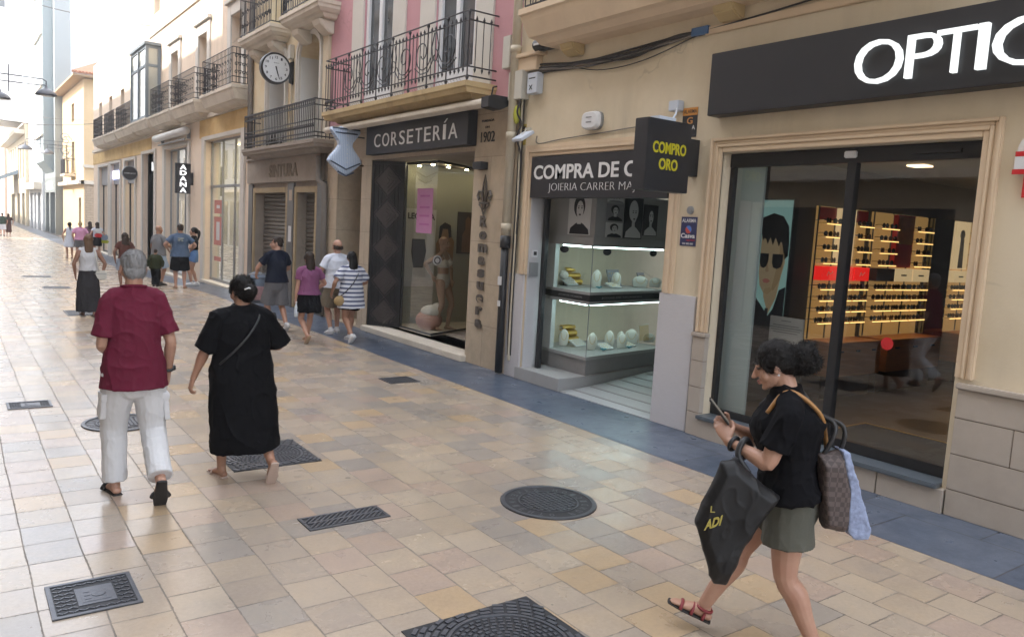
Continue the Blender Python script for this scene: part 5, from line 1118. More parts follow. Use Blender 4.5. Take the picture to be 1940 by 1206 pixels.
for i, (a, b, c, d) in enumerate(bays):
    if i in (2, 4): continue
    for k in range(4 if i < 2 else 2):
        y = a+.5+(b-a-1)*k/(3 if i < 2 else 1); x = FX+.9+rt.uniform(0, .7); z0 = zg(y)+.08; hh = rt.uniform(1.35, 1.6); cl = rt.choice([(.5,.48,.42), (.10,.10,.14), (.42,.12,.14), (.15,.28,.34), (.55,.42,.22)])
        t = thing('garment_stand', '%s garment on a stand, %s from the near side, in the %s cream house shop' % ({(.5,.48,.42): 'ivory', (.10,.10,.14): 'navy', (.42,.12,.14): 'red', (.15,.28,.34): 'teal', (.55,.42,.22): 'tan'}[cl], ['first', 'second', 'third', 'fourth'][k], ['nearest', 'second', '', 'fourth', '', 'farthest'][i]), 'garment stand', (x, y, z0), 'garment stands in the cream house shops')
        mb = MB(); mb.rings([[(x+rx*.6*math.cos(q), y+rx*math.sin(q), z0+h) for q in [2*math.pi*j/12 for j in range(12)]] for (rx, h) in ((.22, .5), (.20, .75), (.15, hh-.45), (.19, hh-.2), (.20, hh-.08), (.06, hh))]); mb.build('garment', Mat('garment_cloth', cl, .85, .1, 5, .05), t)
        mb = MB(); mb.tube([(x, y, z0+.02), (x, y, z0+.5)], .018, 6); mb.lathe((x, y, z0), [(.16, 0), (.16, .02), (0, .03)], 14); mb.build('stand', m_grey, t)
for (z0, z1, y0, y1, lab) in ((2.05, 2.45, 24.1, 24.95, 'upper'), (1.1, 1.95, 24.1, 24.95, 'middle'), (.62, .75, 24.15, 24.9, 'lowest')):
    mb = MB(); mb.box(FX+.178, FX+.185, y0, y1, z0, z1); o = mb.build('sale_poster', Mat('faded_red_print', (.50,.20,.17), .6)); tag(o, '%s of the faded red sale posters stuck on the nearest cream house window' % lab, 'poster', 'red sale posters on the shop window')
    if z1-z0 > .3: mb = MB(); mb.box(FX+.1755, FX+.1775, y0+.25, y1-.25, z0+.15, z1-.15); mb.build('white_print', m_paper, o)
t = thing('awning_roll', 'white rolled up awning above the second shop window of the cream house', 'awning', (FX, 29.2, 4.5))
mb = MB(); mb.tube([(FX-.20, 26.95, 4.62), (FX-.20, 31.5, 4.62)], .125, 12); mb.build('roll', m_white, t, smooth=True); mb = MB(); mb.tube([(FX-.16, 27.3, 4.38), (FX-.16, 31.2, 4.38)], .03, 6); mb.box(FX-.1, FX-.002, 27.2, 27.3, 4.4, 4.7); mb.box(FX-.1, FX-.002, 31.0, 31.1, 4.4, 4.7); mb.build('front_bar', m_grey, t)
# signs of that row
sg = thing('projecting_sign', 'tall black blade sign with white letters ADANA stacked downwards', 'sign', (FX, 26.8, 2.6))
mb = MB(); mb.box(5.90, 6.36, 26.74, 26.86, 2.62, 3.57); mb.build('sign_box', m_sign, sg, bevel=.006)
mb = MB(); zz = 3.52
for ch in 'ADANA': addtext(mb, ch, (6.13-.10, 26.739, zz-.145), (.20,0,0), (0,0,.145), .01, .03); zz -= .18
mb.build('white_letters', Emit('lit_white_letters', (1,1,1), .55), sg); mb = MB(); mb.box(6.36, FX-.002, 26.78, 26.82, 2.9, 3.3); mb.build('wall_bracket', m_black, sg)
sg = thing('oval_sign', 'dark round projecting sign with a pale rim beside the blue lit shop letters', 'sign', (FX, 36, 3.1))
mb = MB(); mb.lathe((6.16, 36, 3.49), [(0,-.06),(.27,-.06),(.27,.06),(0,.06)], 30, 'Y'); mb.build('disc', m_sign, sg); mb = MB(); mb.lathe((6.16, 36, 3.49), [(.272,-.07),(.30,-.07),(.30,.07),(.272,.07)], 30, 'Y', True); mb.build('rim', m_grey, sg)
mb = MB(); addtext(mb, 'LUNARO OUTLET', (5.94, 35.938, 3.46), (.44,0,0), (0,0,.055), .004); mb.build('lettering', m_letter, sg); mb = MB(); mb.tube([(FX-.02, 36, 3.49), (FX, 36, 3.49)], .02, 6); mb.build('bracket', m_black, sg)
sg = thing('lit_shop_letters', 'blue white glowing shop letters LUNARO on a grey panel', 'sign', (FX, 40.8, 3.4)); mb = MB(); ftext(mb, 'LUNARO', FX+.06, 42.2, 39.0, 3.38, 3.78, .03, .03); mb.build('letters', m_blue_lit, sg)
sg = thing('shop_letters', 'white shop letters Rolls over the black doorway of the cream house', 'sign', (FX, 33.5, 3.4)); mb = MB(); ftext(mb, 'Rolls', FX+.12, 33.7, 32.75, 3.55, 3.90, .02, .02); mb.build('letters', m_lit, sg)
# ================================================================== far end of the street
och = thing('ochre_corner_house', 'pale ochre corner house with a tiled roof at the side street', 'house', (7.5, 66, -.3))
mb = MB(); mb.wall(7.5, 60.2, 72, -.6, 10.4, [(61.6, 62.8, .2, 2.6, .3), (65, 66.5, 4.4, 6.6, .3), (69, 70, 4.4, 6.6, .3), (65, 66.5, 8, 9.3, .3)], .3, .5); mb.box(8.0, 16, 60.2, 60.5, -.6, 10.4)
mb.build('wall', Mat('pale_ochre_stucco', (.60,.45,.27), .85, .05, 1, .1, 40), och)
mb = MB(); mb.prism([(6.8, 59.4, 10.45), (16, 59.4, 10.45), (16, 72.2, 10.45), (6.8, 72.2, 10.45)], (0,0,.12)); mb.build('eaves', Mat('eaves_wood', (.36,.25,.15), .8), och)
mb = MB()
for i in range(46): mb.tube([(6.78+i*.2, 59.3, 10.66), (9.5+i*.2, 66, 12.6)], .10, 5)
mb.prism([(6.8,59.4,10.58),(16,59.4,10.58),(16,66,12.5),(9.5,66,12.5)], (0,0,.02)); mb.build('roof', Mat('clay_roof_tile', (.42,.20,.12), .85, .2, 5, .1), och)
mb = MB(); mb.box(7.30, 16, 60.0, 60.19, 3.5, 3.75); mb.box(7.15, 7.49, 60.0, 72, 3.5, 3.75); mb.box(7.4, 16, 60.1, 60.19, 4.6, 4.8); mb.build('cornice', m_trim, och)
mb = MB(); mb.box(7.52, 16, 60.12, 60.195, -.5, 3.48); mb.build('brick_base', Mblockwall('pale_brick', (.46,.36,.26), (.40,.31,.22), (.34,.27,.2), .5, .16, .8, .02), och)
for (a, b, c, d) in ((61.6, 62.8, .2, 2.6), (65, 66.5, 4.4, 6.6), (69, 70, 4.4, 6.6), (65, 66.5, 8, 9.3)):
    mb = MB(); mb.box(7.77, 7.79, a, b, c, d); mb.build('window', m_wdark, och)
mb = MB(); mb.box(6.8, 7.49, 64.4, 67, 4.1, 4.25); b2 = mb.build('balcony', m_trim, och); mb = MB(); iron_rail(mb, 6.85, 64.5, 66.9, 4.3, 5.3, .2, .02, 7.49); mb.build('railing', m_rail, b2)

gry = thing('grey_tower_block', 'tall pale grey block with a projecting window bay and a dark shop below', 'building', (7, 76, -.3))
m_bpane = Mat('bright_pane', (.45,.50,.54), .1, .1, 1, 0, spec=.8); gm = Mat('pale_grey_render', (.27,.30,.31), .7, .05, .8, .05, 20); gm2 = Mat('grey_blue_panel', (.23,.275,.29), .6, .05, .8, .03, 20)
mb = MB(); mb.box(7.0, 8.1, 72.2, 80.5, 4.2, 24); mb.build('tower_wall', gm, gry)
mb = MB(); mb.wall(7.0, 72.2, 80.5, -.6, 4.2, [(72.6, 76.2, -.4, 3.0, .8), (77, 79.8, -.4, 3.0, .3)], .4, 8); mb.build('shop_front', Mat('dark_green_grey_render', (.20,.22,.22), .7), gry)
mb = MB(); mb.box(6.3, 6.99, 73.2, 79.6, 5.4, 22); mb.prism([(6.3,73.2,5.39),(6.99,73.2,4.6),(6.99,73.2,5.39)], (0,6.4,0)); mb.build('window_bay', gm2, gry)
for z in (7.6, 11.4, 15.4, 19):
    boxes('window', m_bpane, gry, [(6.27, 6.299, 73.6+k*1.2, 74.55+k*1.2, z, z+1.8) for k in range(5)])
    mb = MB(); mb.box(6.15, 6.299, 73.4, 79.4, z-.22, z-.06); mb.build('sill_ledge', m_trim, gry)
boxes('shop_glass', m_wdark, gry, [(7.79, 7.8, 72.6, 76.2, -.4, 3), (7.28, 7.3, 77, 79.8, -.4, 3)])
sg = thing('lit_shop_letters', 'white lit shop letters SUPER on the dark shop below the grey block', 'sign', (7, 76, 3.2)); mb = MB(); ftext(mb, 'SUPER', 6.97, 78.2, 74.2, 3.25, 3.85, .04, .03); mb.build('letters', Emit('white_neon', (.85,1,1), 1.4), sg)

whi = thing('white_slit_house', 'white house with tall dark slit windows beyond the grey block', 'building', (6.8, 87, -.3))
slits = [(82.2+i*2.5, 82.9+i*2.5, 4.6, 13.5, .25) for i in range(5)]
mb = MB(); mb.wall(6.8, 80.6, 94, -.6, 18, slits+[(82, 85, -.4, 3.0, .5), (86.5, 88.5, -.4, 3.0, .5), (90, 93, -.4, 3, .5)], .3, 8); mb.build('wall', Mat('white_render', (.66,.68,.70), .7, .04, 1, .05), whi)
for (a, b, c, d, e) in slits+[(82, 85, -.4, 3.0, .5), (86.5, 88.5, -.4, 3.0, .5), (90, 93, -.4, 3, .5)]:
    mb = MB(); mb.box(6.8+e-.03, 6.8+e-.01, a, b, c, d); mb.build('window' if c > 1 else 'shop_window', m_wdark, whi)
mb = MB(); mb.box(6.2, 6.79, 81, 93.8, 3.3, 3.9); mb.build('canopy', m_trim, whi)
crm = thing('cream_far_house', 'cream house with a sloping blue awning farther down the street', 'building', (6.5, 108, -.3))
mb = MB(); mb.wall(6.5, 94.1, 124, -.6, 10, [(96+i*3.5, 97.6+i*3.5, 4.6, 8.2, .3) for i in range(8)]+[(95.5, 99, -.4, 3, .5), (102, 106, -.4, 3, .5), (110, 116, -.4, 3, .5)], .3, 8); mb.build('wall', m_cream, crm)
for i in range(8): mb = MB(); a = 96+i*3.5; mb.box(6.76, 6.78, a, a+1.6, 4.6, 8.2); mb.build('window', m_wglass, crm)
mb = MB(); mb.box(6.97, 6.99, 95, 117, -.4, 3.2); mb.build('shop_window', m_wdark, crm)
mb = MB(); mb.box(5.6, 6.49, 94.3, 123, 8.9, 9.3); mb.build('eaves', m_trim, crm)
mb = MB(); mb.prism([(6.49,104,5.6),(4.6,104,4.7),(4.6,104,4.3),(6.49,104,5.2)], (0,8,0)); tag(mb.build('awning', Mat('blue_grey_awning', (.25,.33,.42), .7)), 'blue grey sloping awning on the far cream house', 'awning')
for (n_, lab, x, y0, y1, h, c) in (('pink_far_house', 'pale pink house near the end of the street on the right', 6.2, 124.2, 150, 13, (.62,.50,.44)), ('white_far_house', 'white house closing the right side of the street end', 5.6, 150.2, 185, 16, (.68,.66,.62))):
    b_ = thing(n_, lab, 'building', (x, (y0+y1)/2, -.3)); hs = [(y0+1.5+i*3, y0+2.8+i*3, z, z+1.9, .3) for i in range(int((y1-y0-2)/3)) for z in (1, 4.6, 8)]
    mb = MB(); mb.wall(x, y0, y1, -.6, h, hs, .3, 9); mb.build('wall', Mat(n_+'_render', c, .85, .05), b_)
    boxes('window', m_wglass, b_, [(x+.27, x+.29, a, b, c_, d) for (a, b, c_, d, e) in hs])
endb = thing('street_end_house', 'pale house across the far end of the street', 'building', (0, 200, -.3)); mb = MB(); mb.box(-20, 20, 200, 208, -.6, 15); mb.build('wall', Mat('hazy_cream', (.62,.58,.52), .85), endb)
boxes('window', m_wglass, endb, [(-15+i*3, -13.7+i*3, 199.96, 199.99, z, z+2) for i in range(10) for z in (1, 4.8, 8.6)])
# house seen over the roofs at the top left, behind the street
bk = thing('roof_top_house', 'white upper storey with a brown tiled roof edge high above the street end', 'building', (4.6, 100, 20)); mb = MB(); mb.box(3.6, 6.4, 95, 104, 10.1, 27); mb.build('wall', Mat('bright_render', (.7,.68,.66), .8), bk)
mb = MB(); mb.prism([(2.8,94,27),(6.6,94,27),(6.6,104,28.6),(2.8,104,28.6)], (0,0,.25)); mb.prism([(3.3,94.2,23.6),(6.5,94.2,23.6),(6.5,94.9,24.2),(3.3,94.9,24.2)], (0,0,.2)); mb.build('roof', Mat('brown_roof_tile', (.30,.16,.12), .85), bk)
mb = MB(); mb.box(4.2, 5.0, 94.95, 94.99, 21, 22.6); mb.build('window', m_wdark, bk)

# ------------------------------------------------------------------ houses on the left side: they shade the street and show in the glass
lm = [Mat('left_stucco_%s' % n, c, .85, .06, 1.2, .1, 40) for n, c in (('tan', (.42,.33,.22)), ('cream', (.50,.44,.33)), ('rose', (.42,.29,.25)), ('grey', (.36,.36,.36)), ('white', (.55,.54,.52)))]
for i, (y0, y1, h, lab) in enumerate(((-14, 2.0, 20.0, 'tan house opposite the optician with balconies'), (2.05, 13, 20.5, 'cream house opposite the gold shop with shuttered windows'), (13.05, 27, 18.0, 'rose house opposite the corset shop'), (27.05, 62, 16.0, 'long grey house on the left of the street'), (66, 120, 9.5, 'low white house far down the left side'))):
    b_ = thing('left_side_house', lab, 'house', (-3.6, (y0+y1)/2, 0)); hs = []
    yy = y0+.8
    while yy+1.4 < y1: hs.append((yy, yy+1.3)); yy += 2.7
    mb = MB(); mb.box(-11, -3.62, y0, y1, -.6, h); mb.build('wall', lm[i], b_)
    wl_ = []
    for a, b in hs[:20]:
        z = 4.6
        while z+2.2 < h: wl_.append((-3.66, -3.60, a, b, z, z+2.1)); z += 3.4
        wl_.append((-3.66, -3.595, a-.3, b+.5, -.2, 3.0))
    boxes('window', m_wdark, b_, wl_)
    boxes('ledge', m_trim, b_, [(-3.618, -3.1, y0+.4, y1-.4, z, z+.18) for z in (3.6, 7.8, 11.4) if z+1 < h])

# ------------------------------------------------------------------ street lamps on wall arms
m_bell = Mat('dark_lamp_bell', (.10,.11,.13), .45, .1, 5, .03)
def lamp(lab, c, d, wallx, up=.0):
    t = thing('street_lamp', lab, 'street lamp', c, 'bell shaped lamps on wall arms'); c = Vector(c)
    mb = MB(); mb.lathe(c, [(.5*d, 0), (.50*d, .03), (.40*d, .20*d), (.22*d, .30*d), (.08*d, .36*d), (.05*d, .48*d)], 20); mb.build('bell', m_bell, t, smooth=True)
    mb = MB(); mb.lathe(c, [(.30*d, -.02), (.30*d, .02), (0, .02)], 14); mb.build('lens', m_alu, t)
    s = 1 if wallx > c.x else -1; z1, z2 = c.z+.75*d, c.z+.62*d; mb = MB()
    mb.tube([(c.x, c.y, c.z+.45*d), (c.x, c.y, z1-.02), (c.x+s*.10, c.y, z1+.04), (wallx, c.y, z1+.06+up)], .020, 6); mb.tube([(c.x, c.y, c.z+.5*d), (c.x+s*.06, c.y, z2-.06), (c.x+s*.15, c.y, z2-.08), (wallx, c.y, z2-.12+up)], .018, 6)
    for k in (1, 2): x = c.x+s*abs(wallx-c.x)*.12*k+s*.25; mb.tube([(x, c.y, z2-.4), (x, c.y, z1+.35)], .018, 5)
    mb.build('arm', m_bell, t)
    mb = MB()
    for k in (-1, 1): mb.tube(spiral((wallx-s*.45, c.y, c.z+.70*d+k*.45), Vector((1,0,0)), V, .35, 1.3*k, 0, 16), .025, 5)
    mb.build('scroll_bracket', m_bell, t)
lamp('dark bell lamp hanging from an arm at the left, nearest and highest', (2.60, 29.2, 5.42), .60, -3.6)
lamp('dark bell lamp cut by the left edge of the picture', (1.42, 30.2, 5.26), .60, -3.6)
lamp('dark bell lamp on a long arm from the ochre corner house, left of its twin', (4.60, 66.6, 5.80), .95, 7.49)
lamp('dark bell lamp on an arm beside the ochre corner house, nearer the wall', (5.85, 65.2, 5.55), .85, 7.49)
for k, (a, b, lab) in enumerate((((-3.6, 33, 6.6), (6.45, 46, 6.3), 'thin cable spanning the street under the bell lamps'), ((-3.6, 30, 7.2), (7.5, 61, 7.8), 'thin cable crossing in front of the ochre house'), ((-3.6, 40, 13), (6.45, 33, 8.9), 'thin pale wire high above the street'))):
    A_, B_ = Vector(a), Vector(b); cable('span_wire', [A_.lerp(B_, q/6)-Vector((0,0,1.0*math.sin(math.pi*q/6))) for q in range(7)], .014, m_cable_g, lab)

# ------------------------------------------------------------------ covers in the pavement
def hatch(name, lab, pts, z=.004):
    t = thing(name, lab, 'hatch' if 'grate' not in name else 'grate', (sum(p[0] for p in pts)/len(pts), sum(p[1] for p in pts)/len(pts), 0)); return t
def rect_hatch(lab, x0, x1, y0, y1, style, cat='hatch', name='access_hatch', zz=None):
    z = zg((y0+y1)/2)
    t = thing(name, lab, cat, ((x0+x1)/2, (y0+y1)/2, z))
    mb = MB(); mb.box(x0, x1, y0, y1, z-.03, z+.004); mb.build('plate', m_iron_d, t)
    mb = MB(); e = .022; mb.box(x0, x1, y0, y0+e, z+.0041, z+.009); mb.box(x0, x1, y1-e, y1, z+.0041, z+.009); mb.box(x0, x0+e, y0+e, y1-e, z+.0041, z+.009); mb.box(x1-e, x1, y0+e, y1-e, z+.0041, z+.009); mb.build('rim', m_iron, t)
    mb = MB(); X0, X1, Y0, Y1 = x0+e+.006, x1-e-.006, y0+e+.006, y1-e-.006
    if style == 'grate':
        n = 13
        for i in range(n):
            xc = X0+(X1-X0)*(i+.5)/n
            for (ya, yb) in ((Y0, (Y0+Y1)/2-.012), ((Y0+Y1)/2+.012, Y1)): mb.prism([(xc-.052, ya, z+.0045), (xc-.034, ya, z+.0045), (xc+.044, yb, z+.0045), (xc+.026, yb, z+.0045)], (0,0,.006))
        mb.box(X0, X1, (Y0+Y1)/2-.012, (Y0+Y1)/2+.012, z+.0045, z+.0105)
    elif style == 'zigzag':
        nx, ny = 15, 8
        for i in range(nx):
            for j in range(ny):
                xx, yy = X0+(X1-X0)*(i+.5)/nx, Y0+(Y1-Y0)*(j+.5)/ny; inx = .26 < (xx-X0)/(X1-X0) < .80 and .18 < (yy-Y0)/(Y1-Y0) < .82
                if inx: continue
                s = 1 if (i+j) % 2 else -1; mb.obox((xx, yy, z+.0065), (1, .8*s, 0), (-.8*s, 1, 0), (0,0,1), .0125, .004, .002)
        dx, dy = X1-X0, Y1-Y0; mb.box(X0+.28*dx, X0+.78*dx, Y0+.2*dy, Y0+.8*dy, z+.0045, z+.007); mb.box(X0+.34*dx, X0+.72*dx, Y0+.28*dy, Y0+.72*dy, z+.0071, z+.0085)
        for k in range(3): mb.box(X0+.38*dx, X0+.46*dx, Y0+(.36+.12*k)*dy, Y0+(.40+.12*k)*dy, z+.0086, z+.0105)
        mb.lathe((X0+.57*dx, Y0+.5*dy, z+.0086), [(.035, 0), (.035, .002), (.02, .003), (0, .003)], 12)
    else:
        nx = max(3, int((X1-X0)/.045)); ny = max(3, int((Y1-Y0)/.045))
        for i in range(nx):
            for j in range(ny): xx, yy = X0+(X1-X0)*(i+.5)/nx, Y0+(Y1-Y0)*(j+.5)/ny; mb.box(xx-.014, xx+.014, yy-.014, yy+.014, z+.0045, z+.008)
    mb.build('raised_pattern', m_iron, t); return t
rect_hatch('rectangular iron hatch with a zigzag border and inner plate at the lower left', .385, .80, 4.26, 4.67, 'zigzag')
rect_hatch('long narrow iron drain grate with slanted bars, foremost in the paving', 1.91, 2.50, 4.775, 5.01, 'grate', 'grate', 'drain_grate')
rect_hatch('small iron hatch left of the man in the maroon shirt', .45, .84, 9.05, 9.36, 'zigzag')
rect_hatch('small dark hatch near the dark stone border before the corset shop', 4.60, 5.03, 8.93, 9.30, 'grid')
rect_hatch('dark hatch at the feet of the woman with the white bag', 1.80, 2.35, 16.6, 17.4, 'grid')
rect_hatch('wide dark hatch far up the street on the left', 1.85, 2.6, 27.6, 28.4, 'grid')
rect_hatch('small hatch near the left edge of the street beyond the crossing couple', 1.9, 2.5, 22.3, 22.9, 'grid')
def blocks_ring(mb, c, r, n, w_, h, z, d=.006, rot=0):
    for i in range(n):
        a = 2*math.pi*(i+.5)/n+rot; u = Vector((-math.sin(a), math.cos(a), 0)); v = Vector((math.cos(a), math.sin(a), 0)); mb.obox((c[0]+r*v.x, c[1]+r*v.y, z+d/2), u, v, (0,0,1), w_/2, h/2, d/2)
def square_cover(lab, x0, x1, y0, y1):
    t = thing('manhole_cover', lab, 'manhole cover', ((x0+x1)/2, (y0+y1)/2, 0)); c = ((x0+x1)/2, (y0+y1)/2); rr = (x1-x0)/2
    mb = MB(); mb.box(x0, x1, y0, y1, -.03, .005); mb.build('plate', m_iron_d, t)
    mb = MB()
    for k in range(7):
        r = .34+.036*k; n = int(2*math.pi*r/.075)
        for i in range(n):
            a = 2*math.pi*(i+.5*(k % 2))/n; px, py = c[0]+r*math.cos(a), c[1]+r*math.sin(a)
            if abs(px-c[0]) > rr-.022 or abs(py-c[1]) > rr-.022: continue
            u = Vector((-math.sin(a), math.cos(a), 0)); v = Vector((math.cos(a), math.sin(a), 0)); mb.obox((px, py, .008), u, v, (0,0,1), .029, .012, .0035)
    mb.build('outer_pattern', m_iron, t)
    mb = MB(); mb.lathe((c[0], c[1], .005), [(.298, 0), (.30, .007), (.318, .007), (.32, 0)], 56, 'Z', True); mb.build('rim', m_iron, t)
    mb = MB()
    for k in range(9): r = .035+.03*k; blocks_ring(mb, c, r, max(6, int(2*math.pi*r/.042)), .026, .017, .005, .006, k*.4)
    mb.build('lid_pattern', m_iron, t)
square_cover('square iron manhole cover with a round lid at the bottom edge, largest in the picture', 1.83, 2.62, 2.55, 3.33)
square_cover('square iron manhole cover with a round lid behind the feet of the woman in black', 1.83, 2.57, 6.2, 6.94)
def round_cover(lab, c, r, letters=True):
    t = thing('manhole_cover', lab, 'manhole cover', (c[0], c[1], 0))
    mb = MB(); mb.lathe((c[0], c[1], -.02), [(r, 0), (r, .026), (0, .026)], 48); mb.build('plate', m_iron_d, t)
    mb = MB(); mb.lathe((c[0], c[1], .006), [(r-.002, 0), (r-.004, .006), (r-.035, .006), (r-.037, 0)], 48, 'Z', True); mb.lathe((c[0], c[1], .006), [(r*.63, 0), (r*.63, .005), (r*.60, .005), (r*.60, 0)], 40, 'Z', True); mb.build('rim', m_iron, t)
    mb = MB(); g = r*.105
    for i in range(-5, 6):
        for j in range(-5, 6):
            if math.hypot(i*g, j*g) < r*.55: mb.obox((c[0]+i*g, c[1]+j*g, .0085), (1,.25,0), (-.25,1,0), (0,0,1), g*.38, g*.38, .0025)
    mb.build('grid_pattern', m_iron, t)
    mb = MB(); s = 'FUNDICION SANEAMIENTO '
    for i, ch in enumerate(s*1):
        if ch == ' ': continue
        a = R(-90)+2*math.pi*i/len(s); rad = Vector((math.cos(a), math.sin(a), 0)); tan = Vector((-math.sin(a), math.cos(a), 0)); O = Vector((c[0], c[1], .0061))+rad*(r*.68)
        addtext(mb, ch, O-tan*(-.018)*-1+tan*0, tan*.036, -rad*-.055, .005, .02)
    mb.build('cast_letters', m_iron, t)
round_cover('round iron manhole cover with a grid and cast letters in the foreground', (3.70, 4.50), .37)
round_cover('round iron manhole cover partly hidden by the trousers of the man in maroon', (1.32, 8.13), .34)
# ================================================================== people
def ik(a, c, l1, l2, hint):
    a, c, hint = Vector(a), Vector(c), Vector(hint); d = c-a; L = min(d.length, (l1+l2)*.9995); d.normalize(); c = a+d*L
    x = (l1*l1-l2*l2+L*L)/(2*L); h = math.sqrt(max(l1*l1-x*x, 0)); p = hint-d*hint.dot(d); p.normalize(); return a+d*x+p*h, c
def crom(P, sub):
    out = []; n = len(P)
    for i in range(n-1):
        p0, p1, p2, p3 = P[max(i-1,0)], P[i], P[i+1], P[min(i+2,n-1)]
        for k in range(sub): t = k/sub; out.append(.5*((2*p1)+(-p0+p2)*t+(2*p0-5*p1+4*p2-p3)*t*t+(-p0+3*p1-3*p2+p3)*t**3))
    out.append(P[-1]); return out
def chain(mb, pts, rads, side=(1,0,0), seg=14, sub=3, flat0=False, flat1=False):
    """lofted limb through pts; rads = (half width along side, half depth)"""
    P = crom([Vector(p) for p in pts], sub); RR = crom([Vector((r[0], r[1], 0)) if isinstance(r, (tuple, list)) else Vector((r, r, 0)) for r in rads], sub)
    S = Vector(side); rings = []; n = len(P)
    def ring(c, t, ra, rb):
        a = S-t*S.dot(t)
        if a.length < 1e-4: a = Vector((0,1,0))-t*t.y
        a.normalize(); b = t.cross(a); return [c+a*(ra*math.cos(2*math.pi*k/seg))+b*(rb*math.sin(2*math.pi*k/seg)) for k in range(seg)]
    for i, p in enumerate(P):
        t = (P[min(i+1,n-1)]-P[max(i-1,0)]).normalized(); ra, rb = max(RR[i].x, .002), max(RR[i].y, .002)
        if i == 0 and not flat0:
            m = min(ra, rb)
            for q in (80, 50, 25): rings.append(ring(p-t*m*math.sin(R(q)), t, ra*math.cos(R(q)), rb*math.cos(R(q))))
        rings.append(ring(p, t, ra, rb))
        if i == n-1 and not flat1:
            m = min(ra, rb)
            for q in (25, 50, 80): rings.append(ring(p+t*m*math.sin(R(q)), t, ra*math.cos(R(q)), rb*math.cos(R(q))))
    return mb.rings(rings)
def blob(name, mb, mat, parent, s, voxel, smooth=3, folds=0.0, fscale=9, stretch=(1,1,.45), label=None, creases=True):
    me = bpy.data.meshes.new(name); me.from_pydata([tuple(Vector(v)*s) for v in mb.v], [], mb.f)
    bm = bmesh.new(); bm.from_mesh(me); bmesh.ops.recalc_face_normals(bm, faces=bm.faces[:]); bm.to_mesh(me); bm.free()
    ob = bpy.data.objects.new(name, me); COL.objects.link(ob)
    if voxel:
        md = ob.modifiers.new('r', 'REMESH'); md.mode = 'VOXEL'; md.voxel_size = voxel
        if smooth: m2 = ob.modifiers.new('s', 'SMOOTH'); m2.factor = .5; m2.iterations = smooth
        dg = bpy.context.evaluated_depsgraph_get(); me2 = bpy.data.meshes.new_from_object(ob.evaluated_get(dg)); ob.modifiers.clear(); ob.data = me2; bpy.data.meshes.remove(me); me = me2
    if folds:
        bm = bmesh.new(); bm.from_mesh(me); bm.normal_update(); off = Vector((hash(name) % 7, len(me.vertices) % 13, 3.3))
        for v in bm.verts:
            q = Vector((v.co.x*stretch[0], v.co.y*stretch[1], v.co.z*stretch[2]))*fscale+off
            d = mnoise.noise(q)+.5*mnoise.noise(q*2.3)
            if creases: q2 = Vector((q.x*.8+q.z*.5, q.y*.8+q.z*.3, q.z*.9-q.x*.3)); d = .55*d+1.15*((1-abs(mnoise.noise(q2*.9)))**6-.25)+.5*((1-abs(mnoise.noise(q2*1.9+off)))**6-.25)
            v.co += v.normal*d*folds
        bm.to_mesh(me); bm.free()
    me.materials.clear(); me.materials.append(mat)
    for p in me.polygons: p.use_smooth = True
    ob.name = name; ob.parent = parent
    if label: ob['label'] = label
    return ob
def skinmat(name, c, red=(.30,.10,.07)):
    m, t, b, o = nodes(name); co = coords(t, False); n1 = nz(t, co, 9, 4, .6)
    t.links.new(mix(t, ramp(t, n1, ((.35, 0.0), (.75, .35))), c, red), b.inputs['Base Color']); b.inputs['Roughness'].default_value = .5
    b.inputs['Subsurface Weight'].default_value = .0; bump(t, b, nz(t, co, 180, 2), .08, .002); return m
def hairmat(name, c1, c2):
    m, t, b, o = nodes(name); co = coords(t, False); n1 = nz(t, co, 1, 4, .6, (60, 60, 9))
    t.links.new(mix(t, n1, c1, c2), b.inputs['Base Color']); b.inputs['Roughness'].default_value = .55; b.inputs['Specular IOR Level'].default_value = .3; bump(t, b, n1, .9, .006); return m
def cloth(name, c, rough=.85, var=.10, weave=260):
    m, t, b, o = nodes(name); co = coords(t, False); n1 = nz(t, co, 7, 4, .6); c2 = mix(t, n1, tuple(x*(1-var) for x in c), tuple(min(1, x*(1+var)) for x in c)); t.links.new(c2, b.inputs['Base Color'])
    b.inputs['Roughness'].default_value = rough; b.inputs['Specular IOR Level'].default_value = .25 if max(c) > .05 else .10
    h = N(t, 'ShaderNodeMath', operation='MULTIPLY_ADD'); t.links.new(nz(t, co, weave, 2, .6), h.inputs[0]); h.inputs[1].default_value = .25; t.links.new(nz(t, co, 14, 3, .6), h.inputs[2]); bump(t, b, h.outputs[0], .35, .008); return m
sk_fair = skinmat('fair_skin', (.46,.27,.19)); sk_tan = skinmat('tanned_skin', (.36,.195,.125), (.28,.11,.07)); sk_brown = skinmat('brown_skin', (.24,.125,.08), (.20,.08,.05)); sk_plastic = Mat('mannequin_plastic', (.42,.28,.20), .45, .05, 4, 0)
h_black = hairmat('black_hair', (.004,.0035,.0035), (.013,.010,.009)); h_dark = hairmat('dark_brown_hair', (.018,.011,.008), (.05,.032,.022)); h_brown = hairmat('brown_hair', (.07,.038,.020), (.16,.095,.055)); h_grey = hairmat('grey_hair', (.16,.155,.155), (.36,.35,.345)); h_blond = hairmat('blond_hair', (.30,.20,.09), (.50,.36,.20))
c_dark = Mat('dark_sole', (.022,.020,.020), .7, .2, 30, .1); c_tansole = Mat('tan_sandal', (.36,.25,.16), .65, .15, 20, .1); c_sneak = Mat('white_sneaker', (.62,.62,.63), .6, .05, 12, .05); c_beigesandal = Mat('pale_sandal', (.45,.34,.28), .6, .1, 15, 0)

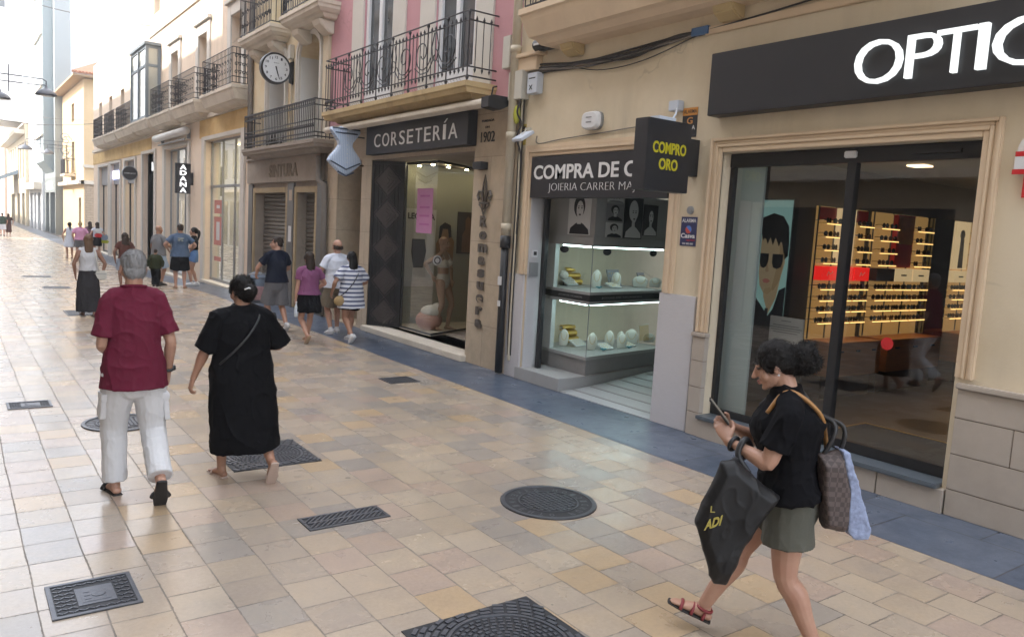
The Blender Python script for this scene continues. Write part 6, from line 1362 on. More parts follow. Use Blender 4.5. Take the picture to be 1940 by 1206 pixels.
def head(mb, hc, M, k=1.0):
    def e(c, a, b, d, seg=14, n=9): mb.ell(hc+M @ (Vector(c)*k), a*k, b*k, d*k, seg, n, M)
    e((0,-.018,.030), .076, .096, .090, 18, 12); e((0,.022,-.030), .064, .072, .085, 16, 10); e((0,.048,-.085), .040, .038, .034); e((0,.076,-.106), .020, .018, .016)
    for s in (-1, 1): e((s*.040,.062,-.035), .026, .024, .032); e((s*.079,-.004,-.014), .010, .020, .033); e((s*.030,.083,.022), .022, .012, .008); e((s*.012,.108,-.034), .009, .010, .008)
    chain(mb, [hc+M @ Vector(p)*k for p in ((0,.086,.012), (0,.104,-.014), (0,.117,-.032))], [.009*k, .011*k, .013*k], M @ Vector((1,0,0)), 10, 2)
    e((0,.094,-.062), .024, .011, .0065); e((0,.092,-.074), .021, .011, .0075)
def hand(mb, w_, d, side, n, curl=.5, k=1.0, spread=.0):
    d, side, n = Vector(d).normalized(), Vector(side).normalized(), Vector(n).normalized()
    side = (side-d*side.dot(d)).normalized(); n = (n-d*n.dot(d)-side*n.dot(side)).normalized(); w_ = Vector(w_)
    chain(mb, [w_-d*.02*k, w_+d*.02*k, w_+d*.055*k, w_+d*.088*k], [(.026*k,.019*k), (.032*k,.018*k), (.041*k,.016*k), (.039*k,.013*k)], side, 12, 2)
    for i, (o, L) in enumerate(((.029,.068), (.010,.078), (-.010,.074), (-.029,.058))):
        b0 = w_+d*(.082-.004*abs(i-1))*k+side*o*k; a = curl*(.55+.12*i); pts = [b0]; dd = d+side*spread*(1.5-i)*.3; dd.normalize()
        for j, f in enumerate((.42,.32,.26)): aa = a*(j+.6); v = dd*math.cos(aa)+n*math.sin(aa); pts.append(pts[-1]+v*L*f*k)
        chain(mb, pts, [.0092*k, .0088*k, .0078*k, .0062*k], side, 8, 2)
    t0 = w_+d*.028*k+side*.030*k; t1 = t0+(d*.55+side*.65+n*.25).normalized()*.042*k; t2 = t1+(d*.85+side*.20+n*.35).normalized()*.034*k
    chain(mb, [w_+d*.012*k+side*.012*k, t0, t1, t2], [.014*k, .0145*k, .0105*k, .008*k], n, 8, 2)

def strands(ho_, hc, HM, s, st, n):
    """thin hair blades over the hair mass, combed the way the style runs"""
    me = ho_.data; rr = random.Random(17); ps = [p for p in me.polygons]; vs = [v.co.copy() for v in me.vertices]; bm = bmesh.new(); bm.from_mesh(me)
    tgt = {'bun': (0,-.13,.0), 'curlbun': (0,-.13,-.0), 'pony': (0,-.12,.03), 'topbun': (0,-.05,.12)}.get(st); tg = hc+HM @ Vector(tgt)*s if tgt else None; bc = hc+HM @ Vector((0,-.165,-.015))*s
    for q in range(n):
        p = ps[rr.randrange(len(ps))]; c = p.center.copy(); nn_ = p.normal.copy(); curl = st == 'curlbun' and (c-bc).length < .105*s or st == 'longcurly'
        if curl: d = Vector((rr.uniform(-1,1), rr.uniform(-1,1), rr.uniform(-1,1)))
        elif tg is not None and (c-tg).length > .05*s: d = tg-c
        elif st in ('crop', 'short', 'fringe'): d = Vector((rr.uniform(-.5,.5), -.35+rr.uniform(-.3,.3), -.9))
        else: d = Vector((rr.uniform(-.15,.15), rr.uniform(-.15,.15), -1))
        d = d-nn_*d.dot(nn_)
        if d.length < 1e-5: continue
        d.normalize(); L = s*(rr.uniform(.012,.022) if st in ('crop',) else rr.uniform(.03,.06)); w_ = s*rr.uniform(.0008,.0016); sd = d.cross(nn_)*w_; lift = .32 if st == 'crop' else (.42 if curl else .05)
        b0 = c-nn_*.001; b1 = c+d*L*.5+nn_*(L*lift*.5+.0012); b2 = c+d*L*(.8 if curl else 1)+nn_*(L*lift*(.2 if curl else .75)+.0006)+(sd*rr.uniform(-9,9) if curl else sd*rr.uniform(-3,3))
        v = [bm.verts.new(x) for x in (b0-sd, b0+sd, b1+sd, b1-sd, b2)]; bm.faces.new((v[0], v[1], v[2], v[3])); bm.faces.new((v[3], v[2], v[4]))
    bm.to_mesh(me); bm.free()
def person(label, loc, heading, H, near=0, B=1.0, lean=0, belly=0, hips=1.0, legs=None, arms=None, headrot=(0,0), headoff=(0,0,0), skin=None, hair=('short', None), top=None, bottom=None, shoes=('sandal', None), name='person', cat='person', bust=0.0, shw=.175, shz=1.385, group=None):
    s = H/1.75; vox = (.011, .0075, .0048)[near]; ro = thing(name, label, cat, loc, group, R(heading))
    sp = Vector((0, math.sin(R(lean)), math.cos(R(lean)))); PB = Vector((0,0,.94)); T = lambda h: PB+sp*(h-.94)       # spine point at standing height h
    legs = legs or (((-.095,.05,.085), 4, 0), ((.095,-.05,.085), -4, 0)); arms = arms or (((-.27,.02,.90), (-1,-.6,0), .5), ((.27,.02,.90), (1,-.6,0), .5))
    J = {}
    for i, sgn in enumerate((-1, 1)):
        ank, yaw, pit = legs[i]; hip = Vector((sgn*.09*hips, 0, .90)); knee, ank = ik(hip, Vector(ank), .43, .415, (sgn*.12+math.sin(R(-yaw))*.0, 1, 0)); J['hip', i] = hip; J['knee', i] = knee; J['ank', i] = ank
        f0 = Vector((math.sin(R(-yaw)), math.cos(R(-yaw)), 0)); J['f', i] = f0*math.cos(R(pit))+Vector((0,0,1))*math.sin(R(pit)); J['dn', i] = f0*math.sin(R(pit))-Vector((0,0,1))*math.cos(R(pit)); J['ls', i] = Vector((f0.y, -f0.x, 0))
        wr, hint, curl = arms[i][:3]; sh = T(shz)+Vector((sgn*shw*(1+.6*(B-1)), 0, 0)); el, wr = ik(sh, Vector(wr), .285, .255, hint); J['sh', i] = sh; J['el', i] = el; J['wr', i] = wr
    hc = T(1.625)+Vector(headoff)+Vector((0,.015,0)); HM = Euler((R(headrot[1]), 0, R(headrot[0]))).to_matrix()
    Bx = B
    # ---- body: one continuous surface
    mb = MB(); chain(mb, [T(.84), T(.93), T(1.06), T(1.18), T(1.30), T(1.40), T(1.46)], [(.14*Bx*hips,.10*Bx), (.168*Bx*hips,.118*Bx), (.142*Bx,.104*Bx), (.150*Bx,.108*Bx), (.160*Bx,.112*Bx), (.135*Bx,.085*Bx), (.07,.06)], (1,0,0), 18)
    chain(mb, [T(1.40), T(1.49), hc+HM @ Vector((0,-.03,-.07))], [(.085,.066), (.060,.060), (.056,.058)], (1,0,0), 14)
    for i, sgn in enumerate((-1, 1)):
        h, k, a = J['hip', i], J['knee', i], J['ank', i]; bk = Vector((0,-1,0)); lb = .5+.5*B
        chain(mb, [h, h.lerp(k,.45), k, k.lerp(a,.28)+bk*.014, k.lerp(a,.62)+bk*.004, a], [(.098*lb,.104*lb), (.082*lb,.086*lb), (.055*lb,.058*lb), (.056*lb,.060*lb), (.044*lb,.046*lb), (.035,.038)], J['ls', i], 14)
        f, dn, ls = J['f', i], J['dn', i], J['ls', i]
        chain(mb, [a, a+dn*.035-f*.012], [(.035,.038), (.034,.042)], ls, 12, 2); chain(mb, [a+dn*.055-f*.045, a+dn*.045+f*.03, a+dn*.060+f*.10, a+dn*.066+f*.155], [(.032,.026), (.036,.034), (.043,.019), (.036,.012)], ls, 12, 2)
        for q in range(5): tb = a+dn*.068+f*(.160-.009*abs(q-1.2))+ls*(-.028+.014*q)*(1 if sgn < 0 else 1); chain(mb, [tb, tb+f*.022], [.0095, .008], ls, 6, 1)
        sh, el, wr = J['sh', i], J['el', i], J['wr', i]; ab = .55+.45*B
        chain(mb, [T(1.445)+Vector((sgn*.05,0,.0)), sh+Vector((0,0,-.004)), sh.lerp(el,.3), sh.lerp(el,.7), el, el.lerp(wr,.25), el.lerp(wr,.65), wr], [(.045,.045), (.056*ab,.056*ab), (.050*ab,.054*ab), (.044*ab,.046*ab), (.038*ab,.039*ab), (.041*ab,.040*ab), (.032,.030), (.026,.021)], (1,0,0) if abs((wr-sh).x) < .25 else (0,1,0), 12)
        hd = arms[i][3] if len(arms[i]) > 3 else None
        if hd: d_, sd_, n_ = hd
        else: d_ = (wr-el).normalized()*.8+Vector((0,0,-.2)); sd_ = Vector((0,1,0)); n_ = Vector((-sgn,0,0))
        hand(mb, wr, d_, sd_, n_, arms[i][2])
    head(mb, hc, HM)
    blob('body', mb, skin, ro, s, vox, 2 if near == 2 else 2)
    # ---- eyes and lips on the nearer faces
    if near >= 1:
        mb = MB()
        for q in (-1, 1): mb.ell(hc+HM @ Vector((q*.031,.079,.008)), .015, .012, .009, 10, 6, HM)
        blob('eyes', mb, Mat('eye', (.10,.07,.05), .2, .1, 5, 0), ro, s, 0, 0)
        mb = MB(); mb.ell(hc+HM @ Vector((0,.099,-.063)), .022, .009, .006, 12, 6, HM); mb.ell(hc+HM @ Vector((0,.096,-.0745)), .019, .010, .007, 12, 6, HM); blob('lips', mb, Mat('lips', (.34,.10,.09), .45, .1, 8, 0), ro, s, 0, 0)
        mb = MB()
        for q in (-1, 1): chain(mb, [hc+HM @ Vector((q*.014,.093,.032)), hc+HM @ Vector((q*.032,.091,.038)), hc+HM @ Vector((q*.052,.078,.033))], [.0045,.005,.003], (0,0,1), 6, 2)
        blob('eyebrows', mb, hair[1] or h_dark, ro, s, 0, 0)
    # ---- hair
    st, hm = hair
    if hm:
        mb = MB(); E = lambda c, a, b, d: mb.ell(hc+HM @ Vector(c), a, b, d, 16, 10, HM)
        if st == 'short': E((0,-.022,.038), .083, .098, .088); E((0,-.055,-.015), .074, .055, .060)
        elif st == 'crop': E((0,-.024,.036), .080, .097, .088); E((0,-.060,-.022), .072, .048, .062)
        elif st == 'fringe': E((0,-.062,-.018), .080, .045, .040); [E((q*.070,-.02,-.005), .016, .040, .028) for q in (-1, 1)]
        else:
            E((0,-.022,.040), .088, .104, .092); E((0,-.060,-.005), .082, .060, .075); [E((q*.072,.005,.02), .020, .060, .055) for q in (-1, 1)]
            if st == 'bun': E((0,-.135,.00), .055, .050, .052); E((0,-.09,-.05), .06, .045, .05)
            if st == 'topbun': E((0,-.05,.125), .052, .052, .045)
            if st == 'curlbun':
                rr = random.Random(4); E((0,-.160,-.015), .076, .070, .080); E((0,-.10,-.02), .06, .06, .06)
                for q in range(34): a, b_ = rr.uniform(0,6.28), rr.uniform(-1,1); v = Vector((math.cos(a)*math.sqrt(1-b_*b_), math.sin(a)*math.sqrt(1-b_*b_), b_)); E(Vector((0,-.165,-.015))+v*.068, .022, .022, .022)
            if st == 'pony': chain(mb, [hc+HM @ Vector(p) for p in ((0,-.10,.03), (0,-.15,.0), (0,-.15,-.12), (0,-.13,-.26))], [.035,.045,.042,.015], (1,0,0), 10)
            if st in ('long', 'longcurly'):
                wdt = .105 if st == 'longcurly' else .088; chain(mb, [hc+HM @ Vector((0,-.05,.02)), hc+Vector((0,-.075,-.09)), hc+Vector((0,-.085,-.20)), hc+Vector((0,-.10,-.31))], [(.085,.06), (wdt,.058), (wdt,.050), (wdt*.72,.03)], (1,0,0), 16)
                if st == 'longcurly':
                    rr = random.Random(9)
                    for q in range(26): E((rr.uniform(-.1,.1), -.06-rr.uniform(0,.06), rr.uniform(-.26,.08)), .034, .034, .034)
        ho_ = blob('hair', mb, hm, ro, s, max(vox, .006) if near < 2 else .0045, 1, .007 if near else .006, 46 if near else 22, (1,1,.30), None, False)
        if near and st != 'none': strands(ho_, hc*s, HM, s, st, 5200 if near == 2 else 1200)
    # ---- bottom wear
    def offs(r, d): return (r[0]+d, r[1]+d)
    if bottom:
        kind, bm_, ln, loose = bottom; mb = MB(); W = .168*Bx*hips
        if kind in ('pants', 'shorts'):
            chain(mb, [T(.83), T(.93), T(1.03)], [(W*.95+loose*.5,.125*Bx+loose*.4), (W+.018,.128*Bx+.01), (W*.92+.012,.118*Bx+.01)], (1,0,0), 18)
            for i in (0, 1):
                h, k, a = J['hip', i], J['knee', i], J['ank', i]; lb = .5+.5*B; path = [h+Vector((0,0,.0)), h.lerp(k,.45), k, k.lerp(a,.45), a.lerp(k,.04)]; rad = [(.105*lb+.012,.112*lb+.012), (.090*lb+.012+loose*.5,.094*lb+.012+loose*.5), (.066*lb+.012+loose,.070*lb+.012+loose), (.060*lb+.012+loose,.064*lb+.012+loose), (.058+.012+loose,.062+.016+loose)]
                if ln < 1: P_ = [h, h.lerp(k, ln*.5), h.lerp(k, ln)]; chain(mb, P_, [rad[0], (.096*lb+.012+loose*.7,.100*lb+.012+loose*.7), (.094*lb+.012+loose*1.2,.098*lb+.012+loose*1.2)] if ln > .5 else [rad[0], offs(rad[0], loose*.4), offs(rad[0], loose*.7)], J['ls', i], 16, 3, False, True)
                else: chain(mb, path, rad, J['ls', i], 16, 3, False, True)
            blob('trousers' if ln >= 1 else 'shorts', mb, bm_, ro, s, max(vox, .006), 3, .0038 if ln >= 1 else .004, 8, (1.6,1.6,.7))
        else:
            zb = ln; ctr = (J['ank', 0]+J['ank', 1])*.5; sh_ = Vector((ctr.x*.6, ctr.y*.35, 0)); sp2 = abs(J['ank', 0].y-J['ank', 1].y)*.30
            hts = [1.04, .95, .82, (zb+.82)/2, zb]; fx = [W*.90+.012, W+.016, W+.02+loose*.3, W+.02+loose*.8, W+.02+loose]; fy = [.118*Bx, .130*Bx+.01, .128*Bx+.015+sp2*.3, .125*Bx+.02+sp2*.7, .12*Bx+.02+sp2]
            chain(mb, [(T(h) if h > .9 else Vector((0,0,h))+sh_*(.9-h)) for h in hts], list(zip(fx, fy)), (1,0,0), 22, 3, False, True)
            blob('skirt', mb, bm_, ro, s, max(vox, .006), 2, .010, 8, (1.8,1.8,.35))
    # ---- top wear
    if top:
        kind, tm, hem, slv, loose = top[:5]; mb = MB(); W = .168*Bx
        if kind == 'dress':
            ctr = (J['ank', 0]+J['ank', 1])*.5; sx = Vector((ctr.x*.5+.03, -.05, 0)); prof = [(hem, W+.085, .205*Bx), (.55, W+.080, .185*Bx), (.80, W*hips+.055, .165*Bx), (.98, W*hips+.045, .16*Bx), (1.12, W+.03, .14*Bx), (1.28, W+.03, .140*Bx), (1.38, W*.94, .115*Bx), (1.43, .150, .104), (1.47, .106, .090), (1.495, .084, .078)]
            chain(mb, [(T(h) if h > .9 else Vector((0,0,h))+sx*(.95-h)) for h, a, b in prof], [(a, b) for h, a, b in prof], (1,0,0), 24, 3, True, True)
        else:
            wh = max(W*hips if hem < .98 else W, W*.95); he_ = .026 if hem < .97 else 0; prof = [(hem, wh+.012+loose*1.0+he_, .125*Bx+.012+loose*.8+belly*.3+he_*.6)]
            if hem < .97: prof.append((1.0, W*.95+.012+loose*.85+he_*.5, .116*Bx+.012+loose*.7+belly*.8))
            prof += [(1.13, .152*Bx+.012+loose*.7, .112*Bx+.012+loose*.5+belly), (1.29, .166*Bx+.012+loose*.4, .120*Bx+.012+loose*.3+bust), (1.385, .150*Bx+.010+loose*.2, .096*Bx+.012+loose*.1), (1.44, .116*(.6+.4*Bx)+.004, .086), (1.472, .092, .080), (1.496, .078, .073)]
            chain(mb, [T(h) for h, a, b in prof], [(a, b) for h, a, b in prof], (1,0,0), 22, 3, True, True)
        for i, sgn in enumerate((-1, 1)):
            if slv <= 0: chain(mb, [T(1.43)+Vector((sgn*.10,0,.0)), J['sh', i]+Vector((-sgn*.025,0,.01))], [(.05,.05), (.045,.05)], (0,1,0), 12) if slv == 0 else None; continue
            sh, el, wr = J['sh', i], J['el', i], J['wr', i]; ab = .55+.45*B; e = .014+loose*.55; P_ = [T(1.448)+Vector((sgn*.055,0,.0)), T(1.43)+Vector((sgn*.115,0,.0)), sh+Vector((0,0,.004)), sh.lerp(el, min(slv,1)*.5), sh.lerp(el, min(slv, 1))]
            ax = (0,1,0); rd = [(.060,.055), (.062,.056), (.060*ab+e*.35,.060*ab+e*.2), (.054*ab+e*.8,.052*ab+e*.7), (.052*ab+e*1.25,.048*ab+e*1.15)]
            if slv > 1: P_ += [el.lerp(wr, slv-1)]; rd += [(.044*ab+e,.042*ab+e)]
            chain(mb, P_, rd, ax, 16, 3, False, True)
        blob('dress' if kind == 'dress' else ('shirt' if kind == 'tee' else 'top'), mb, tm, ro, s, max(vox, .006), 3, top[5] if len(top) > 5 else .007, top[6] if len(top) > 6 else 7, (1.3,1.3,.8))
    # ---- shoes
    sk, sm = shoes
    if sk:
        for i in (0, 1):
            a, f, dn, ls = J['ank', i], J['f', i], J['dn', i], J['ls', i]; mb = MB()
            if sk in ('sandal', 'strap', 'slide'):
                chain(mb, [a+dn*.083-f*.065, a+dn*.083, a+dn*.083+f*.10, a+dn*.083+f*.185], [(.034,.010), (.038,.010), (.049,.010), (.038,.009)], ls, 14, 2); so_ = blob('sandal', mb, sm, ro, s, 0, 0)
                mb = MB(); arcs = [(.095, .048, .040)] if sk != 'strap' else [(.115, .049, .036), (.05, .044, .052), (-.02, .041, .050)]
                for (o, rx, rz) in arcs:
                    c0 = a+dn*.078+f*o; mb.tube([c0+ls*(rx*math.cos(math.pi*q/10))-dn*(rz*math.sin(math.pi*q/10)) for q in range(11)], .010 if sk != 'slide' else .022, 6)
                if sk == 'strap': mb.tube([a+dn*.02+ls*.042*math.cos(2*math.pi*q/12)+f*(.045*math.sin(2*math.pi*q/12)-.01) for q in range(13)], .009, 6)
                me_ = blob('sandal_strap', mb, sm if sk != 'strap' else Mat('red_strap', (.22,.03,.035), .6), so_, s, 0, 0)
            else:
                chain(mb, [a+dn*.045-f*.055, a+dn*.040+f*.02, a+dn*.052+f*.10, a+dn*.062+f*.172], [(.038,.040), (.043,.048), (.050,.034), (.038,.020)], ls, 14, 2); chain(mb, [a-dn*.01, a+dn*.04], [(.042,.046), (.044,.050)], ls, 12, 1); so_ = blob('shoe', mb, sm, ro, s, max(vox, .006), 1)
                mb = MB(); chain(mb, [a+dn*.083-f*.07, a+dn*.083, a+dn*.083+f*.10, a+dn*.083+f*.185], [(.036,.012), (.041,.012), (.051,.012), (.038,.011)], ls, 14, 2); blob('sole', mb, c_sneak if sk == 'sneaker' else c_dark, so_, s, 0, 0)
    ro_J = J; return ro, J, s, T, hc
def extra(ro, s, name, mat, fn, voxel=0, smooth=0, folds=0, parent=None):
    mb = MB(); fn(mb); return blob(name, mb, mat, parent or ro, s, voxel, smooth, folds)

# ---- man in the maroon shirt
m_maroon = cloth('maroon_jersey', (.112,.010,.028)); m_khaki = cloth('off_white_cotton', (.62,.62,.63), .85, .06)
ro, J, s, T, hc = person('man in a maroon t-shirt and off white cargo trousers walking away from the camera', (1.045, 5.93, 0), 0, 1.77, 2, B=.95, belly=.025, lean=2, hips=1.0, shw=.160,
    legs=(((-.095,.16,.085), 8, 0), ((.125,-.25,.195), -6, -58)), arms=(((-.13,.22,1.00), (-.35,-.9,-.1), .7), ((.238,.07,.885), (.35,-1,0), .55)), headrot=(0,-6), skin=sk_fair, hair=('crop', h_grey),
    top=('tee', m_maroon, .80, .80, .024, .008, 6), bottom=('pants', m_khaki, 1, .012), shoes=('slide', c_dark))
for i_, sg__ in ((0, -1), (1, 1)):
  def pk(mb, i=i_, sg_=sg__):
        h, k = J['hip', i], J['knee', i]; c = h.lerp(k, .62)+Vector((sg_*.088, -.01, 0)); mb.obox(c, (0,1,0), (k-h), (1,0,0), .07, .09, .020); mb.obox(c+(h-k).normalized()*.095, (0,1,0), (k-h), (1,0,0), .074, .026, .026)
  extra(ro, s, 'cargo_pocket', m_khaki, pk, .007, 3, .004)
def collar(mb):
    c = T(1.494); mb.tube([c+Vector((.078*math.cos(2*math.pi*q/20), .072*math.sin(2*math.pi*q/20)+.004, .012*-math.sin(2*math.pi*q/20))) for q in range(21)], .012, 6)
extra(ro, s, 'collar', m_maroon, collar)
def watch(mb):
    w0 = J['wr', 1].lerp(J['el', 1], .10); d = (J['wr', 1]-J['el', 1]).normalized(); a = d.orthogonal().normalized(); b = d.cross(a); mb.tube([w0+a*.036*math.cos(2*math.pi*q/16)+b*.034*math.sin(2*math.pi*q/16) for q in range(17)], .010, 6); mb.lathe(w0+Vector((.04,0,0)), [(.001,-.004),(.019,-.004),(.019,.006),(.001,.006)], 14, 'X')
extra(ro, s, 'wrist_watch', m_black, watch)

# ---- woman in the black dress
m_blackdress = cloth('black_dress_cloth', (.0048,.0048,.0058), .8, .2)
ro, J, s, T, hc = person('woman in a loose long black dress and pale sandals walking away from the camera', (1.83, 6.04, 0), 2, 1.60, 2, B=1.20, lean=2, hips=1.08,
    legs=(((-.12,.13,.085), 10, 0), ((.175,-.25,.185), -4, -62)), arms=(((-.40,.10,.80), (-.4,-1,0), .9), ((.20,.25,1.08), (.75,-.5,-.5), .8)), headrot=(14,-8), headoff=(.0,.02,-.02), skin=sk_tan, hair=('bun', h_black),
    top=('dress', m_blackdress, .27, .98, .04, .011, 5), shoes=('sandal', c_beigesandal))
def strap(mb): mb.tube(crom([Vector(p) for p in ((.12,.04,1.44), (.10,-.10,1.40), (0,-.165,1.27), (-.12,-.17,1.14), (-.22,-.10,1.02))], 6), .009, 5)
extra(ro, s, 'bag_strap', Mat('black_leather', (.02,.02,.02), .4), strap)
def clip(mb): mb.tube([hc+Vector((-.03,-.165,.03)), hc+Vector((.0,-.185,.045)), hc+Vector((.03,-.165,.03))], .007, 6)
extra(ro, s, 'hair_clip', m_paper, clip)

# ---- woman with the phone
m_blacktee = cloth('black_jersey', (.0055,.0055,.007), .8, .2); m_olive = cloth('dark_olive_cotton', (.095,.095,.078), .85, .15)
ro, J, s, T, hc = person('woman in a black t-shirt and olive shorts looking at her phone while walking', (3.40, 2.25, 0), 40, 1.60, 2, B=1.20, lean=7, hips=1.0, bust=.035,
    legs=(((-.085,-.20,.10), 0, -8), ((.09,.40,.13), 0, 20)), arms=(((-.085,.345,1.175), (-.5,-.3,-1), 1.0, (Vector((.15,.50,.85)), Vector((.25,-.85,.5)), Vector((.9,.3,-.3)))), ((.06,.34,1.23), (.6,-.2,-1), .9, (Vector((-.55,.80,.25)), Vector((-.3,.0,1)), Vector((-.6,-.7,.1))))), headrot=(3,-22), headoff=(0,.045,-.02), skin=sk_fair, hair=('curlbun', h_black),
    top=('tee', m_blacktee, .90, .72, .016, .010, 7), bottom=('shorts', m_olive, .58, .016), shoes=('strap', c_dark))
PH = Vector((-.055, .405, 1.325))
ph = thing('smartphone', 'dark smartphone held in both hands by the woman in olive shorts', 'phone', (0,0,0)); phc = ro.matrix_basis
def W2(ro, s, p): 
    c, sn = math.cos(ro.rotation_euler.z), math.sin(ro.rotation_euler.z); q = Vector(p)*s; return Vector((ro.location.x+c*q.x-sn*q.y, ro.location.y+sn*q.x+c*q.y, ro.location.z+q.z))
def D2(ro, v): c, sn = math.cos(ro.rotation_euler.z), math.sin(ro.rotation_euler.z); return Vector((c*v[0]-sn*v[1], sn*v[0]+c*v[1], v[2]))
pw = W2(ro, s, PH); ph.location = pw; up_ = D2(ro, Vector((0,.66,.75))).normalized(); sd_ = D2(ro, Vector((1,0,0))); nm_ = up_.cross(sd_)
mb = MB(); mb.obox(pw, sd_, up_, nm_, .037, .078, .0045); mb.build('case', m_black, ph, bevel=.003)
sgn_ = 1 if nm_.dot(W2(ro, s, hc)-pw) > 0 else -1
mb = MB(); mb.obox(pw+nm_*.0049*sgn_, sd_, up_, nm_, .033, .072, .0004); mb.build('screen', Emit('phone_screen', (.30,.27,.22), .02), ph)
def wb(mb):
    e_, w_ = J['el', 0], J['wr', 0]; d = (w_-e_).normalized(); a = d.orthogonal().normalized(); b = d.cross(a)
    c0 = w_.lerp(e_, .14); mb.tube([c0+a*.037*math.cos(2*math.pi*q/16)+b*.035*math.sin(2*math.pi*q/16) for q in range(17)], .012, 6)
extra(ro, s, 'wrist_band', m_black, wb)
def ear(mb): mb.ell(hc+Euler((R(-22),0,R(3))).to_matrix() @ Vector((-.09,-.004,-.046)), .006,.006,.006, 8, 5)
extra(ro, s, 'earring', m_paper, ear)
VF = Vector((.583,.805,0)).normalized(); VR = Vector((VF.y, -VF.x, 0))
def plane_bag(name, lab, base, outline, thick, mat, bulge=.5, folds=.010, ny=7):
    """soft bag: outline (lateral, height) about a base point, given real thickness"""
    t = thing(name, lab, 'bag', (base[0], base[1], min(z for l, z in outline))); c = Vector((base[0], base[1], 0)); O = [c+VR*l+Vector((0,0,z)) for l, z in outline]; cen = sum(O, Vector())/len(O); rings = []
    for i in range(ny): q = -1+2*i/(ny-1); k = 1-.22*abs(q)**2.2; rings.append([cen+(p-cen)*k+VF*thick*q for p in O])
    mb = MB(); mb.rings(rings); lo = Vector(t.location); mb.v = [tuple(Vector(v)-lo) for v in mb.v]; b = blob('body', mb, mat, t, 1, .007, 3, folds, 8, (1,1,.6)); return t, b, O
m_bag = Mat('black_paper_bag', (.009,.009,.010), .5, .2, 6, .1, spec=.35)
out = [(-.205,1.035),(-.262,1.02),(-.312,.88),(-.368,.725),(-.33,.60),(-.255,.41),(-.19,.405),(-.12,.61),(-.05,.73),(.03,.865),(-.06,.925),(-.14,.985)]
t, b_, O = plane_bag('shopping_bag', 'big black shopping bag with gold print on the forearm of the phone user', (3.18, 2.18), out, .055, m_bag, folds=.006)
def goldtxt():
    mb = MB(); c = Vector((3.18,2.18,0))-VF*.064
    o0 = c+VR*(-.338)+Vector((0,0,.70)); u = VR*.075+Vector((0,0,.030)); v = Vector((0,0,.050))+VR*.008; addtext(mb, 'ADI', tuple(o0), u, v, .003, .03)
    o1 = c+VR*(-.315)+Vector((0,0,.79)); addtext(mb, 'L', tuple(o1), VR*.022, Vector((0,0,.030)), .003)
    lo = Vector(t.location); mb.v = [tuple(Vector(q)-lo) for q in mb.v]; blob('gold_print', mb, Mat('gold_print', (.38,.31,.06), .5), t, 1, 0)
goldtxt()
fa = W2(ro, s, J['wr', 0].lerp(J['el', 0], .42)); b0 = Vector((3.18,2.18,0)); 
mb = MB(); ax = D2(ro, (J['wr', 0]-J['el', 0]).normalized()); pr = ax.cross(Vector((0,0,1))).normalized()
pts = [b0+VR*(-.245)+Vector((0,0,1.00)), fa-Vector((0,0,.02))+pr*.05, fa+Vector((0,0,.045))+pr*.02, fa+Vector((0,0,.045))-pr*.02, fa-Vector((0,0,.02))-pr*.05, b0+VR*(-.12)+Vector((0,0,.96))+VF*.03]
mb.tube(crom(pts, 5), .016, 6); mb.v = [tuple(Vector(v)-Vector(t.location)) for v in mb.v]; blob('handle', mb, m_black, t, 1, 0)
m_tote, _t, _b, _o = nodes('brown_checked_canvas'); _ck = N(_t, 'ShaderNodeTexChecker', Scale=42.0); _ck.inputs[1].default_value = (.105,.080,.075,1); _ck.inputs[2].default_value = (.060,.045,.043,1); _t.links.new(coords(_t, True), _ck.inputs[0]); _t.links.new(_ck.outputs[0], _b.inputs['Base Color']); _b.inputs['Roughness'].default_value = .7
out = [(-.085,1.065),(.02,1.09),(.075,.90),(.085,.72),(.075,.685),(-.03,.705),(-.065,.88)]
t, b_, O = plane_bag('tote_bag', 'brown checked tote bag with pale blue lining on the shoulder of the phone user', (3.46, 2.06), out, .075, m_tote, folds=.004)
def lin(mb):
    c = Vector((3.46,2.06,0)); Q = [c+VR*l+Vector((0,0,z)) for l, z in ((.01,1.10),(.045,1.095),(.19,.71),(.175,.675),(.12,.665),(.075,.70),(.068,.90))]; mb.rings([[p-VF*.062 for p in Q], [p-VF*.02 for p in Q], [p+VF*.05 for p in Q]]); lo = Vector(t.location); mb.v = [tuple(Vector(v)-lo) for v in mb.v]
mb = MB(); lin(mb); blob('blue_lining', mb, Mat('pale_blue_cloth', (.27,.32,.47), .9, .55, 45, .5, 90), t, 1, .007, 2, .004, 22, (1,1,1))
shl = W2(ro, s, T(1.44)+Vector((.06,-.03,.03))); mb = MB(); c = Vector((3.46,2.06,0))
for (l, dz) in ((-.06, 0), (.02, .02)): mb.tube(crom([c+VR*l+Vector((0,0,1.05+dz)), c+VR*(l*.5+.02)+Vector((0,0,1.2)), W2(ro, s, T(1.36)+Vector((.03,-.16,0))), shl+Vector((0,0,.02)), W2(ro, s, T(1.35)+Vector((.12,.13,0)))], 5), .013, 6)
mb.v = [tuple(Vector(v)-Vector(t.location)) for v in mb.v]; blob('strap', mb, Mat('black_leather_strap', (.018,.018,.02), .4), t, 1, 0)
def tanstrap(mb): mb.tube(crom([T(1.36)+Vector((-.13,.11,.0)), T(1.455)+Vector((-.110,.0,.03)), T(1.38)+Vector((-.090,-.150,.01)), T(1.24)+Vector((-.02,-.192,0)), T(1.08)+Vector((.09,-.197,0)), T(.98)+Vector((.16,-.15,0))], 6), .013, 6)
extra(ro, s, 'tan_strap', Mat('tan_leather', (.34,.17,.055), .5), tanstrap)
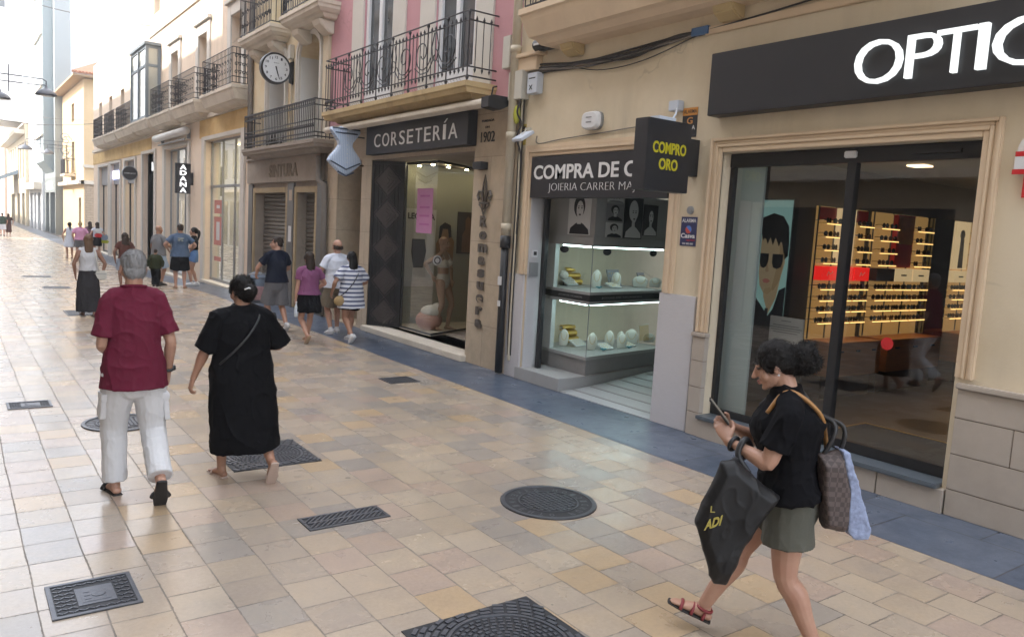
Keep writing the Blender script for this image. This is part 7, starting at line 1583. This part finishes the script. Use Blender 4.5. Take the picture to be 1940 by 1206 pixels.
# ---- the group of four by the shutters
c_navy = cloth('navy_polo_cloth', (.013,.016,.028)); c_greyshort = cloth('grey_cotton', (.14,.14,.15)); c_white = cloth('white_jersey', (.60,.63,.70), .85, .04); c_khakis = cloth('khaki_cotton', (.17,.14,.10)); c_plum = cloth('plum_jersey', (.19,.065,.14)); c_black = cloth('plain_black_cloth', (.006,.006,.0075), .85, .2)
c_str = Stripes('navy_white_stripes', ((.55,.56,.60), (.045,.055,.13)), 2, .072, .85, 0, 0, .62)
ro, J, s, T, hc = person('man in a navy polo shirt and grey shorts with a pushchair, looking left', (4.83, 14.0, 0), 8, 1.70, 1, B=1.02, lean=2, legs=(((-.10,.20,.085), 4, 0), ((.10,-.22,.13), -4, -35)), arms=(((-.24,.34,1.02), (-1,-.5,-.2), .9), ((.22,.33,1.02), (1,-.5,-.2), .9)), headrot=(62,-4), skin=sk_fair, hair=('short', h_dark), top=('tee', c_navy, .90, .62, .020), bottom=('shorts', c_greyshort, .98, .028), shoes=('sneaker', c_sneak))
ro, J, s, T, hc = person('woman in a plum t-shirt and short black skirt carrying a clear water bottle', (4.87, 12.52, 0), 4, 1.50, 1, B=1.10, lean=2, hips=1.05, legs=(((-.13,-.24,.17), 4, -50), ((.09,.22,.085), -4, 0)), arms=(((-.24,.06,.85), (-1,-.8,0), .9), ((.22,.20,1.0), (1,-.6,-.2), .7)), headrot=(-8,-4), skin=sk_fair, hair=('long', h_dark), top=('tee', c_plum, .93, .58, .014), bottom=('skirt', c_black, .60, .030), shoes=('sandal', c_tansole))
bw = W2(ro, s, J['wr', 0]); t = thing('water_bottle', 'clear water bottle in the hand of the woman in the plum t-shirt', 'bottle', (bw.x, bw.y, bw.z-.30))
mb = MB(); mb.lathe((bw.x, bw.y-.03, bw.z-.30), [(.030,0),(.034,.02),(.034,.15),(.030,.17),(.015,.21),(.013,.23)], 14); mb.build('plastic', Mat('clear_plastic', (.55,.60,.64), .12, .1, 5, 0, spec=.8), t, smooth=True); mb = MB(); mb.lathe((bw.x, bw.y-.03, bw.z-.07), [(.016,0),(.016,.025),(0,.026)], 12); mb.build('cap', m_white, t); mb = MB(); mb.lathe((bw.x, bw.y-.03, bw.z-.24), [(.0348,0),(.0348,.07)], 14); mb.build('paper_label', m_plast_b, t)
ro, J, s, T, hc = person('balding man in a white t-shirt and khaki shorts with white trainers', (5.70, 13.35, 0), 4, 1.71, 1, B=1.12, belly=.03, legs=(((-.13,-.08,.10), 6, -10), ((.10,.12,.085), -4, 0)), arms=(((-.20,.22,.98), (-1,-.7,-.1), .6), ((.26,.14,.95), (1,-.8,0), .6)), headrot=(6,-2), skin=sk_fair, hair=('fringe', h_dark), top=('tee', c_white, .86, .62, .024), bottom=('shorts', c_khakis, .92, .032), shoes=('sneaker', c_sneak))
ro, J, s, T, hc = person('woman in a navy and white striped long top with long dark hair', (5.58, 12.42, 0), 4, 1.54, 1, B=1.16, lean=1, hips=1.04, legs=(((-.10,-.26,.15), 6, -45), ((.08,.18,.085), -6, 0)), arms=(((-.36,.10,.95), (-1,-1,0), .6), ((.20,.24,1.05), (1,-.5,-.2), .6)), headrot=(-18,-4), skin=sk_tan, hair=('long', h_black), top=('tee', c_str, .66, .75, .045), bottom=('shorts', c_black, .62, .03), shoes=('sneaker', c_sneak))
def cross(mb): mb.tube(crom([Vector(p) for p in ((.12,.02,1.44), (.08,-.12,1.36), (-.06,-.19,1.16), (-.20,-.14,.98), (-.25,-.05,.90))], 5), .010, 5)
extra(ro, s, 'bag_strap', m_black, cross)
bp = W2(ro, s, Vector((-.27,-.06,.86))); mb = MB(); mb.ell(bp-Vector((0,0,.05)), .11, .06, .09, 12, 8); tag(mb.build('shoulder_bag', Mat('straw_bag', (.32,.22,.10), .8, .3, 60, .3, 120), None, True), 'small straw coloured bag at the hip of the woman in the striped top', 'bag')
# pushchair ahead of the man in navy
t = thing('pushchair', 'grey blue pushchair in front of the man in the navy polo shirt', 'pushchair', (4.72, 14.85, 0)); P = lambda x, y, z: (4.72+x, 14.85+y, z)
mb = MB()
for q in (-.24, .24): mb.tube([P(q,-.55,1.0), P(q,-.42,.98), P(q,.0,.50), P(q,.34,.12)], .016, 6); mb.tube([P(q,-.30,.14), P(q,.0,.50)], .015, 6)
mb.tube([P(-.24,-.55,1.0), P(.24,-.55,1.0)], .02, 6); mb.build('chassis', m_grey, t)
for q in (-.26, .26):
    for (y, r) in ((-.30, .13), (.34, .10)):
        mb = MB(); mb.lathe(P(q, y, r), [(r, -.018), (r, .018), (r*.75, .018), (r*.75, -.018)], 18, 'X', True); mb.lathe(P(q, y, r), [(.03, -.02), (.03, .02)], 8, 'X')
        for k in range(5): a = 2*math.pi*k/5; mb.tube([P(q, y, r), P(q, y+r*.75*math.cos(a), r+r*.75*math.sin(a))], .006, 4)
        mb.build('wheel', m_black, t)
m_pram = cloth('grey_blue_canvas', (.13,.16,.20)); mb = MB(); rings = []
for k in range(8):
    a = math.pi*(.05+.55*k/7); rings.append([P(.26*math.cos(q), -.05+.30*math.cos(a)*-1*abs(math.sin(q))*.9, .62+.34*math.sin(a)*abs(math.sin(q))+.05) for q in [math.pi*j/12 for j in range(13)]])
mb.rings(rings, False, False); mb.build('hood', m_pram, t, smooth=True)
mb = MB(); mb.prism([P(-.23,-.20,.45), P(-.23,.18,.38), P(-.23,.26,.55), P(-.23,-.26,.92)], (.46,0,0)); mb.build('seat', m_pram, t, bevel=.02)
mb = MB(); mb.box(4.52, 4.92, 14.48, 14.62, .5, .75); mb.build('hanging_bag', Mat('pink_patterned_bag', (.40,.25,.26), .8, .4, 40, 0), t, bevel=.02)

# ---- people farther up the street
c_lace = cloth('white_lace', (.50,.50,.51), .85, .12, 120); c_dkgrey = cloth('dark_grey_cloth', (.035,.033,.035))
ro, J, s, T, hc = person('woman in a pale sleeveless top and long dark skirt with long brown hair', (2.13, 16.55, 0), 2, 1.52, 0, B=1.0, legs=(((-.09,.10,.085), 3, 0), ((.09,-.14,.10), -3, -15)), arms=(((-.25,.0,.88), (-1,-.8,0), .5), ((.27,-.02,.90), (1,-.8,0), .5)), skin=sk_brown, hair=('long', h_brown), top=('top', c_lace, .98, 0, .012), bottom=('skirt', c_dkgrey, .10, .055), shoes=('sandal', c_beigesandal))
bp = W2(ro, s, Vector((.22,.02,.88))); t = thing('shoulder_bag', 'small off white strap bag at the hip of the woman with brown hair', 'bag', tuple(bp-Vector((0,0,.08))))
mb = MB(); mb.box(bp.x-.11, bp.x+.11, bp.y-.12, bp.y-.02, bp.z-.08, bp.z+.10); mb.build('body', m_plast, t, bevel=.03); mb = MB(); mb.box(bp.x-.10, bp.x+.10, bp.y-.126, bp.y-.121, bp.z+.03, bp.z+.04); mb.build('zip', m_grey, t)
mb = MB(); mb.tube(crom([W2(ro, s, Vector(p)) for p in ((-.02,.10,1.42), (.09,-.02,1.46), (.12,-.12,1.30), (.17,-.12,1.05), (.20,-.06,.95))], 4), .012, 5); mb.build('strap', m_plast, t)
ro, J, s, T, hc = person('woman with big dark curly hair half hidden behind the head of the grey haired man', (3.64, 21.9, 0), 5, 1.44, 0, B=1.0, skin=sk_brown, hair=('longcurly', h_dark), top=('tee', cloth('rust_brown_cloth', (.10,.04,.03)), .95, .5, .01), bottom=('shorts', cloth('pale_denim', (.30,.34,.42)), .7, .03), shoes=('sneaker', c_sneak))
ro, J, s, T, hc = person('dark haired child in a black and olive jacket beside the grey haired head', (4.50, 22.6, 0), -30, 1.02, 0, B=1.3, skin=sk_fair, hair=('short', h_dark), top=('tee', cloth('black_olive_cloth', (.028,.033,.014), .85, .8, 20), .85, 1.8, .02), bottom=('pants', c_black, 1, .02), shoes=('sneaker', c_dark))
ro, J, s, T, hc = person('bald man in a grey t-shirt and light blue shorts standing by the shop pier', (4.76, 23.5, -.03), -62, 1.66, 0, B=1.12, belly=.03, legs=(((-.10,.03,.085), 8, 0), ((.11,.0,.085), -8, 0)), arms=(((-.22,.10,.90), (-1,-.6,0), .6), ((.20,.26,1.10), (1,-.4,-.4), .8)), skin=sk_tan, hair=('none', None), top=('tee', cloth('grey_jersey', (.17,.17,.175)), .88, .62, .022), bottom=('shorts', cloth('pale_blue_denim', (.36,.46,.60)), .92, .03), shoes=('shoe', c_dark))
ro, J, s, T, hc = person('man in a washed blue printed t-shirt and black shorts, back turned, by the big window', (5.10, 22.5, -.02), -8, 1.74, 0, B=1.12, legs=(((-.10,.02,.085), 10, 0), ((.11,-.02,.085), -16, 0)), arms=(((-.28,.16,1.02), (-1,-.7,0), .6), ((.28,.16,1.02), (1,-.7,0), .6)), skin=sk_fair, hair=('short', h_dark), top=('tee', cloth('washed_blue_jersey', (.085,.125,.195), .85, .35), .86, .65, .030), bottom=('shorts', c_black, .95, .035), shoes=('sandal', c_tansole))
def prt(mb):
    c = W2(ro, s, T(1.36)+Vector((0,-.175,0))); 
def backprint(mb):
    for (x, z, w_, h) in ((0,1.36,.16,.014), (-.05,1.30,.05,.02), (.03,1.29,.06,.012), (0,1.33,.10,.010)): mb.obox(T(z)+Vector((x,-.166,0)), (1,0,0), (0,0,1), (0,1,0), w_/2, h, .012)
extra(ro, s, 'back_print', Mat('faded_print', (.30,.33,.30), .8), backprint)
ro, J, s, T, hc = person('girl with a dark ponytail in a black crop top and denim shorts facing left', (5.72, 23.6, -.04), 70, 1.66, 0, B=.92, legs=(((-.09,.05,.085), 10, 0), ((.09,-.08,.085), -6, 0)), arms=(((-.08,.22,1.08), (-1,-.3,-.4), .8), ((.10,.22,1.06), (1,-.3,-.4), .8)), headrot=(10,0), skin=sk_fair, hair=('pony', h_black), top=('tee', c_black, 1.08, .30, .006), bottom=('shorts', cloth('blue_denim', (.10,.19,.38), .85, .3), .42, .03), shoes=('sneaker', c_sneak))
zf = zg(40)
ro, J, s, T, hc = person('woman in a pink t-shirt and grey shorts with blond hair in a bun', (4.78, 39.6, zf), 4, 1.64, 0, B=1.25, skin=sk_fair, hair=('topbun', h_blond), top=('tee', cloth('pink_jersey', (.55,.27,.42)), .90, .7, .03), bottom=('shorts', c_greyshort, .75, .04), shoes=('sandal', c_tansole))
ro, J, s, T, hc = person('dark haired girl in a white dress walking beside the woman in pink', (4.40, 39.9, zf), 4, 1.60, 0, B=.95, skin=sk_fair, hair=('pony', h_black), top=('top', c_white, .95, 0, .01), bottom=('skirt', c_white, .55, .09), shoes=('sandal', c_dark))
ro, J, s, T, hc = person('long haired woman in a dusty plum top beside the woman in pink', (5.42, 41.6, zf), 4, 1.64, 0, B=1.0, skin=sk_tan, hair=('long', h_dark), top=('tee', cloth('dusty_plum', (.16,.09,.11)), .92, .6, .015), bottom=('pants', c_white, 1, .02), shoes=('sneaker', c_sneak))
ro, J, s, T, hc = person('dark haired girl in black shorts carrying a red and white rucksack', (5.62, 40.8, zf), 4, 1.64, 0, B=1.0, skin=sk_fair, hair=('long', h_dark), top=('tee', c_white, 1.02, .3, .012), bottom=('skirt', c_black, .58, .02), shoes=('sneaker', c_dark))
bp = W2(ro, s, T(1.22)+Vector((0,-.20,0))); t = thing('rucksack', 'red and white rucksack on the back of the girl in black shorts', 'rucksack', tuple(bp-Vector((0,0,.2)))); mb = MB(); mb.box(bp.x-.15, bp.x+.15, bp.y-.08, bp.y+.07, bp.z-.02, bp.z+.20); mb.build('white_top', m_white, t, bevel=.04); mb = MB(); mb.box(bp.x-.155, bp.x+.155, bp.y-.09, bp.y+.07, bp.z-.20, bp.z-.021); mb.build('red_pocket', m_red, t, bevel=.04)
bp = W2(ro, s, Vector((.30,-.02,.98))); t = thing('shoulder_bag', 'grey and lime yellow bag hanging from the girl with the rucksack', 'bag', tuple(bp-Vector((0,0,.25)))); mb = MB(); mb.box(bp.x-.16, bp.x+.16, bp.y-.08, bp.y+.08, bp.z-.10, bp.z+.16); mb.build('grey_body', Mat('blue_grey_bag', (.20,.25,.32), .7), t, bevel=.04); mb = MB(); mb.box(bp.x-.16, bp.x+.20, bp.y-.085, bp.y+.085, bp.z-.24, bp.z-.101); mb.build('lime_base', Mat('lime_bag', (.40,.42,.03), .7), t, bevel=.04)
ro, J, s, T, hc = person('far pedestrian in a dark green shirt and white shorts at the left edge', (3.03, 63.7, -.3), 0, 1.58, 0, B=1.15, skin=sk_fair, hair=('short', h_dark), top=('tee', cloth('dark_green_cloth', (.04,.06,.045)), .9, .7, .03), bottom=('shorts', c_white, .9, .03), shoes=('shoe', c_dark))
ro, J, s, T, hc = person('far pedestrian in dark brown clothes next to the one in green', (3.40, 64.1, -.3), 0, 1.54, 0, B=.95, skin=sk_tan, hair=('long', h_dark), top=('tee', cloth('dark_brown_cloth', (.05,.025,.022)), .95, .6, .02), bottom=('skirt', cloth('brown_skirt', (.06,.03,.025)), .3, .03), shoes=('sandal', c_dark))
# ---- mannequin in the corset shop window
c_und = cloth('white_lace_underwear', (.62,.60,.55))
ro, J, s, T, hc = person('tan shop mannequin in white underwear behind the corset shop glass', (7.50, 12.62, .125), 205, 1.74, 1, B=.88, lean=-2, legs=(((-.13,.06,.085), 12, 0), ((.14,-.04,.085), -12, 0)), arms=(((-.26,.02,.93), (-1,-.5,0), .4), ((.25,-.08,1.02), (1,-1,0), .4)), headrot=(10,0), skin=sk_plastic, hair=('none', None), shoes=(None, None), name='mannequin', cat='mannequin')
def und(mb): chain(mb, [T(.86), T(.94), T(1.0)], [(.135,.105), (.158,.113), (.150,.108)], (1,0,0), 18)
extra(ro, s, 'knickers', c_und, und, .008, 2)
def bra(mb):
    for q in (-1, 1): mb.ell(T(1.265)+Vector((q*.070,.085,0)), .072, .065, .062, 12, 8); mb.tube([T(1.30)+Vector((q*.08,.12,0)), T(1.42)+Vector((q*.10,.05,0)), T(1.44)+Vector((q*.10,-.03,0)), T(1.25)+Vector((q*.08,-.11,0))], .008, 5)
    chain(mb, [T(1.225), T(1.255)], [(.152,.112), (.155,.112)], (1,0,0), 18)
extra(ro, s, 'bra', c_und, bra, .008, 2)
# ------------------------------------------------------------------ bright hazy air
mb = MB(); mb.box(-60, 60, -40, 240, -3, 32); hz = mb.build('haze', None, None, kind='stuff')
hm_, ht, hb, ho = nodes('haze_air'); ht.nodes.remove(hb); pv = N(ht, 'ShaderNodeVolumePrincipled'); pv.inputs['Density'].default_value = .0018; pv.inputs['Color'].default_value = (.96,.96,.96,1); pv.inputs['Anisotropy'].default_value = .4
ht.links.new(pv.outputs[0], ho.inputs['Volume']); hz.data.materials.append(hm_)
